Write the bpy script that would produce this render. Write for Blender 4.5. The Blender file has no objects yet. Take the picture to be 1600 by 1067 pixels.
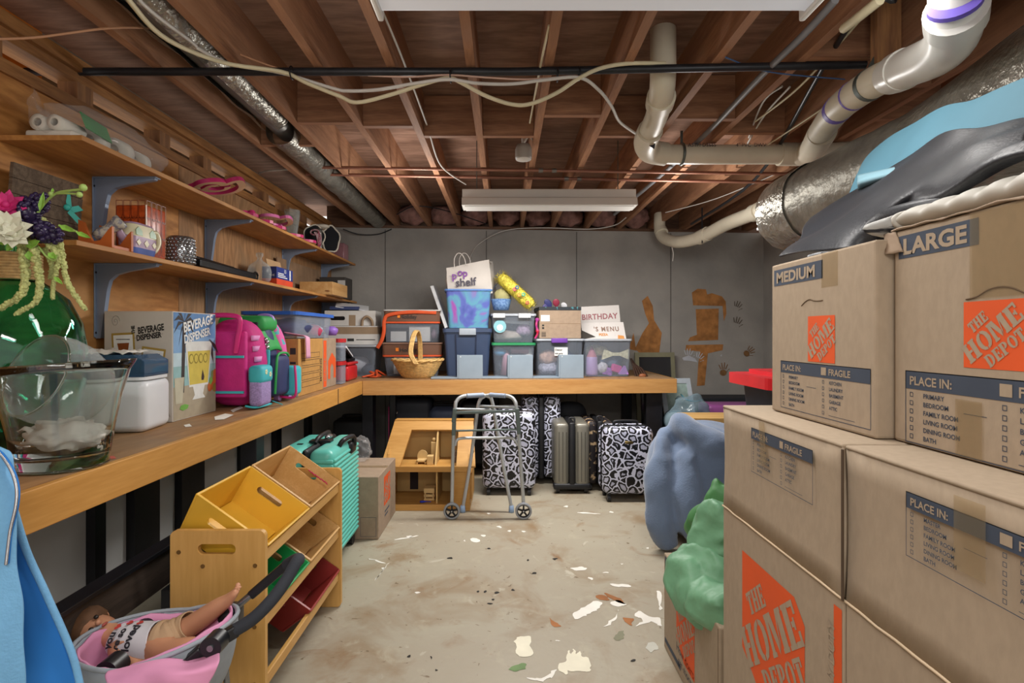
import bpy, bmesh, math, random
from math import sin, cos, pi, atan2, sqrt, radians
from mathutils import Vector, Matrix, Euler, noise

S = bpy.context.scene
COL = S.collection
R = random.Random(7)

# ------------------------------------------------------------------ camera, world, lamps, exposure
F, CX, CY, HC = 860.0, 788.0, 522.0, 1.285      # focal length and principal point (pixels), eye height
cam_d = bpy.data.cameras.new('camera')
cam_d.sensor_width = 36.0
cam_d.lens = 36.0 * F / 1600.0
cam_d.shift_x = (800.0 - CX) / 1600.0
cam_d.shift_y = (CY - 533.5) / 1600.0
cam_d.clip_start = 0.02
cam = bpy.data.objects.new('camera', cam_d)
COL.objects.link(cam)
cam.location = (0, 0, HC)
cam.rotation_euler = (pi / 2, 0, 0)
S.camera = cam

world = bpy.data.worlds.new('world')
S.world = world
world.use_nodes = True
wb = world.node_tree.nodes['Background']
wb.inputs['Color'].default_value = (1.0, 0.955, 0.90, 1)
wb.inputs['Strength'].default_value = 1.2

def lamp(name, loc, sx, sy, power, col=(1, .965, .92), rot=(0, 0, 0)):
    d = bpy.data.lights.new(name, 'AREA')
    d.shape = 'RECTANGLE'; d.size = sx; d.size_y = sy
    d.energy = power; d.color = col
    o = bpy.data.objects.new(name, d); COL.objects.link(o)
    o.location = loc; o.rotation_euler = rot
    return o
def tube(name, loc, power, r=.1, col=(1, .965, .92)):  # point light, used only for the added fill
    d = bpy.data.lights.new(name, 'POINT'); d.energy = power; d.shadow_soft_size = r; d.color = col
    o = bpy.data.objects.new(name, d); COL.objects.link(o); o.location = loc
lamp('area_light', (.25, 1.45, 2.195), 1.15, .24, 18)
lamp('area_light', (.3, 3.9, 2.165), 1.1, .12, 52)
lamp('area_light', (-.1, -.55, 2.20), 1.15, .26, 34)  # fill light of the unseen lamp added behind the camera
for x in (-.56, 1.08): tube('joist_fill_light', (x, 1.45, 2.2), 4.5)  # added fill beyond the lamp ends, no source there; brightens the joists
for x in (-.62, 1.25): tube('joist_fill_light', (x, 3.9, 2.08), 15)  # added fill beside the shop light, for far joists and back wall
vs = S.view_settings
vs.view_transform = 'Standard'; vs.look = 'None'
vs.exposure = 0.12; vs.gamma = 1.0
vs.use_curve_mapping = False
S.cycles.max_bounces = 14
S.cycles.transmission_bounces = 14
S.cycles.transparent_max_bounces = 24

# ------------------------------------------------------------------ helpers: pixels of the photo to points of the place
def P(px, py, Y):
    return Vector(((px - CX) * Y / F, Y, HC - (py - CY) * Y / F))
def PZ(px, py, z):
    return P(px, py, F * (HC - z) / (py - CY))
def PX(px, py, x):
    return P(px, py, F * x / (px - CX))
TILT = .07                                        # the back wall is a little out of square
BW = 5.85
def PW(px, py, off=0.0):
    k = (px - CX) / F
    return P(px, py, (BW - off) / (1 - TILT * k))
def backY(x, y0):                                 # a line parallel to the back wall
    return y0 + TILT * x
ROTB = math.atan(TILT)

def lin(c):
    if isinstance(c, str):
        c = [int(c[i:i + 2], 16) / 255 for i in (0, 2, 4)]
    return tuple((x / 12.92 if x <= .04045 else ((x + .055) / 1.055) ** 2.4) for x in c)

def spl(pts, n=6, closed=False):                  # Catmull-Rom
    pts = [Vector(p) for p in pts]
    out = []
    N = len(pts)
    rng = range(N) if closed else range(N - 1)
    for i in rng:
        if closed:
            a, b, c, d = pts[i - 1], pts[i], pts[(i + 1) % N], pts[(i + 2) % N]
        else:
            a, b, c, d = pts[max(i - 1, 0)], pts[i], pts[i + 1], pts[min(i + 2, N - 1)]
        for k in range(n):
            t = k / n
            out.append(.5 * ((2 * b) + (-a + c) * t + (2 * a - 5 * b + 4 * c - d) * t * t + (-a + 3 * b - 3 * c + d) * t ** 3))
    if not closed:
        out.append(pts[-1])
    return out

def nz(p, s=1.0, seed=0.0):
    return noise.noise(Vector(p) * s + Vector((seed, seed * 1.7, seed * .3)))

def rrect(w, h, r, n=5):                          # rounded rectangle outline, centred
    out = []
    for cx, cy, a0 in ((w / 2 - r, h / 2 - r, 0), (-w / 2 + r, h / 2 - r, pi / 2), (-w / 2 + r, -h / 2 + r, pi), (w / 2 - r, -h / 2 + r, 1.5 * pi)):
        for k in range(n + 1):
            a = a0 + pi / 2 * k / n
            out.append((cx + r * cos(a), cy + r * sin(a)))
    return out

class MB:
    """collects shapes in world coordinates (through T) and links them as one mesh"""
    def __init__(s, T=None):
        s.v, s.f, s.m, s.s = [], [], [], []
        s.T = T or Matrix()
    def add(s, vs, fs, mi=0, smooth=False):
        o = len(s.v)
        s.v += [s.T @ Vector(v) for v in vs]
        for f in fs:
            s.f.append(tuple(i + o for i in f)); s.m.append(mi); s.s.append(smooth)
        return s
    def hexa(s, p, mi=0):
        return s.add(p, [(3, 2, 1, 0), (4, 5, 6, 7), (0, 1, 5, 4), (1, 2, 6, 5), (2, 3, 7, 6), (3, 0, 4, 7)], mi)
    def box(s, x0, x1, y0, y1, z0, z1, mi=0):
        return s.hexa([(x0, y0, z0), (x1, y0, z0), (x1, y1, z0), (x0, y1, z0), (x0, y0, z1), (x1, y0, z1), (x1, y1, z1), (x0, y1, z1)], mi)
    def obox(s, c, size, rot=(0, 0, 0), mi=0):
        Rm = Euler(rot).to_matrix(); c = Vector(c)
        h = [x / 2 for x in size]
        return s.hexa([c + Rm @ Vector((a * h[0], b * h[1], d * h[2])) for a, b, d in ((-1, -1, -1), (1, -1, -1), (1, 1, -1), (-1, 1, -1), (-1, -1, 1), (1, -1, 1), (1, 1, 1), (-1, 1, 1))], mi)
    def bar(s, a, b, w, h, up=(0, 0, 1), mi=0):
        a, b = Vector(a), Vector(b)
        d = (b - a).normalized(); u = Vector(up)
        sd = d.cross(u).normalized() * w / 2; u2 = sd.cross(d).normalized() * h / 2
        return s.hexa([a - sd - u2, a + sd - u2, a + sd + u2, a - sd + u2, b - sd - u2, b + sd - u2, b + sd + u2, b - sd + u2], mi)
    def rbox(s, x0, x1, y0, y1, z0, z1, r, seg=3, mi=0):
        bm = bmesh.new()
        bmesh.ops.create_cube(bm, size=1)
        for v in bm.verts:
            v.co = Vector(((x0 + x1) / 2 + v.co.x * (x1 - x0), (y0 + y1) / 2 + v.co.y * (y1 - y0), (z0 + z1) / 2 + v.co.z * (z1 - z0)))
        bmesh.ops.bevel(bm, geom=bm.edges[:], offset=r, segments=seg, affect='EDGES', profile=.5)
        bm.verts.index_update()
        s.add([v.co.copy() for v in bm.verts], [[v.index for v in f.verts] for f in bm.faces], mi, True)
        bm.free()
        return s
    def tube(s, pts, r, n=10, mi=0, closed=False, cap=True, smooth=True, flat=1.0, up=None):
        pts = [Vector(p) for p in pts]
        N = len(pts)
        rs = r if isinstance(r, (list, tuple)) else [r] * N
        T = []
        for i in range(N):
            a = pts[i - 1] if (i or closed) else pts[i]
            b = pts[(i + 1) % N] if (i < N - 1 or closed) else pts[i]
            t = b - a
            T.append(t.normalized() if t.length > 1e-9 else Vector((0, 0, 1)))
        u = Vector(up) if up else (Vector((0, 0, 1)) if abs(T[0].z) < .9 else Vector((1, 0, 0)))
        vs_ = []
        for i in range(N):
            u = (u - T[i] * u.dot(T[i])).normalized()
            w = T[i].cross(u)
            for k in range(n):
                a = 2 * pi * k / n
                vs_.append(pts[i] + (u * cos(a) * flat + w * sin(a)) * rs[i])
        fs = []
        for i in range(N if closed else N - 1):
            j = (i + 1) % N
            for k in range(n):
                k2 = (k + 1) % n
                fs.append((i * n + k, i * n + k2, j * n + k2, j * n + k))
        s.add(vs_, fs, mi, smooth)
        if cap and not closed:
            s.add(vs_[:n], [tuple(range(n))[::-1]], mi)
            s.add(vs_[-n:], [tuple(range(n))], mi)
        return s
    def cyl(s, a, b, r, n=20, mi=0, r2=None):
        return s.tube([a, b], [r, r if r2 is None else r2], n, mi)
    def lathe(s, prof, c=(0, 0, 0), n=28, mi=0, rot=None, smooth=True, sq=None):
        Rm = Euler(rot).to_matrix() if rot else Matrix.Identity(3)
        c = Vector(c)
        vs_, fs = [], []
        for (r, z) in prof:
            for k in range(n):
                a = 2 * pi * k / n
                x, y = r * cos(a), r * sin(a)
                if sq: x *= sq
                vs_.append(c + Rm @ Vector((x, y, z)))
        for i in range(len(prof) - 1):
            for k in range(n):
                k2 = (k + 1) % n
                fs.append((i * n + k, i * n + k2, (i + 1) * n + k2, (i + 1) * n + k))
        return s.add(vs_, fs, mi, smooth)
    def ell(s, c, r, nu=14, nv=9, mi=0, rot=None, fn=None):
        Rm = Euler(rot).to_matrix() if rot else Matrix.Identity(3)
        c = Vector(c); r = (r, r, r) if isinstance(r, (int, float)) else r
        vs_, fs = [], []
        for j in range(nv + 1):
            b = -pi / 2 + pi * j / nv
            for i in range(nu):
                a = 2 * pi * i / nu
                q = Vector((cos(a) * cos(b), sin(a) * cos(b), sin(b)))
                k = fn(q) if fn else 1.0
                vs_.append(c + Rm @ Vector((q.x * r[0] * k, q.y * r[1] * k, q.z * r[2] * k)))
        for j in range(nv):
            for i in range(nu):
                i2 = (i + 1) % nu
                fs.append((j * nu + i, j * nu + i2, (j + 1) * nu + i2, (j + 1) * nu + i))
        return s.add(vs_, fs, mi, True)
    def prism(s, poly, o, u, v, th, mi=0, mi_side=None, hole=None):
        """2-D outline on the frame (o, u, v), thickened along u x v; an optional hole outline needs as many points"""
        o, u, v = Vector(o), Vector(u), Vector(v)
        n = u.cross(v).normalized() * th
        a = [o + u * p[0] + v * p[1] for p in poly]
        k = len(a)
        ms = mi if mi_side is None else mi_side
        if hole is None:
            s.add(a, [tuple(range(k))[::-1]], mi); s.add([p + n for p in a], [tuple(range(k))], mi)
        else:
            h = [o + u * p[0] + v * p[1] for p in hole]
            q = [(i, (i + 1) % k, k + (i + 1) % k, k + i) for i in range(k)]
            s.add(a + h, [f[::-1] for f in q], mi); s.add([p + n for p in a + h], q, mi)
            s.add(h + [p + n for p in h], [(i, k + i, k + (i + 1) % k, (i + 1) % k) for i in range(k)], ms)
        s.add(a + [p + n for p in a], [(i, (i + 1) % k, k + (i + 1) % k, k + i) for i in range(k)], ms)
        return s
    def flat(s, poly, o, u, v, mi=0):
        o, u, v = Vector(o), Vector(u), Vector(v)
        return s.add([o + u * p[0] + v * p[1] for p in poly], [tuple(range(len(poly)))], mi)
    def rect(s, x0, x1, y0, y1, o, u, v, mi=0):
        return s.flat([(x0, y0), (x1, y0), (x1, y1), (x0, y1)], o, u, v, mi)
    def frame2(s, x0, x1, y0, y1, t, o, u, v, mi=0):
        s.rect(x0, x1, y0, y0 + t, o, u, v, mi); s.rect(x0, x1, y1 - t, y1, o, u, v, mi)
        s.rect(x0, x0 + t, y0 + t, y1 - t, o, u, v, mi); return s.rect(x1 - t, x1, y0 + t, y1 - t, o, u, v, mi)
    def grid(s, fn, nu, nv, mi=0, smooth=True, closeu=False):
        vs_ = [fn(i / nu, j / nv) for j in range(nv + 1) for i in range(nu + (0 if closeu else 1))]
        w = nu if closeu else nu + 1
        fs = []
        for j in range(nv):
            for i in range(nu):
                i2 = (i + 1) % w
                fs.append((j * w + i, j * w + i2, (j + 1) * w + i2, (j + 1) * w + i))
        return s.add(vs_, fs, mi, smooth)
    def text(s, body, o, u, v, size, mi=0, off=0.0, sx=1.0, align='LEFT', space=1.0):
        o, u, v = Vector(o), Vector(u), Vector(v)
        d = bpy.data.curves.new('writing', 'FONT')
        d.body = body; d.size = size; d.offset = off; d.align_x = align; d.resolution_u = 3; d.space_character = space
        t = bpy.data.objects.new('writing', d); COL.objects.link(t)
        dg = bpy.context.evaluated_depsgraph_get()
        me = bpy.data.meshes.new_from_object(t.evaluated_get(dg))
        s.add([o + u * (w.co.x * sx) + v * w.co.y for w in me.vertices], [tuple(p.vertices) for p in me.polygons], mi)
        bpy.data.objects.remove(t); bpy.data.curves.remove(d); bpy.data.meshes.remove(me)
        return s
    def build(s, name, mats, parent=None, label=None, cat=None, group=None, kind=None, bevel=0, sub=0, solid=0, seg=2):
        me = bpy.data.meshes.new(name)
        if parent is not None:
            base = BASE[parent.name]
        elif s.v:
            xs = [p.x for p in s.v]; ys = [p.y for p in s.v]; zs = [p.z for p in s.v]
            base = Vector(((min(xs) + max(xs)) / 2, (min(ys) + max(ys)) / 2, min(zs)))
        else:
            base = Vector()
        me.from_pydata([p - base for p in s.v], [], s.f)
        me.polygons.foreach_set('material_index', s.m)
        me.polygons.foreach_set('use_smooth', s.s)
        for m in (mats if isinstance(mats, (list, tuple)) else [mats]):
            me.materials.append(m)
        me.update()
        o = bpy.data.objects.new(name, me); COL.objects.link(o)
        if parent is not None: o.parent = parent
        else: o.location = base
        BASE[o.name] = base
        if solid:
            md = o.modifiers.new('thickness', 'SOLIDIFY'); md.thickness = solid; md.offset = 0
        if bevel:
            md = o.modifiers.new('edges', 'BEVEL'); md.width = bevel; md.segments = seg; md.limit_method = 'ANGLE'
        if sub:
            md = o.modifiers.new('smooth', 'SUBSURF'); md.levels = sub; md.render_levels = sub
        tag(o, label, cat, group, kind)
        return o
def fuse(o, vox, it=8):
    md = o.modifiers.new('fuse', 'REMESH'); md.mode = 'VOXEL'; md.voxel_size = vox; md.use_smooth_shade = True
    md = o.modifiers.new('relax', 'SMOOTH'); md.factor = .5; md.iterations = it
    return o
BASE = {}
def tag(o, label=None, cat=None, group=None, kind=None):
    if label: o['label'] = label
    if cat: o['category'] = cat
    if group: o['group'] = group
    if kind: o['kind'] = kind
    return o
def thing(name, label, cat, loc, group=None):
    o = bpy.data.objects.new(name, None); COL.objects.link(o)
    o.empty_display_size = .05
    o.location = loc
    BASE[o.name] = Vector(loc)
    return tag(o, label, cat, group)
def copy_tree(o, loc, rz=0.0, label=None, parent=None):
    c = o.copy(); COL.objects.link(c)
    if parent is None:
        c.location = loc; c.rotation_euler = (0, 0, rz)
        if label: c['label'] = label
    else:
        c.parent = parent
    BASE[c.name] = BASE[o.name]
    for ch in list(o.children): copy_tree(ch, None, parent=c)
    return c
def TR(loc, rz=0.0):
    return Matrix.Translation(Vector(loc)) @ Matrix.Rotation(rz, 4, 'Z')

# ------------------------------------------------------------------ materials
MATS = {}
def mat(name, c, rough=.6, metal=0, var=.07, scale=9, bump=0, bscale=80, spec=.4, emit=0, stretch=(1, 1, 1), coat=0, c2=None, lo=.35, hi=.65, sheen=0, detail=4):
    if name in MATS: return MATS[name]
    m = bpy.data.materials.new(name); m.use_nodes = True
    nt = m.node_tree; N, L = nt.nodes, nt.links
    b = N['Principled BSDF']
    b.inputs['Roughness'].default_value = rough
    b.inputs['Metallic'].default_value = metal
    b.inputs['Specular IOR Level'].default_value = spec
    if coat: b.inputs['Coat Weight'].default_value = coat
    if sheen: b.inputs['Sheen Weight'].default_value = sheen
    a = lin(c)
    tc = N.new('ShaderNodeTexCoord'); mp = N.new('ShaderNodeMapping'); mp.inputs['Scale'].default_value = stretch
    L.new(tc.outputs['Object'], mp.inputs['Vector'])
    no = N.new('ShaderNodeTexNoise'); no.inputs['Scale'].default_value = scale; no.inputs['Detail'].default_value = detail
    L.new(mp.outputs['Vector'], no.inputs['Vector'])
    cr = N.new('ShaderNodeValToRGB')
    cr.color_ramp.elements[0].position = lo; cr.color_ramp.elements[1].position = hi
    if c2:
        e = lin(c2); d0, d1 = a, e
    else:
        d0 = tuple(x * (1 - var) for x in a); d1 = tuple(min(1, x * (1 + var)) for x in a)
    cr.color_ramp.elements[0].color = (*d0, 1); cr.color_ramp.elements[1].color = (*d1, 1)
    L.new(no.outputs['Fac'], cr.inputs['Fac'])
    L.new(cr.outputs['Color'], b.inputs['Base Color'])
    if emit:
        b.inputs['Emission Color'].default_value = (*a, 1); b.inputs['Emission Strength'].default_value = emit
    if bump:
        n2 = N.new('ShaderNodeTexNoise'); n2.inputs['Scale'].default_value = bscale; n2.inputs['Detail'].default_value = 3
        L.new(mp.outputs['Vector'], n2.inputs['Vector'])
        bp = N.new('ShaderNodeBump'); bp.inputs['Strength'].default_value = bump; bp.inputs['Distance'].default_value = .01
        L.new(n2.outputs['Fac'], bp.inputs['Height']); L.new(bp.outputs['Normal'], b.inputs['Normal'])
    MATS[name] = m
    return m

def woodmat(name, c1, c2, axis='Y', rough=.55, scale=3.0, dist=6.0, stretch=10, c3=None, knots=True):
    """grain runs along axis"""
    if name in MATS: return MATS[name]
    m = bpy.data.materials.new(name); m.use_nodes = True
    nt = m.node_tree; N, L = nt.nodes, nt.links
    b = N['Principled BSDF']; b.inputs['Roughness'].default_value = rough; b.inputs['Specular IOR Level'].default_value = .3
    tc = N.new('ShaderNodeTexCoord'); mp = N.new('ShaderNodeMapping')
    sc = [stretch, stretch, stretch]; sc['XYZ'.index(axis)] = 1.0
    mp.inputs['Scale'].default_value = sc
    L.new(tc.outputs['Object'], mp.inputs['Vector'])
    n1 = N.new('ShaderNodeTexNoise'); n1.inputs['Scale'].default_value = scale * .5; n1.inputs['Detail'].default_value = 2
    L.new(mp.outputs['Vector'], n1.inputs['Vector'])
    mul = N.new('ShaderNodeMath'); mul.operation = 'MULTIPLY'; mul.inputs[1].default_value = dist
    L.new(n1.outputs['Fac'], mul.inputs[0])
    fr = N.new('ShaderNodeMath'); fr.operation = 'PINGPONG'; fr.inputs[1].default_value = .5
    L.new(mul.outputs[0], fr.inputs[0])
    n2 = N.new('ShaderNodeTexNoise'); n2.inputs['Scale'].default_value = scale * 6; n2.inputs['Detail'].default_value = 5
    L.new(mp.outputs['Vector'], n2.inputs['Vector'])
    ad = N.new('ShaderNodeMath'); ad.operation = 'ADD'
    L.new(fr.outputs[0], ad.inputs[0]); L.new(n2.outputs['Fac'], ad.inputs[1])
    cr = N.new('ShaderNodeValToRGB')
    cr.color_ramp.elements[0].position = .3; cr.color_ramp.elements[1].position = 1.05
    cr.color_ramp.elements[0].color = (*lin(c1), 1); cr.color_ramp.elements[1].color = (*lin(c2), 1)
    L.new(ad.outputs[0], cr.inputs['Fac'])
    out = cr.outputs['Color']
    if c3:
        n3 = N.new('ShaderNodeTexNoise'); n3.inputs['Scale'].default_value = 2.2; n3.inputs['Detail'].default_value = 4
        L.new(tc.outputs['Object'], n3.inputs['Vector'])
        r3 = N.new('ShaderNodeValToRGB'); r3.color_ramp.elements[0].position = .45; r3.color_ramp.elements[1].position = .75
        L.new(n3.outputs['Fac'], r3.inputs['Fac'])
        mx = N.new('ShaderNodeMix'); mx.data_type = 'RGBA'
        L.new(r3.outputs['Color'], mx.inputs[0]); L.new(out, mx.inputs[6]); mx.inputs[7].default_value = (*lin(c3), 1)
        out = mx.outputs[2]
    L.new(out, b.inputs['Base Color'])
    bp = N.new('ShaderNodeBump'); bp.inputs['Strength'].default_value = .08
    L.new(n2.outputs['Fac'], bp.inputs['Height']); L.new(bp.outputs['Normal'], b.inputs['Normal'])
    MATS[name] = m
    return m

def clearmat(name, tint='ffffff', body='ffffff', fac=.25, rough=.15, gl=.5, k=.4):
    """thin see-through plastic or glass: part of the light passes straight, the rest meets a tinted glossy skin"""
    if name in MATS: return MATS[name]
    m = bpy.data.materials.new(name); m.use_nodes = True
    nt = m.node_tree; N, L = nt.nodes, nt.links
    b = N['Principled BSDF']; b.inputs['Roughness'].default_value = rough; b.inputs['Base Color'].default_value = (*lin(body), 1)
    b.inputs['Specular IOR Level'].default_value = gl
    t = N.new('ShaderNodeBsdfTransparent'); t.inputs['Color'].default_value = (*lin(tint), 1)
    lw = N.new('ShaderNodeLayerWeight'); lw.inputs['Blend'].default_value = .3
    ad = N.new('ShaderNodeMath'); ad.operation = 'MULTIPLY_ADD'; ad.inputs[1].default_value = k; ad.inputs[2].default_value = fac; ad.use_clamp = True
    L.new(lw.outputs['Facing'], ad.inputs[0])
    mx = N.new('ShaderNodeMixShader')
    L.new(ad.outputs[0], mx.inputs['Fac']); L.new(t.outputs[0], mx.inputs[1]); L.new(b.outputs[0], mx.inputs[2])
    L.new(mx.outputs[0], N['Material Output'].inputs['Surface'])
    MATS[name] = m
    return m

def glassmat(name, c='ffffff', ior=1.45, rough=0.0):
    if name in MATS: return MATS[name]
    m = bpy.data.materials.new(name); m.use_nodes = True
    b = m.node_tree.nodes['Principled BSDF']
    b.inputs['Base Color'].default_value = (*lin(c), 1); b.inputs['Transmission Weight'].default_value = 1.0
    b.inputs['Roughness'].default_value = rough; b.inputs['IOR'].default_value = ior
    MATS[name] = m
    return m

def leopard(name, ground='c9cce0', ring='0b0b0f', centre='a9abc0', sc=19):
    if name in MATS: return MATS[name]
    m = bpy.data.materials.new(name); m.use_nodes = True
    nt = m.node_tree; N, L = nt.nodes, nt.links
    b = N['Principled BSDF']; b.inputs['Roughness'].default_value = .35
    tc = N.new('ShaderNodeTexCoord')
    n1 = N.new('ShaderNodeTexNoise'); n1.inputs['Scale'].default_value = 22
    L.new(tc.outputs['Object'], n1.inputs['Vector'])
    mx = N.new('ShaderNodeMix'); mx.data_type = 'RGBA'; mx.blend_type = 'LINEAR_LIGHT'; mx.inputs[0].default_value = .018
    L.new(tc.outputs['Object'], mx.inputs[6]); L.new(n1.outputs['Color'], mx.inputs[7])
    v = N.new('ShaderNodeTexVoronoi'); v.inputs['Scale'].default_value = sc; v.inputs['Randomness'].default_value = .85
    v.feature = 'F1'
    L.new(mx.outputs[2], v.inputs['Vector'])
    v2 = N.new('ShaderNodeTexVoronoi'); v2.feature = 'DISTANCE_TO_EDGE'; v2.inputs['Scale'].default_value = sc; v2.inputs['Randomness'].default_value = .85
    L.new(mx.outputs[2], v2.inputs['Vector'])
    cr = N.new('ShaderNodeValToRGB'); cr.color_ramp.interpolation = 'CONSTANT'
    e = cr.color_ramp.elements
    e[0].position = 0; e[0].color = (*lin(ground), 1)
    e[1].position = .07; e[1].color = (*lin(ring), 1)
    k = e.new(.25); k.color = (*lin(centre), 1)
    k = e.new(.47); k.color = (*lin('35352f'), 1)
    L.new(v2.outputs['Distance'], cr.inputs['Fac'])
    L.new(cr.outputs['Color'], b.inputs['Base Color'])
    MATS[name] = m
    return m

# ------------------------------------------------------------------ the room
def floor_mat():
    m = mat('floor_concrete', '9a8f7a', rough=.5, bump=.15, bscale=30)
    nt = m.node_tree; N, L = nt.nodes, nt.links
    b = N['Principled BSDF']
    for l in list(b.inputs['Base Color'].links): L.remove(l)
    tc = [n for n in N if n.type == 'TEX_COORD'][0]
    def layer(scale, lo, hi, col, prev, detail=5, rough=.6):
        n = N.new('ShaderNodeTexNoise'); n.inputs['Scale'].default_value = scale; n.inputs['Detail'].default_value = detail; n.inputs['Roughness'].default_value = rough
        n.inputs['Distortion'].default_value = .6
        L.new(tc.outputs['Object'], n.inputs['Vector'])
        r = N.new('ShaderNodeValToRGB'); r.color_ramp.elements[0].position = lo; r.color_ramp.elements[1].position = hi
        L.new(n.outputs['Fac'], r.inputs['Fac'])
        x = N.new('ShaderNodeMix'); x.data_type = 'RGBA'
        L.new(r.outputs['Color'], x.inputs[0])
        if isinstance(prev, str): x.inputs[6].default_value = (*lin(prev), 1)
        else: L.new(prev, x.inputs[6])
        x.inputs[7].default_value = (*lin(col), 1)
        return x.outputs[2]
    c = layer(1.1, .35, .65, 'a59e8c', '9e9482')
    c = layer(2.3, .50, .72, '8a7458', c)
    c = layer(9, .56, .78, 'ada591', c)
    c = layer(3.7, .62, .76, '86694b', c)
    c = layer(26, .68, .74, '71604a', c, 2)
    c = layer(5.0, .66, .72, 'b9b3a2', c)
    L.new(c, b.inputs['Base Color'])
    return m
fl = MB().box(-2.0, 3.0, -1.6, 6.4, -.08, 0).build('floor', floor_mat(), kind='structure')

CONC = mat('wall_concrete', '8b8985', rough=.85, c2='a5a19b', scale=2.2, bump=.25, bscale=25, lo=.3, hi=.7, detail=8)
CONC_LINE = mat('form_line', '4f4d4b', rough=.9)
def backwall():
    m = MB()
    a, b = Vector((-1.95, backY(-1.95, BW), 0)), Vector((2.95, backY(2.95, BW), 0))
    u = (b - a)
    n = Vector((-TILT, 1, 0)).normalized()
    m.prism([(0, 0), (1, 0), (1, 1), (0, 1)], a, u, Vector((0, 0, 2.395)), -.2)
    w = m.build('wall_back', CONC, kind='structure')
    for px in (602, 901, 1048, 760):                       # seams left by the form panels
        k = MB(); p = PW(px, 380, .002); q = PW(px, 600, .002)
        k.bar((p.x, p.y, 2.38), (q.x, q.y, .02), .006, .004, up=(0, 1, 0))
        k.build('form_seam', CONC_LINE, w)
    # rough patches of old orange-brown glue
    glue = mat('old_glue', 'a5713f', rough=.9, var=.25, scale=14)
    def patch(pts, mt, nm):
        k = MB(); V = [PW(x, y, .003) for x, y in pts]
        k.add(V, [tuple(range(len(V)))]); k.build(nm, mt, w)
    patch([(1003, 470), (1012, 462), (1020, 478), (1022, 500), (1034, 520), (1030, 552), (1000, 552), (992, 545), (1004, 520), (1014, 505), (1008, 490)], glue, 'glue_patch')
    patch([(982, 545), (990, 520), (994, 548)], glue, 'glue_patch')
    patch([(998, 553), (1012, 553), (1010, 568), (997, 570)], glue, 'glue_patch')
    patch([(1081, 457), (1090, 451), (1103, 452), (1105, 460), (1112, 458), (1128, 463), (1134, 471), (1135, 490), (1131, 502), (1129, 478), (1083, 477)], glue, 'glue_patch')
    patch([(1087, 483), (1123, 482), (1122, 531), (1075, 533), (1078, 527), (1089, 523)], glue, 'glue_patch')
    patch([(1072, 539), (1130, 538), (1129, 547), (1106, 552), (1104, 572), (1101, 602), (1089, 603), (1091, 568), (1094, 549), (1071, 547)], glue, 'glue_patch')
    def hand(px, py, s, ang, mt, palm=True):
        k = MB()
        def pt(a, b):
            ca, sa = cos(ang), sin(ang)
            return PW(px + s * (a * ca - b * sa), py - s * (a * sa + b * ca), .004)
        if palm: k.add([pt(.5 * cos(t * pi / 5), .45 * sin(t * pi / 5) - .2) for t in range(10)], [tuple(range(10))])
        for a, l in ((-.42, .95), (-.14, 1.2), (.14, 1.25), (.42, 1.0)):
            q = [(a * .8 - .07, .3), (a * .8 + .07, .3), (a * 1.5 + .06, l), (a * 1.5 - .06, l)]
            k.add([pt(*z) for z in q], [(0, 1, 2, 3)])
        q = [(.45, -.2), (.5, 0), (.95, .35), (.85, .4)]
        k.add([pt(*z) for z in q], [(0, 1, 2, 3)])
        k.build('handprint', mt, w)
    brown = mat('brown_paint_print', '7c5a38', rough=.9, var=.2, scale=30)
    dusk = mat('grey_brown_print', '5d5348', rough=.9, var=.2, scale=30)
    white = mat('white_paint_print', 'b9bcc4', rough=.8, var=.1)
    hand(1130, 580, 11, 0, brown); hand(1168, 551, 10, -.9, brown); hand(1150, 508, 11, -.3, dusk, False); hand(1150, 482, 10, -.4, dusk, False)
    hand(1075, 558, 11, -.1, white, False); hand(1090, 562, 10, -.5, white, False)
    patch([(1066, 559), (1076, 555), (1086, 560), (1090, 566), (1080, 564), (1068, 563)], white, 'handprint')
    patch([(1125, 556), (1128, 553), (1128, 557)], white, 'handprint')
backwall()
MB().box(2.85, 2.95, -1.6, 6.06, 0, 2.395).build('wall_right', CONC, kind='structure')
SILL = woodmat('sill_wood', '4a3529', '6b4d39', 'X', scale=2)
k = MB(); k.bar((-1.9, backY(-1.9, BW) + .09, 2.41), (2.85, backY(2.85, BW) + .09, 2.41), .16, .035); k.build('trim_1', SILL, kind='structure')
k = MB(); k.bar((-1.9, backY(-1.9, BW) + .19, 2.54), (2.85, backY(2.85, BW) + .19, 2.54), .04, .26); k.build('trim_2', SILL, kind='structure')

# left wall: plywood above the bench, plain board between dark studs below it
PLY = woodmat('plywood_wall', 'cb9050', 'a06a36', 'Y', rough=.6, scale=2.4, dist=9, stretch=4.2, c3='b4854f')
PLY2 = woodmat('plywood_wall_grey', 'b3865c', '8c6744', 'Z', rough=.65, scale=2.6, dist=9, stretch=4.5, c3='8a7358')
WX = -1.8
m = MB().box(WX - .02, WX, -1.6, 3.04, .8, 2.22); m.build('wall_left', PLY, kind='structure')
m = MB().box(WX - .02, WX, 3.045, 5.74, .8, 2.22); m.build('wall_left', PLY2, kind='structure')
LUMB = woodmat('stud_lumber', 'ad7a48', '7d5430', 'Y', scale=2, dist=4)
LUMBZ = woodmat('stud_lumber_upright', 'a3764c', '77533a', 'Z', scale=2, dist=4)
PANEL = mat('grey_wall_board', 'cfcfce', rough=.75, var=.03, scale=3)
BLACK = mat('black_paint', '15151a', rough=.4, var=.2, scale=20)
MB().box(WX - .06, WX - .022, -1.6, 5.72, 0, .8).build('wall_left_lower', PANEL, kind='structure')
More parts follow.
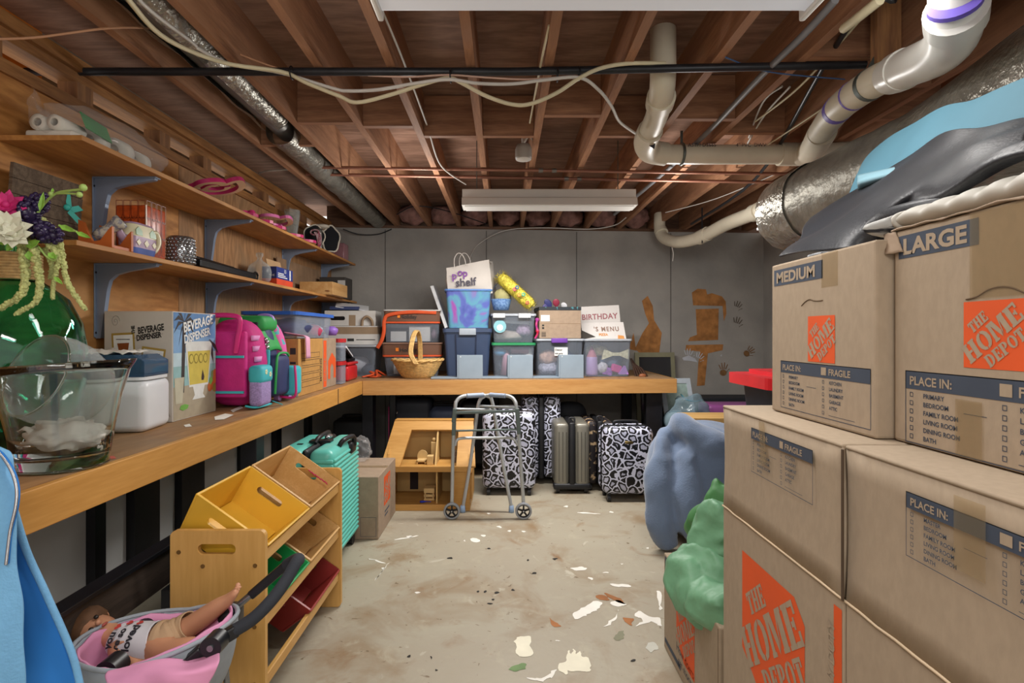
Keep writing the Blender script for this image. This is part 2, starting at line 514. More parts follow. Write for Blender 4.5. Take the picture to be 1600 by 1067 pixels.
for i, (y0, y1) in enumerate(((2.395, 2.46), (2.65, 2.845), (3.04, 3.27), (3.75, 3.85), (4.3, 4.4), (5.0, 5.1))):
    MB().box(WX - .021, WX + .02, y0, y1, 0, .8).build('stud', BLACK, kind='structure')
MB().box(WX - .09, WX + .015, -1.6, 5.72, 2.22, 2.27).build('trim_3', LUMB, kind='structure')
MB().box(WX - .12, WX - .02, -1.6, 5.72, 2.36, 2.45).build('trim_4', LUMB, kind='structure')
MB().box(WX - .02, WX + .004, -1.6, 5.72, 2.40, 2.45).build('trim_5', LUMB, kind='structure')
DRY = mat('grey_drywall', '8d857a', rough=.9, var=.1)
WARM_GLOW = mat('orange_lit_wall', 'd98a35', rough=.8, var=.12, scale=6)  # orange light of the room beyond, painted in as wall colour
MB().box(WX - .32, WX - .3, 2.5, 5.8, 2.2, 2.7).build('wall_beyond', DRY, kind='structure')
MB().box(WX - .32, WX - .3, -1.6, 2.5, 2.2, 2.7).build('wall_beyond', WARM_GLOW, kind='structure')
for i, y in enumerate((1.9, 2.34, 2.9, 3.32, 3.74, 4.15, 4.56, 4.97, 5.4)):
    MB().box(WX - .1, WX - .015, y, y + .09, 2.27, 2.36).build('blocking', LUMBZ, kind='structure')

# ceiling: boards carried on joists
SUB = woodmat('subfloor_board', '967563', '775a4a', 'X', rough=.8, scale=2.2, dist=5, stretch=5)
ce = MB().box(-2.2, 3.0, -1.6, 6.4, 2.655, 2.675).build('ceiling', SUB, kind='structure')
JOI = woodmat('joist_wood', 'b28362', '8a624a', 'Y', rough=.7, scale=2.0, dist=4, stretch=9, c3='9a7053')
JZ = 2.42
JX = [-1.48, -1.13, -.79, -.48, -.142, .188, .52, .886, 1.237, 1.60, 1.96, 2.32, 2.68]
for x in JX:
    MB().box(x - .019, x + .019, -1.6, backY(x, BW) + .14, JZ, 2.655).build('floor_joist', JOI, kind='structure')
JOIX = woodmat('blocking_wood', 'ae8060', '865f48', 'X', rough=.7, scale=2.0, dist=4, stretch=9)
def block(i, Y, z0=JZ, th=.038):
    MB().box(JX[i] + .02, JX[i + 1] - .02, Y, Y + th, z0, 2.65).build('blocking', JOIX, kind='structure')
for i, Y in ((3, 3.15), (4, 3.15), (6, 3.15), (5, 2.85), (1, 2.95), (0, 3.3), (2, 3.0), (7, 2.9), (8, 2.25), (8, 3.1), (9, 2.5), (9, 3.6), (10, 2.9)):
    block(i, Y)
MB().box(1.41, 1.50, 2.08, 2.12, 2.29, 2.65).build('blocking', LUMBZ, kind='structure')
# pink insulation stuffed against the rim of the floor
INS = mat('pink_insulation', '8f6a62', rough=.95, var=.3, scale=14, bump=.6, bscale=30)
for i in range(len(JX) - 2):
    if i in (0, 9, 10): continue
    xm = (JX[i] + JX[i + 1]) / 2; sd = i * 3.1
    m = MB(); m.ell((xm, backY(xm, BW) + .03, 2.545), (.147, .12, .105), 24, 16, fn=lambda q: 1 + .25 * nz(q, 1.7, sd) + .12 * nz(q, 5, sd))
    tag(m.build('insulation_batt', INS), 'pink insulation batt stuffed above the concrete wall between two joists', 'insulation', 'insulation batts along the back wall')

# marks on the floor
WPAINT = mat('white_paint_spill', 'e6e3da', rough=.6, var=.06)
CPAINT = mat('cream_paint_spill', 'e4dfc9', rough=.6, var=.06)
RUST = mat('rust_paint_spill', '9a6233', rough=.7, var=.2)
GPAINT = mat('green_paint_spill', '6f8a5a', rough=.7, var=.15)
SPOT = mat('black_spot', '1b1713', rough=.7)
def splat(pts, mt, nm='paint_spill', z=.0012):
    V = [PZ(x, y, z) for x, y in pts]
    V = spl(V, 5, True); V = [p + Vector((nz(p, 45), nz(p, 45, 4), 0)) * .012 for p in V]
    MB().add(V, [tuple(range(len(V)))]).build(nm, mt, fl)
splat([(806, 998), (828, 994), (829, 1008), (832, 1022), (815, 1026), (808, 1020)], CPAINT)
splat([(872, 1040), (884, 1030), (888, 1016), (892, 1022), (896, 1013), (900, 1020), (906, 1016), (910, 1026), (920, 1028), (922, 1046), (905, 1049), (890, 1047), (884, 1053)], CPAINT)
splat([(822, 1058), (845, 1060), (858, 1052), (868, 1046), (864, 1056), (846, 1064), (830, 1063)], WPAINT)
splat([(898, 957), (918, 945), (930, 938), (940, 942), (935, 952), (918, 960), (900, 966)], WPAINT)
splat([(955, 942), (968, 938), (976, 945), (962, 948)], WPAINT)
splat([(990, 962), (1000, 955), (1012, 962), (1030, 966), (1034, 978), (1018, 972), (992, 978), (1004, 968)], WPAINT)
splat([(892, 888), (908, 885), (916, 888), (905, 892)], WPAINT)
splat([(918, 901), (926, 903), (924, 907)], WPAINT)
splat([(953, 912), (985, 914), (984, 917), (962, 916)], WPAINT)
splat([(735, 842), (745, 841), (750, 846), (740, 847)], WPAINT)
splat([(1027, 925), (1033, 926), (1034, 950), (1029, 948)], WPAINT)
splat([(944, 978), (960, 965), (966, 952), (962, 968), (950, 976)], WPAINT)
splat([(1010, 1006), (1024, 1004), (1028, 1014), (1015, 1018)], mat('grey_paint_spill', 'b9b8ad', rough=.7))
splat([(930, 931), (945, 930), (952, 938), (938, 937)], RUST)
splat([(945, 926), (968, 935), (975, 944), (955, 936)], RUST)
splat([(976, 965), (990, 968), (985, 976), (978, 973)], RUST)
splat([(858, 965), (872, 975), (878, 978), (866, 978)], RUST)
splat([(795, 1042), (818, 1036), (822, 1044), (800, 1048)], GPAINT)
splat([(960, 992), (975, 986), (974, 996), (962, 1000)], mat('grey_green_spill', '83826a', rough=.7))
R.seed(3)
for x, y in ((764, 857), (703, 872), (825, 875), (834, 895), (868, 873), (776, 926), (802, 921), (770, 936), (766, 943), (748, 924), (682, 1046), (988, 1032), (674, 1028), (640, 1025), (758, 924)):
    splat([(x + 2.6 * cos(t), y + 1.5 * sin(t)) for t in [k * pi / 4 for k in range(8)]], SPOT, 'floor_spot')
for x, y in ((763, 802), (780, 823), (796, 829), (818, 830), (755, 837), (725, 845), (972, 881), (946, 894), (871, 1001), (875, 1002), (640, 838), (598, 888), (652, 925), (955, 800), (885, 791), (1012, 856)):
    w = R.uniform(1.5, 5)
    splat([(x - w, y), (x, y - 1.2), (x + w, y - .3), (x + .4 * w, y + 1.4)], WPAINT)
for a, b in (((588, 903), (606, 882)), ((620, 842), (650, 838)), ((580, 873), (600, 880)), ((905, 800), (935, 803))):
    splat([a, (b[0], b[1] - 1), b, (a[0], a[1] + 1.5)], WPAINT)

# ------------------------------------------------------------------ pipes, ducts and wires under the ceiling
PVC = mat('white_pvc', 'd3ccb8', rough=.45, var=.06, scale=5)
PVCW = mat('bright_pvc', 'dcdcd6', rough=.3, var=.03)
PURP = mat('purple_primer', '6a58b8', rough=.5)
INK = mat('printed_ink', '30343c', rough=.6)
STRAP = mat('galvanised_strap', '6c7470', rough=.45, metal=.8)
def ring(m, a, b, t, r, w, mi=0):
    a, b = Vector(a), Vector(b); p = a.lerp(b, t); d = (b - a).normalized() * w / 2
    m.cyl(p - d, p + d, r, 24, mi)
def rings(t, nm, mt, lst):
    for q in lst:
        m = MB(); ring(m, *q); m.build(nm, mt, t)
# branch that drops from the floor above and runs right
t = thing('drain_pipe', 'cream plastic drain pipe under the joists with fat white branch banded in purple', 'pipe', P(1012, 235, 3.25))
pr = .057
A, B, Cc, D, E2 = P(1036, 20, 2.52), P(1036, 118, 2.45), P(1012, 226, 3.22), P(1040, 240, 3.28), P(1268, 241, 3.28)
m = MB(); m.tube(spl([A, P(1036, 70, 2.46), P(1035, 135, 2.5), P(1027, 178, 2.78), P(1012, 215, 3.08), P(1016, 235, 3.24), P(1040, 241, 3.28), E2], 6), pr, 20); m.build('pipe', PVC, t)
m = MB(); ring(m, P(1034, 148, 2.55), P(1030, 165, 2.68), .5, .067, .09); m.build('coupling', PVC, t)
m = MB(); m.tube(spl([P(1016, 204, 2.98), P(1009, 222, 3.14), P(1016, 236, 3.25), P(1040, 241, 3.28)], 6), .068, 20); m.build('elbow', PVC, t)
m = MB(); ring(m, P(1215, 241, 3.28), P(1262, 241, 3.28), .5, .067, .16); m.build('coupling', PVC, t)
m = MB(); m.rect(-.05, .05, -.02, .02, P(1014, 222, 3.02), (.6, -.2, -.5), (.2, .1, .9)); m.build('barcode_label', INK, t)
m = MB(); m.text('4" PVC  DWV', P(1150, 229, 3.225), (1, 0, 0), (0, 0, 1), .03); m.text('ASTM D2665', P(1075, 229, 3.225), (1, 0, 0), (0, 0, 1), .03); m.build('printed_marking', INK, t)
m = MB(); q = P(1065, 241, 3.28)
m.tube([q + Vector((0, .06 * cos(a), .06 * sin(a))) for a in [k * pi / 8 for k in range(16)]], .008, 6, closed=True); m.bar(q + Vector((0, 0, .06)), q + Vector((.0, 0, .14)), .015, .003, up=(0, 1, 0)); m.build('hanger_strap', STRAP, t)
# the fat pipe that comes down on the right
pts = [P(1268, 236, 3.2), P(1276, 216, 2.95), P(1310, 170, 2.35), P(1360, 132, 2.08), P(1400, 113, 1.95)]
m = MB(); m.tube(spl(pts, 6), .058, 24); m.tube(spl([P(1240, 241, 3.27), P(1285, 240, 3.25), P(1330, 236, 3.3)], 4), .058, 20); m.build('pipe', PVC, t)
m = MB(); m.tube(spl([P(1250, 241, 3.26), P(1268, 234, 3.16), P(1285, 206, 2.8)], 6), .068, 24); m.build('wye_fitting', PVC, t)
el = [P(1393, 118, 1.97), P(1425, 103, 1.84), P(1462, 86, 1.68), P(1486, 62, 1.55), P(1493, 30, 1.47), P(1493, 20, 1.46)]
m = MB(); m.tube(spl(el, 8), .064, 28); m.build('elbow', PVCW, t)
rings(t, 'coupling', PVCW, [(P(1400, 114, 1.95), P(1420, 105, 1.86), .4, .069, .06), (P(1493, 34, 1.48), P(1493, 16, 1.44), .5, .071, .06)])
m = MB(); m.tube([P(1493, 24, 1.46), P(1491, -60, 1.40), (P(1491, -60, 1.40).x, 1.40, 2.655)], .058, 24); m.build('riser', PVCW, t)
vsp = spl(pts, 6)
def onpath(px):
    i = min(range(1, len(vsp) - 1), key=lambda k: abs(CX + F * vsp[k].x / vsp[k].y - px)); d = (vsp[i + 1] - vsp[i - 1]).normalized() * .05
    return vsp[i] - d, vsp[i] + d
for px_, w in ((1310, .046), (1335, .010)): rings(t, 'primer_band', PURP, [(*onpath(px_), .5, .0592, w)])
rings(t, 'primer_band', PURP, [(P(1404, 110, 1.94), P(1412, 107, 1.91), .1, .0655, .006), (P(1492, 10, 1.43), P(1492, 2, 1.42), .5, .0595, .012)])
m = MB(); ring(m, *onpath(1357), .5, .0605, .022); m.bar(P(1352, 120, 2.1), (1.45, 2.1, 2.40), .018, .003, up=(0, 1, 0)); m.build('hanger_strap', STRAP, t)
# the pipe along the back wall
t = thing('drain_pipe', 'cream drain pipe bending from the back wall top to the duct end', 'pipe', P(1065, 378, 5.2))
pp = [P(1031, 335, 5.6), P(1031, 358, 5.55), P(1038, 372, 5.45), P(1062, 378, 5.2), P(1096, 370, 4.95), P(1135, 350, 4.6), P(1180, 332, 4.2), P(1250, 300, 3.6)]
m = MB(); m.tube(spl(pp, 6), .056, 18); m.build('pipe', PVC, t)
rings(t, 'coupling', PVC, [(P(1031, 358, 5.55), P(1035, 366, 5.5), .5, .064, .05), (P(1096, 370, 4.95), P(1106, 365, 4.87), .3, .064, .12), (P(1180, 332, 4.2), P(1190, 328, 4.1), .2, .066, .1)])
m = MB(); a = P(1097, 368, 4.93); m.tube([a + Vector((.02 * cos(k * pi / 6), .065 * cos(k * pi / 6), .065 * sin(k * pi / 6))) for k in range(12)], .007, 6, closed=True); m.bar(a + Vector((0, 0, .06)), (a.x, a.y, JZ), .012, .003, up=(0, 1, 0)); m.build('hanger_strap', BLACK, t)

# silver duct
FOIL = mat('duct_foil', '8f8c82', rough=.42, metal=.6, var=.2, scale=12, bump=.55, bscale=26)
FOIL2 = mat('crinkled_foil', 'a09d93', rough=.3, metal=.75, var=.2, scale=14, bump=.9, bscale=38)
ax = [Vector((1.523, 2.93, 1.922)), Vector((1.56, 2.5, 1.94)), Vector((1.60, 2.0, 1.95)), Vector((1.575, 1.55, 2.0)), Vector((1.55, 1.0, 2.04)), Vector((1.5, .2, 2.08))]
t = thing('air_duct', 'big silver foil wrapped air duct sloping above the stacked boxes', 'duct', (1.56, 2.5, 1.94))
sp_ = spl(ax, 10)
def ductsurf(i0, i1, r, mi, amp):
    seg = sp_[i0:i1 + 1]; m = MB()
    def fn(u, v):
        k = v * (len(seg) - 1); i = min(int(k), len(seg) - 2); p = seg[i].lerp(seg[i + 1], k - i)
        d = (seg[i + 1] - seg[i]).normalized(); s_ = d.cross(Vector((0, 0, 1))).normalized(); w = s_.cross(d)
        a = u * 2 * pi; q = s_ * cos(a) + w * sin(a)
        rr = r * (1 + amp * nz(p * 7 + q * 2, 1) + amp * .5 * nz(p * 20 + q * 4, 1))
        return p + q * rr
    m.grid(fn, 40, 50, mi, closeu=True); return m
ductsurf(4, 50, .188, 0, .025).build('duct_wrap', FOIL, t)
m = ductsurf(0, 6, .196, 0, .03)
p0 = sp_[0]
m.ell(p0, (.19, .10, .19), 24, 12, rot=(0, 0, .1), fn=lambda q: 1 + .05 * nz(q, 4))
m.build('duct_end', FOIL2, t)
ductsurf(20, 50, .192, 0, .02).build('foil_patch', FOIL2, t)
# round duct between two joists on the left
GALV = mat('galvanised_duct', '7f7c78', rough=.45, metal=.55, var=.08)
t = thing('joist_duct', 'grey round metal duct in torn foil wrap between two left ceiling joists', 'duct', (-1.29, 2.9, 2.5))
m = MB(); m.tube([(-1.30, .3, 2.50), (-1.30, 1.97, 2.50), (-1.30, 3.5, 2.49)], .055, 18); m.build('duct', GALV, t)
def jsurf(y0, y1, r, cz, a0=0, a1=2 * pi, amp=.1):
    m = MB()
    m.grid(lambda u, v: Vector((-1.305, y0 + (y1 - y0) * v, cz)) + Vector((cos(a0 + (a1 - a0) * u), 0, sin(a0 + (a1 - a0) * u))) * r * (1 + amp * nz((u * 6, (y0 + (y1 - y0) * v) * 6, 3), 1)), 24, 60)
    return m
jsurf(.3, 3.1, .105, 2.535, radians(-75), radians(250), .16).build('foil_wrap', FOIL2, t)
jsurf(3.2, 5.7, .085, 2.47).build('foil_duct', FOIL2, t)

# conduit, copper, cables
IRON = mat('black_iron', '2b2c30', rough=.4, metal=.3, var=.2)
m = MB(); m.tube([P(40, 112, 2.36), P(800, 112, 2.345), P(1352, 101, 2.3)], .0165, 12)
m.build('gas_pipe', IRON, label='long black iron pipe crossing under all the ceiling joists', cat='pipe')
COP = mat('copper', '8f6250', rough=.4, metal=.35, var=.12)
for nm, y0, y1, Y, lb in (('copper_pipe', 261, 273, 3.76, 'thin copper water pipe crossing the ceiling, nearer of the pair'), ('copper_pipe', 272, 287, 3.93, 'thin copper water pipe crossing the ceiling, farther of the pair by the back light')):
    t = thing(nm, lb, 'pipe', P(800, (y0 + y1) / 2, Y))
    m = MB(); m.tube([P(478, y0, Y), P(1330, y1, Y)], .011, 10); m.build('pipe', COP, t)
    for px in ((845, 866) if y0 == 261 else (885, 905)):
        py = y0 + (y1 - y0) * (px - 478) / 852; rings(t, 'solder_joint', GALV, [(P(px - 6, py, Y), P(px + 6, py, Y), .5, .015, .03)])
CAB = mat('cream_cable', 'cfc6a6', rough=.5, var=.05)
WHT = mat('white_cable', 'cbc8c2', rough=.5, var=.05)
PINKW = mat('tan_cable', 'bd8d6b', rough=.5)
GREYC = mat('grey_conduit', '77777a', rough=.5, var=.1)
def cable(pts, r, mt, lb, nm='cable', cat='cable', n=6):
    m = MB(); m.tube(spl(pts, n), r, 8); return m.build(nm, mt, label=lb, cat=cat)
zc = .02
c1 = cable([P(150, -80, 1.5), P(205, 5, 1.75), P(262, 62, 1.95), P(350, 98, 2.2), P(440, 112, 2.31), P(480, 130, 2.32), P(530, 150, 2.33), P(558, 160, 2.33), P(610, 148, 2.33), P(660, 132, 2.32), P(700, 122, 2.31), P(722, 130, 2.31), P(760, 150, 2.3), P(800, 163, 2.3), P(830, 162, 2.3), P(870, 145, 2.3), P(905, 122, 2.29), P(940, 106, 2.29), P(985, 99, 2.3), P(1040, 99, 2.33)], .0085, CAB, 'thick cream cable hanging in two swags below the black pipe')
c2 = cable([P(165, -80, 1.5), P(222, 5, 1.8), P(300, 66, 2.1), P(310, 76, 2.15), P(360, 100, 2.26), P(440, 114, 2.32), P(520, 138, 2.33), P(545, 142, 2.33), P(590, 140, 2.32), P(650, 130, 2.31), P(700, 124, 2.3), P(745, 130, 2.3), P(800, 131, 2.3), P(850, 125, 2.3), P(905, 121, 2.29), P(935, 140, 2.35), P(955, 165, 2.5), P(968, 190, 2.7), P(992, 208, 2.9)], .007, WHT, 'pale grey cable tied along the black pipe then dropping to the drain elbow')
cable([P(575, 118, 2.36), P(640, 120, 2.35), P(700, 117, 2.34), P(760, 121, 2.35), P(820, 124, 2.35), P(870, 121, 2.34)], .004, mat('pink_tan_cable', 'c9a695', rough=.5), 'thin pinkish cable just below the black pipe at the ceiling centre')
cable([P(-10, 61, 1.7), P(60, 58, 1.8), P(170, 44, 1.95), P(240, 45, 2.15), P(300, 56, 2.25), P(350, 75, 2.3), P(455, 112, 2.36), P(560, 116, 2.36)], .004, PINKW, 'thin tan wire strung across the joists at upper left')
for px, py in ((456, 117), (704, 122), (905, 119), (871, 121)):
    q = P(px, py - 3, 2.32); m = MB(); m.tube([q + Vector((0, .026 * cos(a), .026 * sin(a))) for a in [k * pi / 6 for k in range(12)]], .003, 5, closed=True); m.build('cable_tie', BLACK, c1)
def jw(px0, py0, px1, py1, Y0, Y1, lb, mt=WHT, r=.005, mid=None):
    pts = [P(px0, py0, Y0)] + ([mid] if mid else []) + [P(px1, py1, Y1)]
    return cable(pts, r, mt, lb)
jw(590, 0, 667, 195, 2.0, 3.1, 'white wire stapled along the joist left of the big lamp', mid=P(630, 95, 2.36))
jw(672, 212, 728, 288, 3.16, 4.1, 'white wire running beside a joist towards the back lamp', mid=P(690, 260, 3.6))
jw(858, 40, 828, 192, 2.05, 3.05, 'grey wire hanging down beside the joist right of ceiling centre', mt=CAB, mid=P(845, 100, 2.3))
jw(1345, 30, 1180, 190, 2.1, 3.0, 'pale cable in the right bundle under the joists, nearest the lamp', mt=CAB, mid=P(1250, 135, 2.55))
jw(1222, 135, 1170, 215, 2.6, 3.3, 'white cable in the right bundle above the drain pipe, left strand', mid=P(1192, 160, 2.8))
jw(1234, 136, 1168, 224, 2.6, 3.35, 'white cable in the right bundle above the drain pipe, right strand', mid=P(1196, 178, 2.9))
jw(1340, 128, 1200, 226, 2.5, 3.2, 'thin tan cable sagging behind the fat white pipe', mt=CAB, r=.004, mid=P(1285, 170, 2.7))
jw(1130, 88, 1320, 124, 2.3, 2.35, 'thin blue wire lying over the black pipe at right', mt=mat('blue_wire', '3f5b86', rough=.5), r=.003, mid=P(1200, 112, 2.33))
jw(1040, 332, 1240, 260, 5.0, 3.8, 'thin white wire looping under the dark pipes at the right', r=.004, mid=P(1120, 310, 4.5))
cable([P(1305, 0, 1.85), P(1255, 55, 2.06), P(1190, 118, 2.4), P(1100, 212, 3.16), P(1020, 285, 4.2), P(960, 335, 5.2)], .014, GREYC, 'grey metal conduit running along a joist right of the lamps', 'conduit', 'conduit')
cable([P(1400, 0, 1.9), P(1320, 50, 2.15), P(1180, 280, 3.9), P(1080, 350, 5.2)], .011, IRON, 'dark pipe running back between the right ceiling joists', 'conduit', 'conduit')
cable([P(1375, 0, 1.75), P(1340, 28, 1.86), P(1318, 45, 1.95)], .016, CAB, 'short cream flexible tube at the ceiling above the right boxes', 'hose', 'hose')
cable([P(405, 270, 4.1), P(420, 267, 4.0), P(450, 265, 3.9)], .006, WHT, 'short white cable curving out beside the copper pipes at left')
cable([P(733, 420, 5.75), P(736, 400, 5.8), P(750, 380, 5.82), P(790, 360, 5.75), P(850, 356, 5.7), P(920, 358, 5.7), P(960, 352, 5.6), P(978, 340, 5.4)], .005, WHT, 'thin white cable looping along the top of the back wall')
cable([P(536, 358, 5.6), P(560, 366, 5.65), P(590, 366, 5.7), P(612, 358, 5.7)], .006, BLACK, 'black cable sagging at the top left of the back wall')
cable([P(620, 335, 5.2), P(650, 322, 5.0), P(700, 330, 5.2), P(760, 350, 5.6)], .005, BLACK, 'thin dark wire sagging below the joists left of the back lamp')
cable([P(1052, 380, 5.28), P(1050, 385, 5.3), P(1052, 396, 5.32), P(1051, 408, 5.33)], .004, WHT, 'short white wire end dangling below the rear drain pipe')

# fluorescent lamps
LAMPW = mat('lamp_enamel', 'd8d5cf', rough=.4, var=.02)
def glow(name, c, e):
    m = bpy.data.materials.new(name); m.use_nodes = True
    b = m.node_tree.nodes['Principled BSDF']
    b.inputs['Base Color'].default_value = (*lin(c), 1); b.inputs['Emission Color'].default_value = (*lin(c), 1); b.inputs['Emission Strength'].default_value = e
    return m
LENS = glow('lamp_lens', 'c9c9cc', .30); LENS2 = glow('lamp_lens_dim', 'dcdad4', .16)
t = thing('ceiling_lamp', 'long white fluorescent lamp with wide lens at the top of the view', 'lamp', (.255, 1.45, 2.21))
m = MB(); m.prism([(-.16, .1), (.16, .1), (.16, .06), (.13, .0), (-.13, 0), (-.16, .06)], (-.35, 1.45, 2.21), (0, 1, 0), (0, 0, 1), 1.21); m.build('lens', LENS, t, bevel=.01)
m = MB(); m.box(-.37, -.352, 1.285, 1.615, 2.2, 2.33); m.build('end_cap', LAMPW, t, bevel=.006); m = MB(); m.box(.862, .88, 1.285, 1.615, 2.2, 2.33); m.build('end_cap', LAMPW, t, bevel=.006); m = MB(); m.box(-.352, .862, 1.38, 1.52, 2.31, 2.36); m.build('channel', LAMPW, t, bevel=.006)
for a_, b_ in (((-.2, 1.45, 2.36), (-.2, 1.45, 2.655)), ((.7, 1.45, 2.36), (.7, 1.45, 2.655))):
    m = MB(); m.cyl(a_, b_, .004, 8); m.build('hanger', STRAP, t)
t = thing('shop_light', 'slim white fluorescent shop light hanging in front of the back wall', 'lamp', (.305, 3.9, 2.18))
a, b = P(722, 308, 3.85), P(995, 310, 3.9)
m = MB(); m.prism([(-.09, 0), (.09, 0), (.075, .055), (.035, .065), (.035, .125), (-.035, .125), (-.035, .065), (-.075, .055)], (a.x, 3.9, 2.18), (0, 1, 0), (0, 0, 1), 1.22); m.build('housing', LAMPW, t, bevel=.004)
m = MB(); m.box(a.x + .02, a.x + 1.2, 3.83, 3.97, 2.172, 2.18); m.build('tube_panel', LENS2, t)
for a_, b_ in (((a.x + .1, 3.9, 2.3), (a.x + .1, 3.9, 2.655)), ((a.x + 1.1, 3.9, 2.3), (a.x + 1.1, 3.9, 2.655))):
    m = MB(); m.cyl(a_, b_, .003, 6); m.build('hanger', STRAP, t)
t = thing('ceiling_lamp', 'unseen white lamp behind the camera, added for fill light', 'lamp', (-.1, -.55, 2.23))  # added fixture out of view, houses the fill light
m = MB(); m.box(-.7, .5, -.7, -.4, 2.23, 2.33); m.build('lens', LENS, t, bevel=.01)
for a_, b_ in (((-.5, -.55, 2.33), (-.5, -.55, 2.655)), ((.3, -.55, 2.33), (.3, -.55, 2.655))):
    m = MB(); m.cyl(a_, b_, .004, 8); m.build('hanger', STRAP, t)
t = thing('lamp_holder', 'small round grey lamp holder on the boards between two joists', 'lamp', P(818, 240, 3.3))
q = P(818, 249, 3.3)
m = MB(); m.lathe([(0, 0), (.048, 0), (.05, .01), (.05, .06), (.04, .085), (0, .085)], q, 24); m.build('holder', mat('grey_porcelain', '9a948c', rough=.4), t)
m = MB(); m.lathe([(0, -.003), (.045, -.003), (.047, .004), (0, .004)], q, 24); m.build('cap', LAMPW, t)
m = MB(); m.cyl(q + Vector((0, 0, .085)), (q.x, q.y, 2.655), .012, 8); m.tube(spl([q + Vector((.0, -.03, .085)), q + Vector((.03, -.05, .12)), q + Vector((.07, 0, .11)), q + Vector((.08, 0, .18))], 5), .006, 8); m.build('cord', WHT, t)

# ------------------------------------------------------------------ workbench along two walls
BT = .90
BTOP = woodmat('bench_plywood', 'a87f54', '8a6541', 'Y', rough=.6, scale=2.5, dist=7, stretch=5, c3='8f7a60')
BFRONT = woodmat('bench_front_board', 'c6934f', 'b07d3b', 'Y', rough=.5, scale=1.5, dist=2, stretch=12)
BFRONTX = woodmat('bench_front_board_back', 'c5965c', 'b17f48', 'X', rough=.5, scale=1.5, dist=2, stretch=12)
bench = thing('workbench', 'long L-shaped plywood workbench with mustard front boards along two walls', 'workbench', (-1.5, 3, 0))
YB = lambda x: backY(x, 4.53 + 1.17 * TILT)
m = MB(); m.prism([(WX + .022, .7), (-1.19, .7), (-1.19, YB(-1.19) + .02), (WX + .022, YB(-1.5))], (0, 0, BT - .02), (1, 0, 0), (0, 1, 0), .02); m.build('tabletop', BTOP, bench)
m = MB(); m.prism([(WX + .022, YB(-1.8) + .02), (1.47, YB(1.47) + .02), (1.47, backY(1.47, BW) - .01), (WX + .022, backY(WX, BW) - .01)], (0, 0, BT - .02), (1, 0, 0), (0, 1, 0), .02); m.build('tabletop', BTOP, bench)
m = MB(); m.box(-1.19, -1.168, .7, YB(-1.17) - .001, BT - .108, BT); m.build('front_board', BFRONT, bench, bevel=.003)
m = MB(); m.prism([(-1.168, YB(-1.168)), (1.48, YB(1.48)), (1.48, YB(1.48) + .022), (-1.168, YB(-1.168) + .022)], (0, 0, BT - .118), (1, 0, 0), (0, 1, 0), .118); m.build('front_board', BFRONTX, bench, bevel=.003)
m = MB(); m.prism([(1.465, YB(1.47) + .022), (1.485, YB(1.47) + .022), (1.485, backY(1.47, BW) - .01), (1.465, backY(1.47, BW) - .01)], (0, 0, BT - .118), (1, 0, 0), (0, 1, 0), .118); m.build('front_board', BFRONT, bench)
for x, y, w, d in ((-1.16, 4.72, .09, .12), (1.30, 4.82, .14, .10), (1.22, 5.5, .09, .09), (-.1, 5.6, .09, .09), (-1.25, 1.95, .0, 0), (-.96, 4.75, .05, .05)):
    if w: MB().box(x - w / 2, x + w / 2, y - d / 2, y + d / 2, 0, BT - .02).build('leg', BLACK, bench, bevel=.004)
WORN = woodmat('worn_black_rail', '2a2523', '4a3f38', 'Y', rough=.5, scale=3, dist=3)
MB().box(-1.25, -1.21, .8, 2.75, .385, .52).build('rail', WORN, bench, bevel=.003)
MB().box(-1.25, -1.19, .8, 2.75, .52, .535).build('rail', BLACK, bench, bevel=.002)
for y in (1.0, 2.64): MB().box(-1.27, -1.19, y, y + .09, 0, BT - .02).build('leg', BLACK, bench, bevel=.004)
k = MB(); RED = mat('red_stain', 'b0584a', rough=.7, var=.2)
k.add([PZ(x, y, BT + .0015) for x, y in ((118, 722), (150, 714), (178, 712), (182, 716), (150, 720), (125, 728))], [tuple(range(6))]); k.build('red_stain', RED, bench)
for pts in (((335, 651), (352, 646), (365, 648), (350, 655), (336, 656)), ((287, 664), (296, 662), (300, 666), (290, 667)), ((360, 641), (376, 634), (380, 637), (364, 644))):
    k = MB(); k.add([PZ(x, y, BT + .0015) for x, y in pts], [tuple(range(len(pts)))]); k.build('white_stain', WPAINT, bench)
k = MB(); k.box(-1.1675, -1.1665, 3.86, 3.875, BT - .108, BT); k.build('board_joint', mat('joint_line', '5a3f22', rough=.8), bench)  # dark brown strip marking where two boards meet

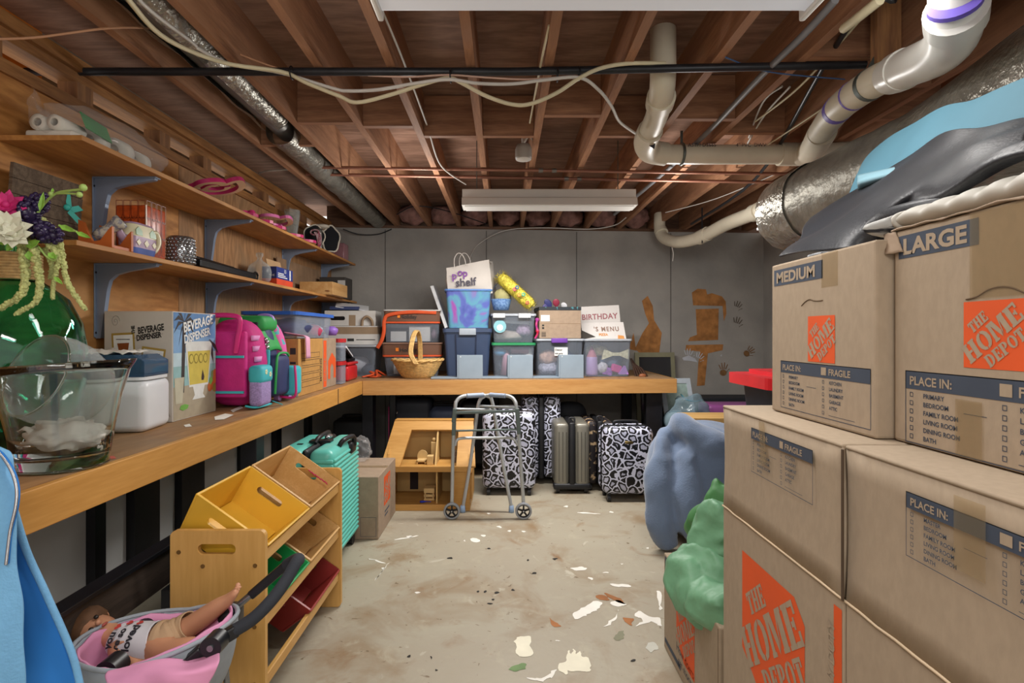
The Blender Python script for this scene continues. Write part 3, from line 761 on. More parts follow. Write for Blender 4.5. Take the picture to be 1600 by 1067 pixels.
# ------------------------------------------------------------------ wall shelves on grey brackets
SHELF = woodmat('shelf_board', 'c99454', 'a97542', 'Y', rough=.55, scale=2, dist=6, stretch=6, c3='a8753f')
SX = -1.5
Z1, Z2 = 1.616, 1.993                               # tops of the two shelves
sh2 = MB().box(WX + .001, SX, 1.955, 5.55, Z2 - .019, Z2).build('shelf', SHELF, label='upper long plywood shelf on the left wall, bag of white rolls on its near end', cat='shelf', bevel=.002)
sh1 = MB().box(WX + .001, SX, 1.93, 5.60, Z1 - .019, Z1).build('shelf', SHELF, label='lower long plywood shelf on the left wall, holding the orange canister', cat='shelf', bevel=.002)
BRK = mat('bracket_steel', '7f8da3', rough=.4, metal=.2, var=.05)
def bracket(Y, z, lb):
    t = thing('shelf_bracket', lb, 'bracket', (WX, Y, z - .33), 'grey brackets under the wall shelves')
    x0 = WX + .003
    ou = [(0, 0), (.012, -.005), (.03, -.005 + .0), ]
    poly = [(0, 0), (0, -.33), (.022, -.33), (.05, -.12), (.062, -.075), (.09, -.05), (.14, -.036), (.265, -.014), (.27, 0)]
    m = MB(); m.prism(poly, (x0, Y + .011, z - .0195), (1, 0, 0), (0, 0, 1), .022); m.build('web', BRK, t, bevel=.004)
    m = MB(); m.box(x0 - .002, x0 + .004, Y - .02, Y + .02, z - .345, z - .02); m.build('wall_plate', BRK, t, bevel=.002)
    m = MB(); m.box(x0, x0 + .275, Y - .02, Y + .02, z - .0255, z - .0195); m.build('arm_plate', BRK, t, bevel=.002)
    for zz in (-.325, -.06):
        m = MB(); m.cyl((x0 + .004, Y - .014, z + zz), (x0 + .006, Y - .014, z + zz), .005, 8); m.build('screw', BLACK, t)
    return t
nm = ['nearest', 'second', 'third', 'farthest']
for i, Y in enumerate((2.42, 3.32, 4.47, 5.42)):
    bracket(Y, Z2, f'{nm[i]} grey steel bracket under the upper wall shelf')
    bracket(Y + .01, Z1, f'{nm[i]} grey steel bracket under the lower wall shelf')

# ---- upper shelf things
CLEARB = clearmat('clear_bag', 'ffffff', 'e8e8ea', .07, .05, .9, .24)
CLEARP = clearmat('clear_plastic', 'f3f5f8', 'c9d2de', .20, .2)
def bag_surface(c, r, seed, amp=.18, base=None):
    m = MB(); c = Vector(c)
    m.ell(c, r, 30, 20, fn=lambda q: 1 + amp * nz(q, 2.2, seed) + .05 * nz(q, 8, seed))
    if base is not None:
        for v in m.v: v.z = max(v.z, base)
    return m
m = bag_surface((-1.65, 2.3, Z2 + .075), (.13, .33, .10), 1.0, .2, Z2 + .002)
m.T = Matrix(); m.grid(lambda u, v: Vector((-1.72 + .05 * nz((u * 3, v * 3, 1), 1), 1.99 + u * .16, Z2 + .05 + v * .15 * (1 - .7 * u) + .02 * nz((u * 4, v * 4, 0), 1))), 10, 8)
m.build('plastic_bag', CLEARB, label='clear plastic bag of white paper rolls on the upper shelf near end', cat='bag')
ROLL = mat('white_paper_roll', 'd6d2c6', rough=.8); 
m = MB(); m.rbox(-1.745, -1.57, 2.0, 2.16, Z2 + .001, Z2 + .036, .01); m.build('packet', ROLL, label='flat white packet under the small rolls at the bag mouth', cat='packet')
for i, (x, y, r, dy) in enumerate(((-1.705, 2.01, .03, .12), (-1.64, 2.005, .028, .12), (-1.66, 2.19, .058, .05), (-1.64, 2.30, .056, .06), (-1.64, 2.42, .05, .06))):
    m = MB(); z0 = Z2 + r + (.0375 if i < 2 else .002)
    m.lathe([(r * .5, 0), (r, 0), (r, dy), (r * .5, dy), (r * .5, 0)], (x, y, z0), 24, rot=(radians(-90), 0, 0))
    m.build('paper_roll', ROLL, label=['small white roll at the bag mouth, left one', 'small white roll at the bag mouth, right one', 'white disc roll behind the green card in the bag', 'white disc roll in the middle of the bag', 'white disc roll at the far end of the bag'][i], cat='roll', group='white rolls in the clear bag')
m = MB(); m.obox((-1.60, 2.16, Z2 + .10), (.004, .17, .065), (0, radians(-20), radians(8))); o = m.build('card', mat('green_card', '3f8a4c', rough=.6), label='green printed card inside the clear bag of rolls', cat='card')

def letter(name, pts, r, w, z, lb, top, edge, closed=False, tilt=None):
    """wooden letter: a flat ribbon along a path, painted top and pale sides"""
    t = MB(tilt) if tilt else MB()
    sp = spl(pts, 7, closed)
    N = len(sp); L_, Rr = [], []
    for i in range(N):
        a = sp[i - 1] if (i or closed) else sp[i]; b = sp[(i + 1) % N] if (i < N - 1 or closed) else sp[i]
        d = (b - a); s_ = Vector((-d.y, d.x, 0)).normalized() * w / 2
        L_.append(sp[i] + s_); Rr.append(sp[i] - s_)
    h = Vector((0, 0, r))
    V = L_ + Rr + [p + h for p in L_] + [p + h for p in Rr]
    n = N
    for i in range(N if closed else N - 1):
        j = (i + 1) % N
        pass
    idx = [(i, (i + 1) % N) for i in range(N if closed else N - 1)]
    t.add(V, [(2 * n + i, 3 * n + i, 3 * n + j, 2 * n + j) for i, j in idx] + [(i, j, n + j, n + i) for i, j in idx], 1)
    t.add(V, [(i, 2 * n + i, 2 * n + j, j) for i, j in idx] + [(n + i, n + j, 3 * n + j, 3 * n + i) for i, j in idx], 0)
    if not closed: t.add(V, [(0, n, 3 * n, 2 * n), (n - 1, 3 * n - 1, 4 * n - 1, 2 * n - 1)], 0)
    return t.build(name, [top, edge], label=lb, cat='letter', group='painted wooden letters on the upper shelf')
HPINK = mat('hot_pink_paint', 'c4316e', rough=.4, var=.15); LPINK = mat('light_pink_paint', 'c76a9c', rough=.4, var=.15); NAVYP = mat('navy_paint', '2b3560', rough=.4)
EDGE = mat('letter_edge', 'd9b08c', rough=.6)
def curl(cx, cy, rx, ry, turns=1.35, ph=0):
    out = []
    for k in range(15):
        a = ph + k / 14 * turns * 2 * pi; s_ = 1 - .55 * k / 14 if k > 8 else 1 - .05 * k / 8
        out.append((cx + rx * s_ * cos(a), cy + ry * s_ * sin(a), 0))
    return out
T1 = Matrix.Translation(Vector((-1.585, 3.02, Z2 + .095))) @ Matrix.Rotation(radians(-16), 4, 'Y') @ Matrix.Rotation(radians(6), 4, 'X')
letter('wooden_letter', [Vector(p) for p in curl(0, 0, .125, .20, 1.0)], .022, .04, 0, 'hot pink painted wooden letter ring tilted on the shelf edge', HPINK, EDGE, True, T1)
letter('wooden_letter', [Vector(p) for p in curl(0, 0, .055, .09, .8, .6)], .02, .032, 0, 'small hot pink curl lying inside the tilted pink letter ring', HPINK, EDGE, False, T1)
letter('wooden_letter', curl(0, 0, .10, .16, .8, 2), .02, .04, 0, 'navy painted wooden letter lying behind the tilted pink ring', NAVYP, EDGE, False, TR((-1.64, 2.86, Z2 + .003)))
letter('wooden_letter', [(-.10, -.3, 0), (.05, -.2, 0), (-.06, -.1, 0), (.06, 0, 0), (-.06, .1, 0), (.06, .2, 0), (-.05, .35, 0)], .02, .04, 0, 'zigzag pink wooden letter lying along the shelf front', HPINK, EDGE, False, TR((-1.57, 3.55, Z2 + .003)))
letter('wooden_letter', curl(0, 0, .10, .2, 1.0), .02, .035, 0, 'light pink oval wooden letter tilted on top of the zigzag letter', LPINK, EDGE, True, Matrix.Translation(Vector((-1.60, 3.80, Z2 + .075))) @ Matrix.Rotation(radians(-8), 4, 'Y'))
letter('wooden_letter', curl(0, 0, .045, .07, 1.2), .02, .03, 0, 'small light pink curl inside the tilted pink oval letter', LPINK, EDGE, False, TR((-1.60, 3.80, Z2 + .03)))
letter('wooden_letter', curl(0, 0, .05, .09, 1.0), .025, .03, 0, 'hot pink small wooden ring standing up behind the pink oval letter', HPINK, EDGE, True, Matrix.Translation(Vector((-1.66, 3.52, Z2 + .04))) @ Matrix.Rotation(radians(-20), 4, 'Y'))
letter('wooden_letter', [(-.08, -.25, 0), (.06, -.12, 0), (-.05, 0, 0), (.07, .12, 0), (-.04, .3, 0)], .02, .035, 0, 'pink wooden letter at the far end of the letter row', HPINK, EDGE, False, TR((-1.56, 4.18, Z2 + .003)))
letter('wooden_letter', [(-.06, -.25, 0), (.06, -.1, 0), (-.06, .05, 0), (.06, .2, 0)], .022, .05, 0, 'navy zigzag wooden letter beneath the far end of the pink oval', NAVYP, EDGE, False, TR((-1.63, 4.22, Z2 + .003)))
GLS = clearmat('clear_glass', 'f4f7f6', 'dfe6e6', .10, .05, .7)
m = MB(); m.lathe([(.0, 0), (.05, 0), (.055, .02), (.04, .1), (.055, .2), (.06, .27), (.055, .27), (.035, .1), (.05, .01)], (-1.68, 4.36, Z2 + .001), 20); m.build('glass_vase', GLS, label='tall clear glass vase standing behind the far wooden letters', cat='vase')
RIB = mat('red_white_ribbon', 'b8a0a4', rough=.6, c2='8a3348', scale=60, stretch=(1, 1, .3))
m = MB()
for k in range(4): m.tube(spl([(-1.56 + .01 * k, 4.52 + .012 * k, Z2 + .13), (-1.54 + .01 * k, 4.53, Z2 + .08), (-1.535, 4.54 + .015 * k, Z2 + .005)], 4), .006, 6)
m.tube([(-1.56 + .035 * cos(a), 4.53, Z2 + .13 + .022 * sin(a)) for a in [k * pi / 6 for k in range(12)]], .007, 6, closed=True)
m.build('ribbon', RIB, label='red and white ribbon bundle hanging at the far letters', cat='ribbon')
DARKV = mat('black_velvet', '14151a', rough=.9); IVORY = mat('ivory_trim', 'c9c2b4', rough=.6)
t = thing('party_mask', 'black mask shaped ornament edged with ivory beading on the upper shelf', 'ornament', (-1.6, 4.86, Z2))
def blob(cx, cz, rx, rz, n=26, w=.1, ph=0): return [(cx + rx * (1 + w * sin(5 * a + ph)) * cos(a), cz + rz * (1 + w * sin(5 * a + ph)) * sin(a)) for a in [2 * pi * k / n for k in range(n)]]
b1 = blob(0, .13, .075, .115, w=.07)
m = MB(); m.prism(b1, (-1.545, 4.9, Z2 + .002), (.94, .34, 0), (0, 0, 1), .03); m.build('panel', DARKV, t)
m = MB(); m.tube([Vector((-1.545, 4.9, Z2 + .002)) + Vector((.94, .34, 0)) * p[0] + Vector((0, 0, 1)) * p[1] + Vector((.01, -.03, 0)) for p in b1], .007, 8, closed=True); m.build('beaded_edge', IVORY, t)
b2 = blob(0, .12, .085, .1, w=.05, ph=1)
m = MB(); m.prism(b2, (-1.63, 4.72, Z2 + .002), (.94, .34, 0), (0, 0, 1), .03); m.build('panel', DARKV, t)
m = MB(); m.tube([Vector((-1.63, 4.72, Z2 + .002)) + Vector((.94, .34, 0)) * p[0] + Vector((0, 0, 1)) * p[1] + Vector((.01, -.03, 0)) for p in b2], .006, 8, closed=True); m.build('beaded_edge', IVORY, t)
m = MB(); m.ell((-1.60, 4.82, Z2 + .235), (.07, .05, .022), 16, 8); m.build('top_trim', IVORY, t)
m = MB(); m.lathe([(.0, 0), (.022, 0), (.024, .01), (.02, .13), (.026, .17), (0, .17)], (-1.545, 4.60, Z2 + .001), 16); m.build('candle_holder', mat('silver_grey', 'a7a7a3', rough=.25, metal=.8), label='small silver candle holder beside the black mask ornament', cat='candle holder')
PINKCL = clearmat('pink_clear', 'e7c9cf', 'c08f98', .35, .2)
m = MB(); m.rbox(-1.65, -1.52, 5.22, 5.38, Z2 + .001, Z2 + .16, .012); m.build('storage_box', PINKCL, label='clear pinkish plastic box at the far end of the upper shelf', cat='box')

# ---- lower shelf things
BARN = woodmat('weathered_slats', '4d4035', '6d5d4d', 'X', rough=.9, scale=4, dist=4)
m = MB()
for k in range(5): m.obox((-1.74 + .004 * k, 2.085, Z1 + .03 + .054 * k), (.012, .32, .052), (0, radians(6), 0))
m.build('rustic_sign', BARN, label='weathered brown slat panel leaning on the wall behind the flowers', cat='sign')
TEAL = mat('teal_ribbon', '3fb5a8', rough=.5)
m = MB(); bx = Vector((-1.722, 2.17, Z1 + .167))
uu, vv = Vector((.83, .55, 0)), Vector((0, 0, 1))
for pts in (((-.005, .0), (-.04, .035), (-.052, .02), (-.02, -.01)), ((.0, .0), (-.012, .06), (.008, .062), (.014, .0)), ((.0, .0), (.035, .012), (.05, -.005), (.02, -.018)), ((.01, -.005), (.052, -.055), (.036, -.065), (.0, -.02))):
    m.prism(pts, bx, uu, vv, .006)
m.ell(bx + Vector((.003, -.006, 0)), .013, 10, 6)
m.build('ribbon_bow', TEAL, label='teal ribbon bow on the rustic panel above the flowers', cat='bow', bevel=.002)
ORG = mat('orange_wood', 'b8612b', rough=.45, var=.15)
t = thing('napkin_holder', 'orange-brown wooden holder with curved sides on the lower shelf', 'holder', (-1.58, 2.2, Z1))
side = [(-.055, 0), (.075, 0), (.075, .085), (.06, .07), (.03, .03), (.0, .025), (-.02, .06), (-.035, .10), (-.055, .11)]
def hs(y):
    m = MB(); m.prism(side, (-1.585, y, Z1 + .001), (1, 0, 0), (0, 0, 1), .012); return m
hs(2.13).build('side_panel', ORG, t, bevel=.003); hs(2.24).build('side_panel', ORG, t, bevel=.003)
m = MB(); m.box(-1.64, -1.515, 2.13, 2.23, Z1 + .001, Z1 + .014); m.build('base', ORG, t)
CER = mat('printed_ceramic', 'b9b4a4', rough=.25, c2='7b7a86', scale=70, lo=.42, hi=.58, detail=2)
m = MB(); T2 = Matrix.Translation(Vector((-1.575, 2.19, Z1 + .085))) @ Euler((0, radians(50), radians(20))).to_matrix().to_4x4()
m.T = T2; m.lathe([(0, -.055), (.02, -.055), (.026, -.03), (.02, .0), (.024, .03), (.03, .045), (.028, .06), (0, .06)], (0, 0, 0), 18); m.build('ceramic_bottle', CER, label='small patterned ceramic bottle tilted in the orange wooden holder', cat='bottle')
# teapot-like ceramic jug
LAV = mat('lavender_glaze', 'a98fa8', rough=.25, var=.1, scale=30); CRM = mat('cream_glaze', 'd6cfae', rough=.25); BLUEG = mat('blue_glaze', '5467a8', rough=.3, var=.15); GRNG = mat('green_glaze', '5e8a58', rough=.3)
t = thing('teapot', 'lavender and cream house-shaped ceramic teapot with cream handle on the shelf edge', 'teapot', (-1.55, 2.33, Z1))
tc_ = Vector((-1.555, 2.335, Z1 + .001))
def tp(z0, z1, w0, w1, mt, nm, d=1.0):
    m = MB()
    def ringp(w, z): return [tc_ + Vector((p[0] * .7, p[1], z)) for p in rrect(.085 * w * 1.2 * d, .175 * w * d, .04 * w, 5)]
    a = ringp(w0, z0); b = ringp(w1, z1); n = len(a)
    m.add(a + b, [(i, (i + 1) % n, n + (i + 1) % n, n + i) for i in range(n)], 0, True); m.add(b, [tuple(range(n))], 0); m.add(a, [tuple(range(n))[::-1]], 0)
    return m.build(nm, mt, t)
tp(0, .028, .92, 1.02, BLUEG, 'blue_base'); tp(.028, .075, 1.02, 1.04, LAV, 'body'); tp(.075, .125, 1.05, .86, CRM, 'roof'); tp(.125, .133, .9, .8, LAV, 'lid')
m = MB(); fr = Vector((1, 0, 0))
for yy, zz, s_ in ((-.05, .05, .014), (.0, .05, .016), (.05, .05, .014)):
    m.prism([(0, -s_), (s_, 0), (0, s_), (-s_, 0)], tc_ + Vector((.037 * 1.0 + .0005, yy, zz)), (0, 1, 0), (0, 0, 1), .0015)
m.build('diamond_pattern', CRM, t)
m = MB()
for yy in (-.045, .045):
    m.prism([(-.02, 0), (.02, 0), (.02, .02), (.0, .036), (-.02, .02)], tc_ + Vector((.0365, yy, .08)), (-.0, 1, 0), (-.1, 0, 1), .0015)
m.build('window_pattern', GRNG, t)
m = MB(); m.tube(spl([tc_ + Vector((.0, .075, .11)), tc_ + Vector((.005, .115, .115)), tc_ + Vector((.008, .128, .075)), tc_ + Vector((.005, .105, .035)), tc_ + Vector((0, .08, .03))], 6), .011, 10); m.build('handle', CRM, t)
m = MB(); m.tube(spl([tc_ + Vector((0, -.08, .05)), tc_ + Vector((.0, -.11, .08)), tc_ + Vector((.0, -.125, .105))], 5), [.016] * 5 + [.013] * 6, 10); m.build('spout', LAV, t)
# shingled canister
SHG = mat('shingle_glaze', 'b34a1e', rough=.28, var=.25, scale=35); GROUT = mat('shingle_line', '6e2a14', rough=.4); PALEG = mat('pale_glaze_edge', 'd9b9a2', rough=.3)
t = thing('canister', 'glossy orange-red shingled ceramic canister under the upper shelf', 'canister', (-1.64, 2.43, Z1))
x0, x1, y0, y1 = -1.70, -1.565, 2.405, 2.545
m = MB(); m.rbox(x0, x1, y0, y1, Z1 + .001, Z1 + .235, .008); m.build('body', SHG, t)
m = MB()
for r_ in range(3):
    for c_ in range(4):
        cy_ = Z1 + .06 + r_ * .075
        for (o_, u_, wid) in (((x0 + .018 + c_ * .033, y0 - .0006, cy_), (1, 0, 0), .015), ((x1 + .0006, y0 + .018 + c_ * .035, cy_), (0, 1, 0), .015)):
            sh_ = [(-wid, .045), (-wid, -.02), (-wid * .7, -.035), (0, -.04), (wid * .7, -.035), (wid, -.02), (wid, .045)]
            inn = [(a * .86, b * .94) for a, b in sh_]
            m.prism(sh_, o_, u_, (0, 0, 1), .0004, hole=inn)
m.build('shingle_pattern', GROUT, t)
m = MB(); m.box(x1 - .003, x1 + .001, y0 - .001, y0 + .003, Z1 + .06, Z1 + .234); m.build('pale_corner', PALEG, t)  # pale strip down the front corner
# hobnail candle cup
SIL = mat('silver_ceramic', 'a4a7ab', rough=.18, metal=.85)
m = MB(); c_ = Vector((-1.575, 2.68, Z1 + .001)); m.lathe([(0, 0), (.05, 0), (.058, .01), (.06, .07), (.056, .135), (.052, .14), (.048, .13), (.05, .02), (0, .01)], c_, 28)
for zz in range(8):
    for k in range(20):
        a = 2 * pi * (k + .5 * (zz % 2)) / 20; r_ = .0595 if zz < 6 else .0565
        m.ell(c_ + Vector((r_ * cos(a), r_ * sin(a), .016 + zz * .0155)), .0075, 6, 4)
m.build('candle_cup', SIL, label='silver hobnail candle cup beside the orange canister', cat='candle holder')
GBLK = mat('gloss_black', '131316', rough=.2, var=.2, scale=30)
t = thing('fireplace_tool', 'long black folding tool lying along the lower shelf edge', 'tool', (-1.54, 3.05, Z1))
m = MB(); m.bar((-1.555, 2.78, Z1 + .03), (-1.545, 3.38, Z1 + .02), .05, .045); m.bar((-1.60, 2.80, Z1 + .065), (-1.58, 3.2, Z1 + .05), .03, .02); m.build('body', GBLK, t, bevel=.008)
m = MB(); m.tube([(-1.545, 3.42 + .028 * cos(a), Z1 + .03 + .022 * sin(a)) for a in [k * pi / 8 for k in range(16)]], .006, 8, closed=True); m.build('ring', GBLK, t)
m = MB(); m.lathe([(0, 0), (.055, 0), (.068, .02), (.072, .07), (.062, .105), (.03, .13), (.016, .14), (.013, .155), (.022, .17), (.022, .185), (0, .19)], (-1.565, 3.52, Z1 + .001), 28); m.build('glass_jar', GLS, label='clear round glass bottle with knob stopper on the lower shelf', cat='jar')
t = thing('bulb_box', 'small blue and red carton with torn cardboard flap on the lower shelf', 'box', (-1.57, 3.8, Z1))
BLUEB = mat('blue_carton', '28377c', rough=.5); REDB = mat('red_carton', 'd04a2c', rough=.5); WTX = mat('white_print', 'e4e4e0', rough=.6); KRAFT = mat('kraft_board', 'b2906a', rough=.8)
m = MB(); m.box(-1.63, -1.53, 3.70, 3.98, Z1 + .045, Z1 + .125); m.build('carton', BLUEB, t, bevel=.002)
m = MB(); m.box(-1.63, -1.53, 3.70, 3.98, Z1 + .001, Z1 + .0449); m.build('lower_band', REDB, t)
m = MB(); m.obox((-1.615, 3.86, Z1 + .15), (.004, .24, .07), (0, radians(-12), 0)); m.build('flap', KRAFT, t)
o_ = (-1.5295, 3.72, Z1 + .05); m = MB(); m.text('10', (-1.5293, 3.82, Z1 + .09), (0, 1, 0), (0, 0, 1), .04)
for k in range(3): m.rect(0, .16 - .03 * k, .006 + k * .012, .012 + k * .012, o_, (0, 1, 0), (0, 0, 1))
m.text('THE', (-1.58, 3.6993, Z1 + .06), (1, 0, 0), (0, 0, 1), .02); m.rect(.2, .22, 0, .07, o_, (0, 1, 0), (0, 0, 1))
m.build('print', WTX, t)
m = MB(); m.box(-1.775, -1.765, 4.28, 5.3, Z1 + .001, Z1 + .27); m.build('fibre_board', mat('grey_brown_board', '8d7258', rough=.9, var=.15), label='grey-brown board standing against the wall on the lower shelf', cat='board')
PINE = woodmat('pine', 'd3ab74', 'c0925a', 'Y', rough=.5, scale=2, dist=3)
t = thing('wooden_box', 'flat pale pine box at the far end of the lower shelf', 'box', (-1.58, 5.0, Z1))
m = MB(); m.box(-1.72, -1.44, 4.62, 5.05, Z1 + .001, Z1 + .11); m.build('box', PINE, t, bevel=.003)
m = MB(); m.prism([(.0, 0), (.03, -.006), (.05, .0), (.03, .009), (.01, .008)], (-1.51, 4.619, Z1 + .03), (1, 0, 0), (0, 0, 1), .001); m.build('knot', mat('wood_knot', '8a5a33', rough=.6), t)
t = thing('carton', 'dark carton with white labels behind the pine box on the lower shelf', 'box', (-1.6, 5.3, Z1))
m = MB(); m.box(-1.72, -1.48, 5.12, 5.36, Z1 + .001, Z1 + .2); m.build('carton', mat('dark_carton', '3a3735', rough=.6), t, bevel=.003)
m = MB(); m.rect(0, .07, 0, .1, (-1.55, 5.1195, Z1 + .07), (1, 0, 0), (0, 0, 1)); m.rect(-.065, -.01, 0, .06, (-1.55, 5.1195, Z1 + .08), (1, 0, 0), (0, 0, 1)); m.build('label', mat('paper_label', 'b9b8b4', rough=.7), t)

# ------------------------------------------------------------------ near end of the bench: vase of flowers, glass bowl
GREENG = glassmat('green_glass', '78dcc0')
t = thing('flower_vase', 'big green glass jug vase with rope neck holding artificial flowers', 'vase', (-1.57, 1.76, BT))
vc = Vector((-1.60, 1.80, BT + .001))
m = MB(); m.lathe([(r_ * .89 if r_ > .07 else r_, z_) for r_, z_ in [(0, 0), (.13, 0), (.165, .03), (.195, .12), (.215, .24), (.216, .33), (.20, .42), (.16, .50), (.10, .545), (.06, .565), (.055, .66), (.062, .68), (.056, .68), (.05, .66), (.055, .57), (.15, .49), (.19, .42), (.207, .33), (.205, .24), (.18, .1), (.12, .012), (0, .012)]], vc, 40); m.build('jug', GREENG, t)
ROPE = mat('jute_rope', 'a98a5a', rough=.9, var=.2, scale=60)
m = MB()
for k in range(9): m.tube([vc + Vector((.066 * cos(a), .066 * sin(a), .565 + k * .0095)) for a in [j * pi / 10 for j in range(20)]], .006, 6, closed=True)
m.build('rope_neck', ROPE, t)
AMA = mat('yellow_green_amaranth', 'b4b878', rough=.8, var=.2, scale=60); STEM = mat('pale_green_stem', 'a3c06a', rough=.6); BERRY = mat('purple_berry', '2f2445', rough=.25, var=.3, scale=80)
LEAFG = mat('bright_leaf', '86b84a', rough=.5, var=.15, scale=30); CREAMF = mat('cream_petal', 'd8d8c2', rough=.7); PINKF = mat('magenta_petal', 'c42d73', rough=.6, var=.2, scale=30)
def strand(pts, r0=.013):
    m = MB(); sp = spl(pts, 14); N = len(sp)
    for i, p in enumerate(sp):
        r = r0 * (1 - .5 * i / N)
        for k in range(5):
            a = R.uniform(0, 2 * pi); b = R.uniform(-1, 1)
            m.ell(p + Vector((cos(a) * .6, sin(a) * .6, b * .6)) * r, r * R.uniform(.4, .62), 6, 4)
    m.tube(sp, r0 * .5, 6)
    m.build('amaranth_strand', AMA, t)
Yv = 1.70
strand([P(30, 365, Yv), P(34, 385, Yv - .04), P(40, 430, Yv - .06), P(32, 460, Yv - .07), P(0, 482, Yv - .08)], .016)
strand([P(45, 375, Yv), P(55, 395, Yv - .05), P(62, 440, Yv - .05), P(56, 470, Yv - .06), P(26, 490, Yv - .08)], .014)
strand([P(50, 338, Yv), P(72, 350, Yv - .02), P(90, 372, Yv - .02), P(97, 400, Yv), P(105, 440, Yv), P(118, 462, Yv), P(133, 483, Yv)], .0125)
strand([P(60, 370, Yv), P(78, 382, Yv - .02), P(90, 405, Yv - .02), P(84, 440, Yv), P(82, 466, Yv)], .0115)
strand([P(70, 390, Yv), P(80, 410, Yv), P(78, 435, Yv)], .010)
def berries(c, rx, ry, n):
    m = MB(); c = Vector(c)
    for k in range(n):
        q = Vector((R.gauss(0, 1), R.gauss(0, 1), R.gauss(0, 1))).normalized()
        m.ell(c + Vector((q.x * rx, q.y * rx, q.z * ry)), .0085, 7, 5)
    m.ell(c, (rx * .9, rx * .9, ry * .9), 10, 6); m.build('berry_cluster', BERRY, t)
berries(P(40, 333, 1.66), .032, .045, 70); berries(P(62, 316, 1.68), .02, .03, 40); berries(P(66, 362, 1.66), .03, .028, 50); berries(P(84, 368, 1.67), .02, .02, 30)
def flower(c, r, mt, n=7, nrm=(.5, -.8, .3)):
    m = MB(); c = Vector(c); z = Vector(nrm).normalized(); u = z.orthogonal().normalized(); w = z.cross(u)
    for lay, (rr, up) in enumerate(((1, .25), (.65, .55))):
        for k in range(n):
            a = 2 * pi * (k + .5 * lay) / n; d = u * cos(a) + w * sin(a); s_ = z.cross(d)
            pts = [c, c + d * r * rr * .5 + s_ * r * .33 + z * r * up * .4, c + d * r * rr + z * r * up, c + d * r * rr * .5 - s_ * r * .33 + z * r * up * .4]
            m.add(pts + [p - z * .003 for p in pts], [(0, 1, 2, 3), (4, 7, 6, 5), (0, 4, 5, 1), (1, 5, 6, 2), (2, 6, 7, 3), (3, 7, 4, 0)])
    m.ell(c + z * r * .2, r * .2, 8, 5)
    m.build('blossom', mt, t)
flower(P(10, 322, 1.62), .05, PINKF, 8); flower(P(12, 357, 1.60), .06, CREAMF); flower(P(22, 368, 1.60), .045, CREAMF); flower(P(-14, 345, 1.6), .05, CREAMF)
def leaf(a, b, w, mt=LEAFG):
    a, b = Vector(a), Vector(b); d = b - a; s_ = d.cross(Vector((.2, -1, .3))).normalized() * w; up = s_.cross(d).normalized() * w * .4
    m = MB(); top = [a, a.lerp(b, .3) + s_, a.lerp(b, .7) + s_ * .7, b, a.lerp(b, .7) - s_ * .7, a.lerp(b, .3) - s_]
    mid = [a.lerp(b, .33) - up, a.lerp(b, .7) - up]
    V = top + mid; m.add(V, [(0, 1, 6), (1, 2, 7, 6), (2, 3, 7), (0, 6, 5), (6, 7, 4, 5), (7, 3, 4)]); m.build('leaf', mt, t, solid=.0015)
for a, b, w in (((40, 385), (62, 376), .014), ((44, 392), (50, 408), .013), ((20, 372), (-5, 380), .016), ((62, 330), (68, 300), .008), ((92, 352), (118, 362), .009), ((118, 362), (142, 372), .007), ((30, 378), (4, 372), .013), ((82, 300), (82, 294), .004), ((75, 395), (88, 404), .01), ((84, 432), (98, 444), .006), ((18, 382), (10, 392), .012)):
    leaf(P(*a, 1.64), P(*b, 1.64), w)
m = MB(); m.tube(spl([P(50, 350, 1.67), P(66, 322, 1.67), P(86, 303, 1.66), P(108, 298, 1.65), P(128, 296, 1.64)], 6), .004, 6); m.tube(spl([P(86, 303, 1.66), P(100, 302, 1.65), P(122, 303, 1.64)], 4), .003, 6)
m.ell(P(130, 293, 1.64), .011, 8, 5); m.ell(P(124, 304, 1.64), .009, 8, 5); m.ell(P(80, 303, 1.66), .008, 8, 5); m.build('green_spray', STEM, t)
m = MB(); m.tube(spl([P(60, 385, 1.66), P(72, 400, 1.66), P(84, 407, 1.66), P(90, 398, 1.66)], 6), .003, 6); m.tube(spl([P(92, 352, 1.65), P(105, 356, 1.65), P(120, 362, 1.64)], 5), .003, 6); m.build('tendril', STEM, t)
m = MB()
for k in range(6): m.tube(spl([vc + Vector((.01 * cos(k), .01 * sin(k), .6)), vc + Vector((.03 * cos(k * 1.1), .03 * sin(k * 1.1), .72)), P(20 + 11 * k, 350 + (k % 3) * 8, 1.68)], 4), .003, 5)
m.build('stem', STEM, t)

GLB = glassmat('bowl_glass', 'f4f8f7')
t = thing('glass_bowl', 'large flared clear glass bowl at the bench corner with paper inside', 'bowl', (-1.284, 1.6, BT))
bc = Vector((-1.284, 1.6, BT + .001))
prof = [(0, 0), (.105, 0), (.112, .008), (.115, .03), (.125, .1), (.145, .2), (.165, .27), (.18, .295), (.175, .298), (.16, .27), (.14, .2), (.12, .1), (.108, .035), (0, .03)]
m = MB(); m.lathe(prof, bc, 56)
for v in m.v:
    k = (v.z - bc.z) / .3
    v.z += .012 * k * ((v.x - bc.x) / .17)
m.build('bowl', GLB, t)
m = MB()
def rp(a): return bc + Vector((.178 * cos(a), .178 * sin(a), .297 + .012 * cos(a)))
m.tube([rp(2 * pi * k / 56) for k in range(56)], .003, 6, closed=True); m.build('rim', glassmat('glass_edge', 'e8f0ee'), t); m = MB(); m.tube([bc + Vector((.110 * cos(2 * pi * k / 40), .110 * sin(2 * pi * k / 40), .006)) for k in range(40)], .004, 6, closed=True); m.build('foot_ring', glassmat('glass_edge', 'e8f0ee'), t)
m = MB(); T3 = Matrix.Translation(bc + Vector((-.005, -.005, .245))) @ Euler((radians(68), 0, radians(-18))).to_matrix().to_4x4() @ Matrix.Scale(1.14, 4)
m.T = T3
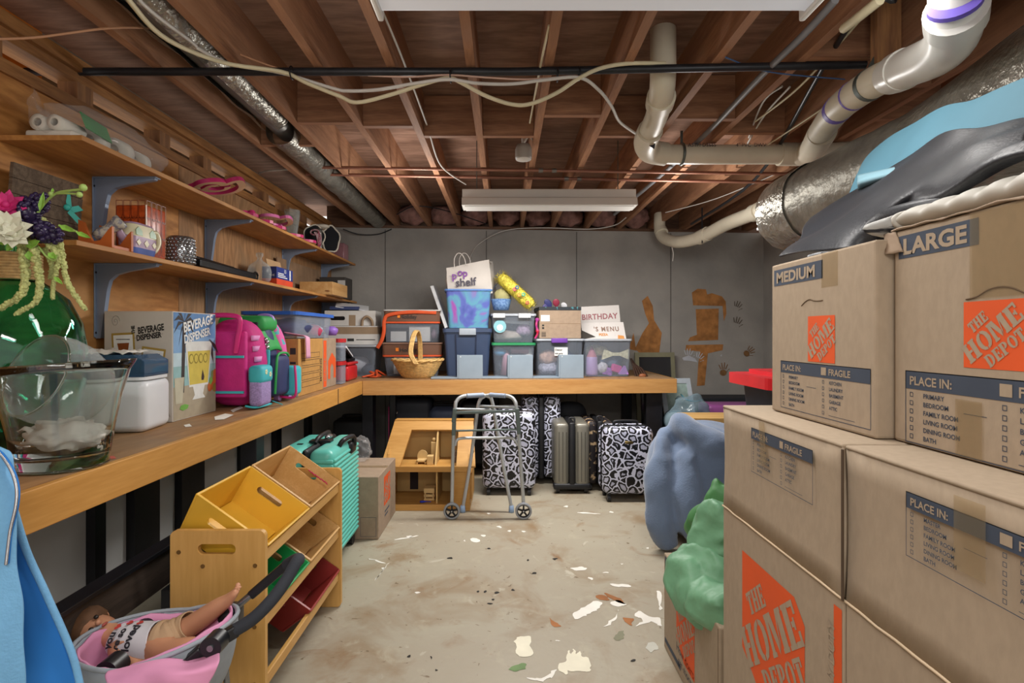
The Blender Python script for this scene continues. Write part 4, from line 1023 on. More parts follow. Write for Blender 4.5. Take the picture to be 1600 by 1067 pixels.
m.lathe([(0, -.11), (.04, -.108), (.085, -.08), (.108, -.02), (.112, .02), (.105, .06)], (0, 0, 0), 44)
m.build('glass_globe', clearmat('globe_glass', 'f6f9f8', 'dfe6e6', .05, .03, .9, .5), label='clear glass globe vase lying tilted inside the big glass bowl', cat='vase')
m = MB(T3); m.tube([(.1035 * cos(2 * pi * k / 44), .1035 * sin(2 * pi * k / 44), .06) for k in range(44)], .003, 6, closed=True); o = m.build('rim', MATS['glass_edge'], bpy.data.objects['glass_globe'])
PAPER = mat('crumpled_paper', 'd3cfc6', rough=.8, var=.05)
m = MB(); m.ell(bc + Vector((.015, .0, .085)), (.098, .085, .052), 36, 20, fn=lambda q: 1 + .35 * nz(q, 2.6, 5) + .15 * nz(q, 7, 5)); 
for v in m.v:
    v.z = max(v.z, bc.z + .033)
m.build('crumpled_paper', PAPER, label='crumpled white tissue paper at the bottom of the glass bowl', cat='paper')
m = MB(); m.grid(lambda u, v: bc + Vector((-.09 + .07 * u, -.05 + .1 * v, .05 + .10 * u * (1 - u) + .06 * (1 - u) + .015 * nz((u * 5, v * 5, 2), 1))), 10, 10); m.build('paper_sheet', PAPER, label='loose white paper sheet at the left side inside the glass bowl', cat='paper', solid=.002)

# white appliance with blue lid
WPL = mat('white_plastic', 'd9dcdf', rough=.3, var=.02); BLID = clearmat('smoky_blue_lid', '7f9fc0', '52708f', .40, .08)
t = thing('countertop_machine', 'white kitchen appliance with smoky blue see-through lid on the bench', 'appliance', (-1.55, 2.22, BT))
MT = TR((-1.535, 2.215, BT), radians(8))
m = MB(MT); m.rbox(-.17, .13, -.10, .12, .001, .205, .03, 4); m.build('base', WPL, t)
m = MB(MT); m.prism(rrect(.292, .212, .03), (-.02, .01, .2051), (1, 0, 0), (0, 1, 0), .012); m.build('rim_band', WPL, t, bevel=.003)
m = MB(MT); m.prism([(-.165, 0), (.122, 0), (.122, .06), (.08, .085), (-.165, .09)], (0, .11, .218), (1, 0, 0), (0, 0, 1), .20); m.build('lid', BLID, t, bevel=.012)
m = MB(MT); m.grid(lambda u, v: Vector((-.17 + .22 * u, -.08 + .18 * v, .312 + .02 * nz((u * 4, v * 4, 1), 1) + .012 * nz((u * 14, v * 14, 1), 1))), 20, 14); m.build('paper_sheet', PAPER, label='crumpled white paper lying on the smoky blue lid', cat='paper', solid=.002)

# beverage dispenser carton
CART = mat('grey_white_carton', 'c3bcb2', rough=.6, var=.04)
t = thing('dispenser_carton', 'tall printed carton for a drink dispenser, palm and lemonade picture', 'box', (-1.59, 2.58, BT))
x0, x1, y0, y1, z0, z1 = -1.745, -1.447, 2.40, 2.76, BT + .001, BT + .485
m = MB(); m.box(x0, x1, y0, y1, z0, z1); m.build('carton', CART, t, bevel=.002)
o, u, v = Vector((x1 + .0006, y0, z0)), Vector((0, 1, 0)), Vector((0, 0, 1)); n = Vector((.0004, 0, 0))
def lay(m, polys, k, mi): 
    for p in polys: m.flat(p, o + n * k, u, v, mi)
cols = ['7ea6cf', 'b7cfd8', '8fb7b8', 'a69c86', '3b3532', 'd9dcd8', 'cdbb55', 'b9b6a0', 'c4662f', '6faa4c', 'e2e4e2', '7d8f57', '8d7f33', '5c87b8']
pm = [mat('carton_ink_' + nm_, c, rough=.5, var=.06, scale=25) for nm_, c in zip(('sky', 'haze', 'sea', 'sand', 'palm', 'glass', 'lemonade', 'tumbler', 'fruit', 'lime', 'white', 'leaf', 'slice', 'deep_sky'), cols)]
m = MB()
lay(m, [[(.005, .30), (.355, .30), (.355, .48), (.005, .48)]], 0, 0); lay(m, [[(.005, .2), (.355, .2), (.355, .3), (.005, .3)]], 0, 1); lay(m, [[(.005, .15), (.355, .15), (.355, .24), (.005, .24)]], .5, 2)
lay(m, [[(.005, .004), (.355, .004), (.355, .15), (.005, .15)]], 1, 3); lay(m, [[(.005, .41), (.355, .36), (.355, .48), (.005, .48)]], .5, 13)
lay(m, [[(.06, .12), (.085, .12), (.10, .44), (.075, .44)]], 2, 4)
for a in (.2, .9, 1.5, 2.1, 2.8, 3.4, -.4, -1.0, 4.2):
    q = (.088, .44); tip = (q[0] + .095 * cos(a), min(.478, max(.2, q[1] + .095 * sin(a) - .03))); mid = ((q[0] + tip[0]) / 2, min(.478, (q[1] + tip[1]) / 2 + .028))
    tip = (max(.006, tip[0]), tip[1]); mid = (max(.008, mid[0]), mid[1])
    lay(m, [[q, (mid[0], mid[1] - .02), tip, mid]], 2.2, 4)
for a in (-.6, -1.2, -2.0, -2.6):
    q = (.30, .36); tip = (q[0] + .1 * cos(a), q[1] + .13 * sin(a)); lay(m, [[q, ((q[0] + tip[0]) / 2 - .012, (q[1] + tip[1]) / 2), tip, ((q[0] + tip[0]) / 2 + .012, (q[1] + tip[1]) / 2 + .01)]], 1.8, 4)
lay(m, [[(.125, .14), (.285, .14), (.32, .335), (.30, .35), (.11, .35), (.095, .335)]], 3, 5); lay(m, [[(.128, .15), (.282, .15), (.305, .305), (.112, .305)]], 4, 6)
lay(m, [[(.155, .14), (.255, .14), (.24, .1), (.26, .08), (.15, .08), (.17, .1)]], 3, 5)
for cx_ in (.14, .18, .22, .26): lay(m, [[(cx_ + .02 * cos(k * pi / 5), .27 + .024 * sin(k * pi / 5)) for k in range(10)]], 5, 12); lay(m, [[(cx_ + .015 * cos(k * pi / 5), .27 + .018 * sin(k * pi / 5)) for k in range(10)]], 6, 6)
lay(m, [[(.225, .165), (.245, .165), (.25, .18), (.235, .215), (.225, .18)]], 6, 4)
lay(m, [[(.02, .075), (.07, .075), (.085, .19), (.01, .19)]], 4, 7)
for cx_, cy_, c in ((.33, .13, 8), (.345, .16, 8), (.315, .155, 9), (.33, .185, 11), (.30, .125, 8), (.35, .19, 8), (.345, .12, 12)): lay(m, [[(min(.355, cx_ + .02 * cos(k * pi / 5)), cy_ + .022 * sin(k * pi / 5)) for k in range(10)]], 5 + cx_, c)
lay(m, [[(.05, .05), (.075, .04), (.11, .045), (.12, .06), (.09, .068), (.06, .065)]], 5, 9)
rt = Vector((0, .975, .18)); rv = Vector((0, -.10, .995))
m.text('BEVERAGE', o + n * 8 + u * .078 + v * .392, rt, rv, .062, 10, off=.0018, sx=.88); m.text('DISPENSER', o + n * 8 + u * .082 + v * .342, rt, rv, .052, 10, off=.0016, sx=.90)
m.build('picture_panel', pm, t)
m = MB(); o2, u2 = Vector((x0, y0 - .0006, z0)), Vector((1, 0, 0)); n2 = Vector((0, -.0004, 0))
def l2(p, k, mi): m.flat(p, o2 + n2 * k, u2, v, mi)
rt = Vector((.985, 0, .15)); rv = Vector((-.08, 0, .99))
m.text('THE', o2 + n2 + u2 * .135 + v * .385, rv, -rt, .02, 0, off=.001)
m.text('BEVERAGE', o2 + n2 + u2 * .148 + v * .385, rt, rv, .04, 0, off=.0015, sx=.62); m.text('DISPENSER', o2 + n2 + u2 * .142 + v * .355, rt, rv, .034, 0, off=.0015, sx=.67)
m.rect(.15, .29, .345, .346, o2 + n2, rt, rv, 0)
for cx_, cy_, ang, w, h, c in ((.085, .33, .05, .10, .12, 8), (.21, .265, -.14, .105, .12, 6)):
    def q(a, b): return (cx_ + a * cos(ang) - b * sin(ang), cy_ + a * sin(ang) + b * cos(ang))
    for k, (s_, mi) in enumerate(((1, 1), (.84, 2))): l2([q(-w / 2 * s_, -h / 2 * s_), q(w / 2 * s_, -h / 2 * s_), q(w / 2 * s_, h / 2 * s_), q(-w / 2 * s_, h / 2 * s_)], 1 + k, mi)
    l2([q(-.018, -.03), q(.018, -.03), q(.026, .015), q(-.026, .015)], 4, 3 if c == 8 else 4)
    m.rect(-.03, .03, 0, .003, o2 + n2 * 4 + u2 * q(0, .03)[0] + v * q(0, .03)[1], (1, 0, 0), v, 0)
m.tube([o2 + n2 + u2 * (.05 + .02 * (1 - k / 24) * cos(k * .5)) + v * (.44 + .028 * (1 - k / 24) * sin(k * .5)) for k in range(24)], .0008, 5, 5)
l2([(.225, .17), (.25, .178), (.27, .17), (.25, .162)], 4, 6); l2([(.2, .04), (.24, .07), (.28, .05), (.29, .02), (.26, .045), (.23, .035)], 1, 5); m.rect(.22, .28, .10, .102, o2 + n2, u2, v, 5); m.rect(.22, .28, .11, .112, o2 + n2, u2, v, 5)
m.build('side_print', [mat('carton_black_ink', '262422', rough=.6), mat('gold_border', 'a98d45', rough=.5), pm[10], mat('tea_brown', '8a4a22', rough=.5), pm[6], mat('carton_grey_ink', '9c958b', rough=.6), pm[9]], t)

# ------------------------------------------------------------------ school bags
MAG = mat('magenta_fabric', 'c2267c', rough=.7, var=.08, scale=20, bump=.15, bscale=90); MAG2 = mat('light_pink_stripe', 'd68ac0', rough=.7); TEALF = mat('turquoise_fabric', '3fb0bb', rough=.6, var=.08); LILM = mat('lilac_mesh', '9a86b8', rough=.7, var=.2, scale=120)
HOTP = mat('hot_pink_plastic', 'd5337f', rough=.35); LILP = mat('lilac_plastic', 'a98ad6', rough=.35); NAVYF = mat('navy_fabric', '2c3560', rough=.6, var=.08); GRNF = mat('green_fabric', '2f9a4d', rough=.6, var=.1); BLKF = mat('black_fabric', '1d2026', rough=.7); PDOT = mat('dotted_pink_fabric', 'd45a9e', rough=.7, c2='4fa8b0', scale=26, lo=.60, hi=.64, detail=0)
def pack(c, w, d, h, mt, t, nm='body', pw=2.8, taper=.25):
    m = MB(); c = Vector(c)
    def fn(q):
        k = (abs(q.x) ** pw + abs(q.y) ** pw + abs(q.z) ** pw) ** (-1 / pw)
        return k
    m.ell(c, (w / 2, d / 2, h / 2), 28, 18, fn=fn)
    for v_ in m.v:
        k = (v_.z - c.z) / h; v_.x -= (v_.x - c.x) * max(0, k) * taper; v_ += Vector((nz(v_, 9), nz(v_, 9, 3), 0)) * .006
    return m.build(nm, mt, t)
t = thing('school_bag', 'magenta rolling school bag with pink pull handle beside the dispenser carton', 'backpack', (-1.42, 2.93, BT))
pack((-1.43, 2.94, BT + .235), .31, .24, .46, MAG, t)
m = MB(); m.rbox(-1.555, -1.315, 2.792, 2.83, BT + .06, BT + .40, .012); m.build('back_panel', MAG, t)
for zz in (.09, .27): 
    m = MB(); m.bar((-1.55, 2.788, BT + zz), (-1.32, 2.788, BT + zz), .008, .012); m.build('trim_tape', TEALF, t)
m = MB(); m.tube(spl([(-1.36, 2.785, BT + .29), (-1.345, 2.775, BT + .36), (-1.33, 2.77, BT + .455), (-1.37, 2.77, BT + .478), (-1.47, 2.775, BT + .478), (-1.51, 2.78, BT + .46), (-1.52, 2.785, BT + .36)], 6), .0125, 12); m.build('pull_handle', HOTP, t)
for k in range(4):
    zz = BT + .185 + k * .055; m = MB()
    m.grid(lambda a, b: Vector((-1.283 - .03 * (2 * abs(a - .3)) ** 2 - .022 * max(0, (zz - BT - .235) / .23) * 1.6, 2.85 + .17 * a, zz + .028 * b)), 8, 2); m.build('stripe', MAG2, t, solid=.006)
m = MB(); m.rbox(-1.30, -1.235, 2.79, 2.93, BT + .015, BT + .165, .02); m.build('pocket', LILM, t)
m = MB(); m.rbox(-1.303, -1.228, 2.785, 2.935, BT + .13, BT + .225, .024); m.build('pocket_flap', TEALF, t)
m = MB()
for yy, zz in ((2.84, .19), (2.89, .175)):
    for k in range(5): m.ell((-1.2275, yy + .009 * cos(k * 1.257), BT + zz + .009 * sin(k * 1.257)), (.002, .006, .006), 6, 4)
m.build('flower_badge', mat('white_yellow_badge', 'e8e4b8', rough=.5), t)
m = MB(); m.tube(spl([(-1.31, 2.785, BT + .02), (-1.262, 2.80, BT + .012), (-1.24, 2.93, BT + .015)], 5), .006, 6); m.bar((-1.235, 2.93, BT + .03), (-1.20, 2.97, BT + .006), .018, .004); m.build('strap', TEALF, t)
t = thing('school_bag', 'green and navy school bag standing behind the magenta bag', 'backpack', (-1.43, 3.080, BT))
pack((-1.44, 3.100, BT + .245), .30, .17, .48, NAVYF, t)
m = MB(); 
def gtop(u_, v_):
    a = -1.2 + u_ * 2.5; return Vector((-1.44 + .152 * (1 - .35 * (v_)) * cos(0) * (1 if True else 0) * (.98 + .02 * cos(a)) - .02 * v_, 3.010 + .18 * u_, BT + .30 + .16 * v_ - .05 * (u_ - .5) ** 2))
m.grid(gtop, 8, 8); m.build('green_panel', GRNF, t, solid=.012)
m = MB(); m.rbox(-1.57, -1.31, 2.995, 3.200, BT + .40, BT + .487, .035, 4); m.build('top_flap', GRNF, t)
m = MB(); m.rbox(-1.54, -1.34, 2.985, 3.000, BT + .33, BT + .45, .005); m.build('opening', BLKF, t)
m = MB(); m.rbox(-1.32, -1.235, 3.000, 3.190, BT + .04, BT + .27, .035, 4); m.build('front_pocket', NAVYF, t)
m = MB(); m.tube(spl([(-1.25, 3.000, BT + .06), (-1.24, 2.995, BT + .2), (-1.245, 3.030, BT + .272), (-1.245, 3.140, BT + .278), (-1.25, 3.190, BT + .26)], 6), .007, 8); m.tube(spl([(-1.32, 2.980, BT + .16), (-1.31, 2.980, BT + .30), (-1.32, 3.000, BT + .36), (-1.36, 2.990, BT + .40)], 6), .010, 8); m.build('piping', GRNF, t)
m = MB()
for k in range(5): m.ell((-1.295 + .01 * (k % 2), 2.985, BT + .30 + .014 * k), .012, 8, 5)
m.build('key_charm', mat('silver_charm', 'b8b8bb', rough=.2, metal=.9), t)
m = MB(); m.rbox(-1.30, -1.27, 2.970, 2.990, BT + .02, BT + .3, .006); m.build('side_strap', TEALF, t)
t = thing('school_bag', 'pink dotted school bag with turquoise pocket and lilac pull handle', 'backpack', (-1.42, 3.215, BT))
pack((-1.43, 3.245, BT + .24), .29, .14, .47, PDOT, t)
m = MB(); m.rbox(-1.295, -1.205, 3.165, 3.285, BT + .03, BT + .20, .022); m.build('front_pocket', TEALF, t)
m = MB(); m.tube(spl([(-1.30, 3.160, BT + .03), (-1.205, 3.155, BT + .025), (-1.195, 3.155, BT + .11), (-1.205, 3.165, BT + .205)], 5), .007, 8); m.build('piping', HOTP, t)
m = MB(); m.tube(spl([(-1.33, 3.145, BT + .42), (-1.33, 3.145, BT + .48), (-1.40, 3.145, BT + .485), (-1.41, 3.145, BT + .44)], 5), .014, 10); m.build('pull_handle', LILP, t)
for yy in (3.155, 3.305):
    m = MB(); m.cyl((-1.31, yy, BT + .032), (-1.285, yy, BT + .032), .03, 16); m.build('wheel', LILP, t)

# ------------------------------------------------------------------ things on the bench, left arm far end
def prints(m, o, u, v, items, mi=0):
    for b, x, y, s in items: m.text(b, Vector(o) + Vector(u) * x + Vector(v) * y, u, v, s, mi, off=.0006)
CARD = mat('cardboard', 'a08f7a', rough=.85, var=.045, scale=70, stretch=(1, 1, .5), bump=.05, bscale=120)
CARD2 = mat('cardboard_worn', '988470', rough=.85, var=.07, scale=30, bump=.05)
CARD3 = mat('cardboard_warm', 'b08347', rough=.85, var=.06, scale=30)
CINK = mat('box_blue_ink', '3d4655', rough=.7); COR = mat('box_orange_ink', 'd8541f', rough=.7, var=.04); CTAPE = clearmat('packing_tape', 'efe8d8', 'b5a58d', .10, .3); BKINK = mat('box_black_ink', '2c2a28', rough=.7)
t = thing('moving_box', 'plain brown carton with printed check list on the left bench arm', 'box', (-1.45, 3.6, BT))
m = MB(); m.box(-1.62, -1.262, 3.37, 3.83, BT + .001, BT + .355); m.build('carton', CARD3, t, bevel=.003)
m = MB(); o_ = Vector((-1.2612, 3.40, BT + .03)); uu, vv = Vector((0, 1, 0)), Vector((0, 0, 1))
for k in range(5): m.frame2(.03, .36, .02 + .045 * k, .055 + .045 * k, .0025, o_, uu, vv)
m.text('MOVING', o_ + uu * .40 + vv * .03, vv, -uu, .04, 0, off=.001)
o2_ = Vector((-1.262 - .05, 3.3693, BT + .26)); m.rect(0, .035, 0, .04, o2_, (1, 0, 0), vv); m.rect(0, .035, -.06, -.045, o2_, (1, 0, 0), vv)
m.build('print', BKINK, t)
m = MB(); m.box(-1.30, -1.2615, 3.3685, 3.3695, BT + .002, BT + .03); m.build('tape_tear', WTX, t)
t = thing('moving_box', 'carton with orange corner stripe and orange print on the left bench arm', 'box', (-1.45, 4.05, BT))
m = MB(); m.box(-1.66, -1.275, 3.87, 4.17, BT + .001, BT + .355); m.build('carton', CARD2, t, bevel=.003)
o_ = Vector((-1.2743, 3.87, BT))
m = MB(); m.rect(.008, .075, .01, .34, o_, uu, vv); m.flat([(.11, .06), (.16, .06), (.16, .14), (.20, .17), (.24, .14), (.24, .06), (.29, .06), (.29, .2), (.20, .25), (.11, .19)], o_, uu, vv); m.build('orange_print', COR, t)
m = MB(); m.text('FRAGILE', o_ + Vector((.0004, 0, 0)) + uu * .06 + vv * .05, vv, -uu, .045, 0); m.build('writing', CARD2, t)
# storage bin with blue lid
CLR = clearmat('tote_plastic', 'eef2f6', 'aeb9c9', .22, .25); BLUELID = mat('blue_lid', '2c62b8', rough=.35)
def shell(m, w0, d0, w1, d1, h, r=.03, y0=0.0, bottom=True, mi=0, th=0):
    """tapered open box; front face on y=0 at the bottom; x centred"""
    A = [Vector((p[0], y0 + d0 / 2 + p[1], .003)) for p in rrect(w0, d0, r, 4)]
    B = [Vector((p[0], y0 + d0 / 2 + p[1], h)) for p in rrect(w1, d1, r, 4)]
    n = len(A)
    m.add(A + B, [(i, (i + 1) % n, n + (i + 1) % n, n + i) for i in range(n)], mi, True)
    if bottom: m.add(A, [tuple(range(n))[::-1]], mi)
    return m
def lidslab(m, w, d, z, th, r=.03, yc=0.0, mi=0):
    m.prism([(p[0], p[1] + yc) for p in rrect(w, d, r, 4)], (0, 0, z), (1, 0, 0), (0, 1, 0), th, mi); return m
def heap(c, r, mt, lb, nm='clothing', cat='clothing', sd=1.0, group=None, amp=.18):
    m = MB(); m.ell(c, r, 22, 14, fn=lambda q: 1 + amp * nz(q, 1.8, sd) + .12 * nz(q, 5, sd))
    for v in m.v: v.z = max(v.z, c[2] - r[2] * .8)
    return m.build(nm, mt, label=lb, cat=cat, group=group)
TB = TR((-1.46, 3.42, BT + .356), 0)
t = thing('storage_bin', 'clear storage bin with blue lid full of clothes on top of the two cartons', 'bin', (-1.46, 3.78, BT + .356))
m = MB(TB); shell(m, .30, .70, .33, .73, .15); m.build('bin', CLR, t)
m = MB(TB); lidslab(m, .36, .77, .15, .022, .04, .36); m.build('lid', BLUELID, t, bevel=.006)
NAVC = mat('navy_cloth', '30365a', rough=.9, var=.15); ROSEC = mat('rose_cloth', 'a83a58', rough=.9); GREYC2 = mat('pale_cloth', 'c3bfc4', rough=.9, var=.1); PNKC = mat('pale_pink_cloth', 'd59ab5', rough=.9, var=.08)
heap((-1.43, 3.66, BT + .425), (.13, .22, .066), NAVC, 'navy clothes inside the blue-lidded storage bin', sd=2)
heap((-1.37, 3.90, BT + .405), (.075, .10, .047), ROSEC, 'rose red cloth inside the blue-lidded storage bin', sd=3)
heap((-1.46, 4.02, BT + .415), (.12, .10, .055), GREYC2, 'pale clothes at the far end of the blue-lidded bin', sd=4)
m = MB(); m.grid(lambda a, b: Vector((-1.36 + .125 * min(1, a * 1.6) + .004 * nz((a * 4, b * 4, 0), 1), 3.40 + .07 * b + .03 * a, BT + .362 + .035 * (1 - a) * (1 - .5 * b) - .13 * max(0, a - .6) / .4)), 16, 6)
m.build('cloth', PNKC, label='pale pink cloth hanging over the corner of the plain brown carton', cat='cloth', solid=.006)
m = MB(); m.lathe([(0, 0), (.035, 0), (.05, .03), (.05, .05), (.02, .07), (0, .07)], (-1.32, 4.20, BT + .375), 14); m.build('toy', mat('violet_plastic', '8a63b8', rough=.4), label='violet plastic toy piece beside the blue-lidded bin far end', cat='toy')
REDL = mat('red_lid', 'b3262a', rough=.35)
for k, zz in enumerate((BT + .001, BT + .176)):
    t = thing('canister', ['clear canister with red lid, lower of the two by the striped carton', 'clear canister with red lid, upper of the two by the striped carton'][k], 'canister', (-1.31, 4.27, zz))
    m = MB(TR((-1.315, 4.20, zz))); shell(m, .14, .14, .14, .14, .145, .025); m.build('jar', CLR, t)
    m = MB(TR((-1.315, 4.27, zz))); lidslab(m, .15, .15, .145, .029, .03); m.build('lid', REDL, t, bevel=.004)
REDT = mat('red_tin_enamel', 'c0262a', rough=.25)
t = thing('lunch_tin', 'small bright red tin box at the inner corner of the bench', 'tin', (-1.33, 4.6, BT))
m = MB(); m.rbox(-1.40, -1.255, 4.43, 4.72, BT + .001, BT + .13, .025, 4); m.build('tin', REDT, t)
m = MB(); m.rbox(-1.403, -1.252, 4.427, 4.723, BT + .131, BT + .155, .01); m.build('lid', REDT, t)
t = thing('handheld_device', 'black and white electronic device leaning on the red tin', 'device', (-1.33, 4.6, BT + .156))
m = MB(); m.obox((-1.33, 4.58, BT + .215), (.10, .24, .03), (radians(-24), 0, 0)); m.build('body', GBLK, t, bevel=.008)
m = MB(); m.obox((-1.33, 4.56, BT + .24), (.10, .22, .02), (radians(-24), 0, 0)); m.build('cover', WPL, t, bevel=.006)
m = MB(); m.obox((-1.33, 4.62, BT + .17), (.11, .18, .026)); m.build('base', GBLK, t, bevel=.005)
ORC = mat('orange_strap_fabric', 'cf5226', rough=.7, var=.1)
m = MB(); m.tube(spl([(-1.24, 4.80, BT + .012), (-1.16, 4.86, BT + .03), (-1.20, 4.93, BT + .05), (-1.10, 4.90, BT + .015), (-1.22, 4.88, BT + .012), (-1.12, 4.83, BT + .012), (-1.15, 4.95, BT + .06), (-1.06, 4.90, BT + .02)], 6), .014, 6, flat=.5)
m.build('strap', ORC, label='tangle of orange webbing strap on the bench corner', cat='strap')
# corner stack of white boxes over a clear bin
t = thing('storage_bin', 'clear bin in the bench corner under white cartons', 'bin', (-1.40, 5.12, BT))
TM = TR((-1.40, 5.0, BT), ROTB)
m = MB(TM); shell(m, .40, .44, .46, .50, .27); m.build('bin', CLR, t)
m = MB(TM); lidslab(m, .50, .53, .27, .018, .03, .22); m.build('lid', clearmat('lid_plastic', 'e8ecf0', 'cfd6de', .5, .3), t)
heap((-1.42, 5.2, BT + .10), (.15, .16, .085), GREYC2, 'pale grey cloth inside the clear corner bin', sd=6)
heap((-1.27, 5.15, BT + .06), (.06, .08, .05), mat('dark_grey_cloth', '4a4c58', rough=.9), 'dark grey cloth inside the clear corner bin', sd=7)
WCART = mat('white_carton', 'c2c0bc', rough=.6, var=.05); BROWNB = mat('brown_band', '8f7a62', rough=.7)
t = thing('carton', 'white carton with brown band on the clear corner bin', 'box', (-1.41, 5.15, BT + .29))
m = MB(TM); m.box(-.24, .24, .02, .42, .289, .46); m.build('carton', WCART, t, bevel=.003)
m = MB(TM); m.box(-.2405, .2405, .0195, .30, .385, .45); m.build('brown_band', BROWNB, t)
m = MB(TM); m.rect(-.03, .03, .32, .345, (0, .0185, 0), (1, 0, 0), (0, 0, 1)); m.rect(.05, .22, .33, .337, (0, .0185, 0), (1, 0, 0), (0, 0, 1)); m.build('printed_mark', BKINK, t)
t = thing('carton', 'open white file carton on top of the corner stack', 'box', (-1.42, 5.15, BT + .46))
m = MB(TM); m.box(-.24, .22, .04, .40, .462, .60); m.build('carton', WCART, t, bevel=.003)
m = MB(TM); m.prism(rrect(.13, .035, .015), (-.12, .0395, .53), (1, 0, 0), (0, 0, 1), .002); m.build('hand_hole', GBLK, t)
m = MB(TM); m.tube(spl([(.10, .03, .46), (.11, .02, .52), (.15, .015, .545), (.19, .02, .51), (.195, .03, .46)], 5), .012, 8); m.rect(-.02, .04, .46, .56, (0, .039, 0), (1, 0, 0), (0, 0, 1)); m.build('brown_strap', BROWNB, t)
m = MB(TM); m.obox((-.02, .2, .645), (.30, .22, .006), (.25, .12, .2)); m.build('paper', WPL, label='white papers sticking out of the open file carton', cat='paper')
m = MB(TM); m.obox((-.08, .18, .625), (.26, .2, .03), (.0, .0, .1)); m.build('binder', mat('navy_binder', '27355f', rough=.5), label='navy folder lying in the open file carton', cat='folder')

# ------------------------------------------------------------------ back arm of the bench
def BK(px, Y): 
    x = (px - CX) * Y / F; return TR((x, Y, BT), ROTB)
# soft orange organisers
def soft_box(z, h, w0, w1, lb, lidc):
    T_ = BK(644, 5.02) @ Matrix.Translation((0, 0, z))
    t = thing('storage_bag', lb, 'bag', T_ @ Vector((0, .2, 0)))
    m = MB(T_); shell(m, w0, .36, w1, .40, h, .03)
    for v in m.v: v += Vector((nz(v, 8), nz(v, 8, 2), 0)) * .008
    m.build('clear_body', CLR, t)
    m = MB(T_); shell(m, w1 + .004, .404, w1 + .012, .412, h * .34, .03, y0=-.022, bottom=False)
    for v in m.v: v.z += h * .66
    m.build('brown_band', clearmat('brown_film', 'c9a08a', '8a6450', .6, .25), t)
    m = MB(T_); shell(m, w1 + .006, .406, w1 + .006, .406, .018, .03, y0=-.023, bottom=False)
    for v in m.v: v.z += h * .60
    m.build('orange_trim', ORC, t)
    m = MB(T_); lidslab(m, w1 + .03, .43, h, .012, .03, .18); m.build('lid', lidc, t)
    m = MB(T_); m.box(-w1 / 2 + .12, -w1 / 2 + .145, -.03, -.024, h * .78, h * .88); m.build('orange_tab', mat('bright_orange_tab', 'e8801f', rough=.5), t)
    m = MB(T_); prints(m, (0, -.0285, 0), (1, 0, 0), (0, 0, 1), [('Holiday', -.11, h * .76, .05)]); m.build('writing', BKINK, t)
    return T_
Ta = soft_box(.001, .295, .46, .53, 'clear storage bag with brown band behind the wicker basket, lower of two', mat('brown_lid', '8b6a58', rough=.5))
Tb_ = soft_box(.31, .285, .47, .50, 'clear storage bag with orange strap stacked above the wicker basket', mat('grey_white_lid', 'bcb8b4', rough=.5))
PAPW = mat('white_paper', 'd2cdc6', rough=.8, var=.04)
m = MB(Ta); m.box(-.17, .20, .03, .05, .02, .19); m.build('paper_pack', PAPW, label='white paper pack inside the lower orange-trimmed bag', cat='paper')
m = MB(Tb_); m.box(-.03, .16, .03, .3, .01, .15); m.build('white_box', PAPW, label='white box at the right inside the upper orange-trimmed bag', cat='box')
m = MB(Tb_); m.box(-.20, -.06, .05, .3, .01, .10); m.build('white_box', PAPW, label='low white box at the left inside the upper orange-trimmed bag', cat='box')
heap(Tb_ @ Vector((.195, .15, .08)), (.03, .08, .06), mat('mauve_cloth', '8f6f7c', rough=.9), 'mauve cloth at the right edge inside the upper bag', sd=8)
m = MB(Tb_); m.tube(spl([(.22, -.03, .27), (.0, -.035, .275), (-.2, -.035, .25), (-.245, -.035, .2), (-.25, -.035, .1), (-.27, -.03, .02), (-.31, -.02, -.05)], 8), [.017] * 57, 8, flat=.3, up=(0, 1, 0))
m.build('strap', ORC, label='orange zip strap drooping off the upper storage bag', cat='strap')
# wicker basket
WICK = mat('wicker', 'c9a365', rough=.6, var=.2, scale=45); WICK2 = mat('wicker_dark', 'b08a4c', rough=.6, var=.2, scale=45)
TW = BK(651, 4.73)
t = thing('basket', 'oval wicker basket with tall hoop handle in front of the storage bags', 'basket', TW @ Vector((0, 0, 0)))
def bw(k): return .125 + .09 * k ** .8, .085 + .06 * k ** .8
m = MB(TW)
for j in range(11):
    k = j / 10; a, b = bw(k)
    m.tube([((a + .004 * sin(i * pi + j * pi)) * cos(2 * pi * i / 44), .1 + (b + .004 * sin(i * pi + j * pi)) * sin(2 * pi * i / 44), .012 + .13 * k + .012 * abs(cos(2 * pi * i / 44)) * k) for i in range(44)], .0085, 6, closed=True)
m.build('woven_side', WICK, t)
m = MB(TW); m.prism([(.125 * cos(2 * pi * i / 24), .1 + .085 * sin(2 * pi * i / 24)) for i in range(24)], (0, 0, .002), (1, 0, 0), (0, 1, 0), .012)
for i in range(22):
    an = 2 * pi * i / 22; m.tube([((bw(k)[0] - .004) * cos(an), .1 + (bw(k)[1] - .004) * sin(an), .012 + .135 * k) for k in (0, .3, .6, 1)], .005, 5)
m.build('stakes', WICK2, t)
a, b = bw(1); m = MB(TW)
for ph in (0, pi): m.tube([((a + .006 + .006 * cos(i * .9 + ph)) * cos(2 * pi * i / 60), .1 + (b + .006 + .006 * cos(i * .9 + ph)) * sin(2 * pi * i / 60), .15 + .012 * abs(cos(2 * pi * i / 60)) + .006 * sin(i * .9 + ph)) for i in range(60)], .008, 6, closed=True)
m.build('braided_rim', WICK, t)
m = MB(TW)
for dx in (-.012, .0, .012): m.tube(spl([(.035 * cos(0) + dx - .035, -.055, .13), (dx - .045, -.045, .22), (dx - .035, .0, .34), (dx - .015, .06, .405), (dx + .0, .13, .40), (dx + .01, .2, .32), (dx + .012, .235, .2), (dx + .01, .24, .14)], 7), .010, 7)
m.build('handle', WICK, t)
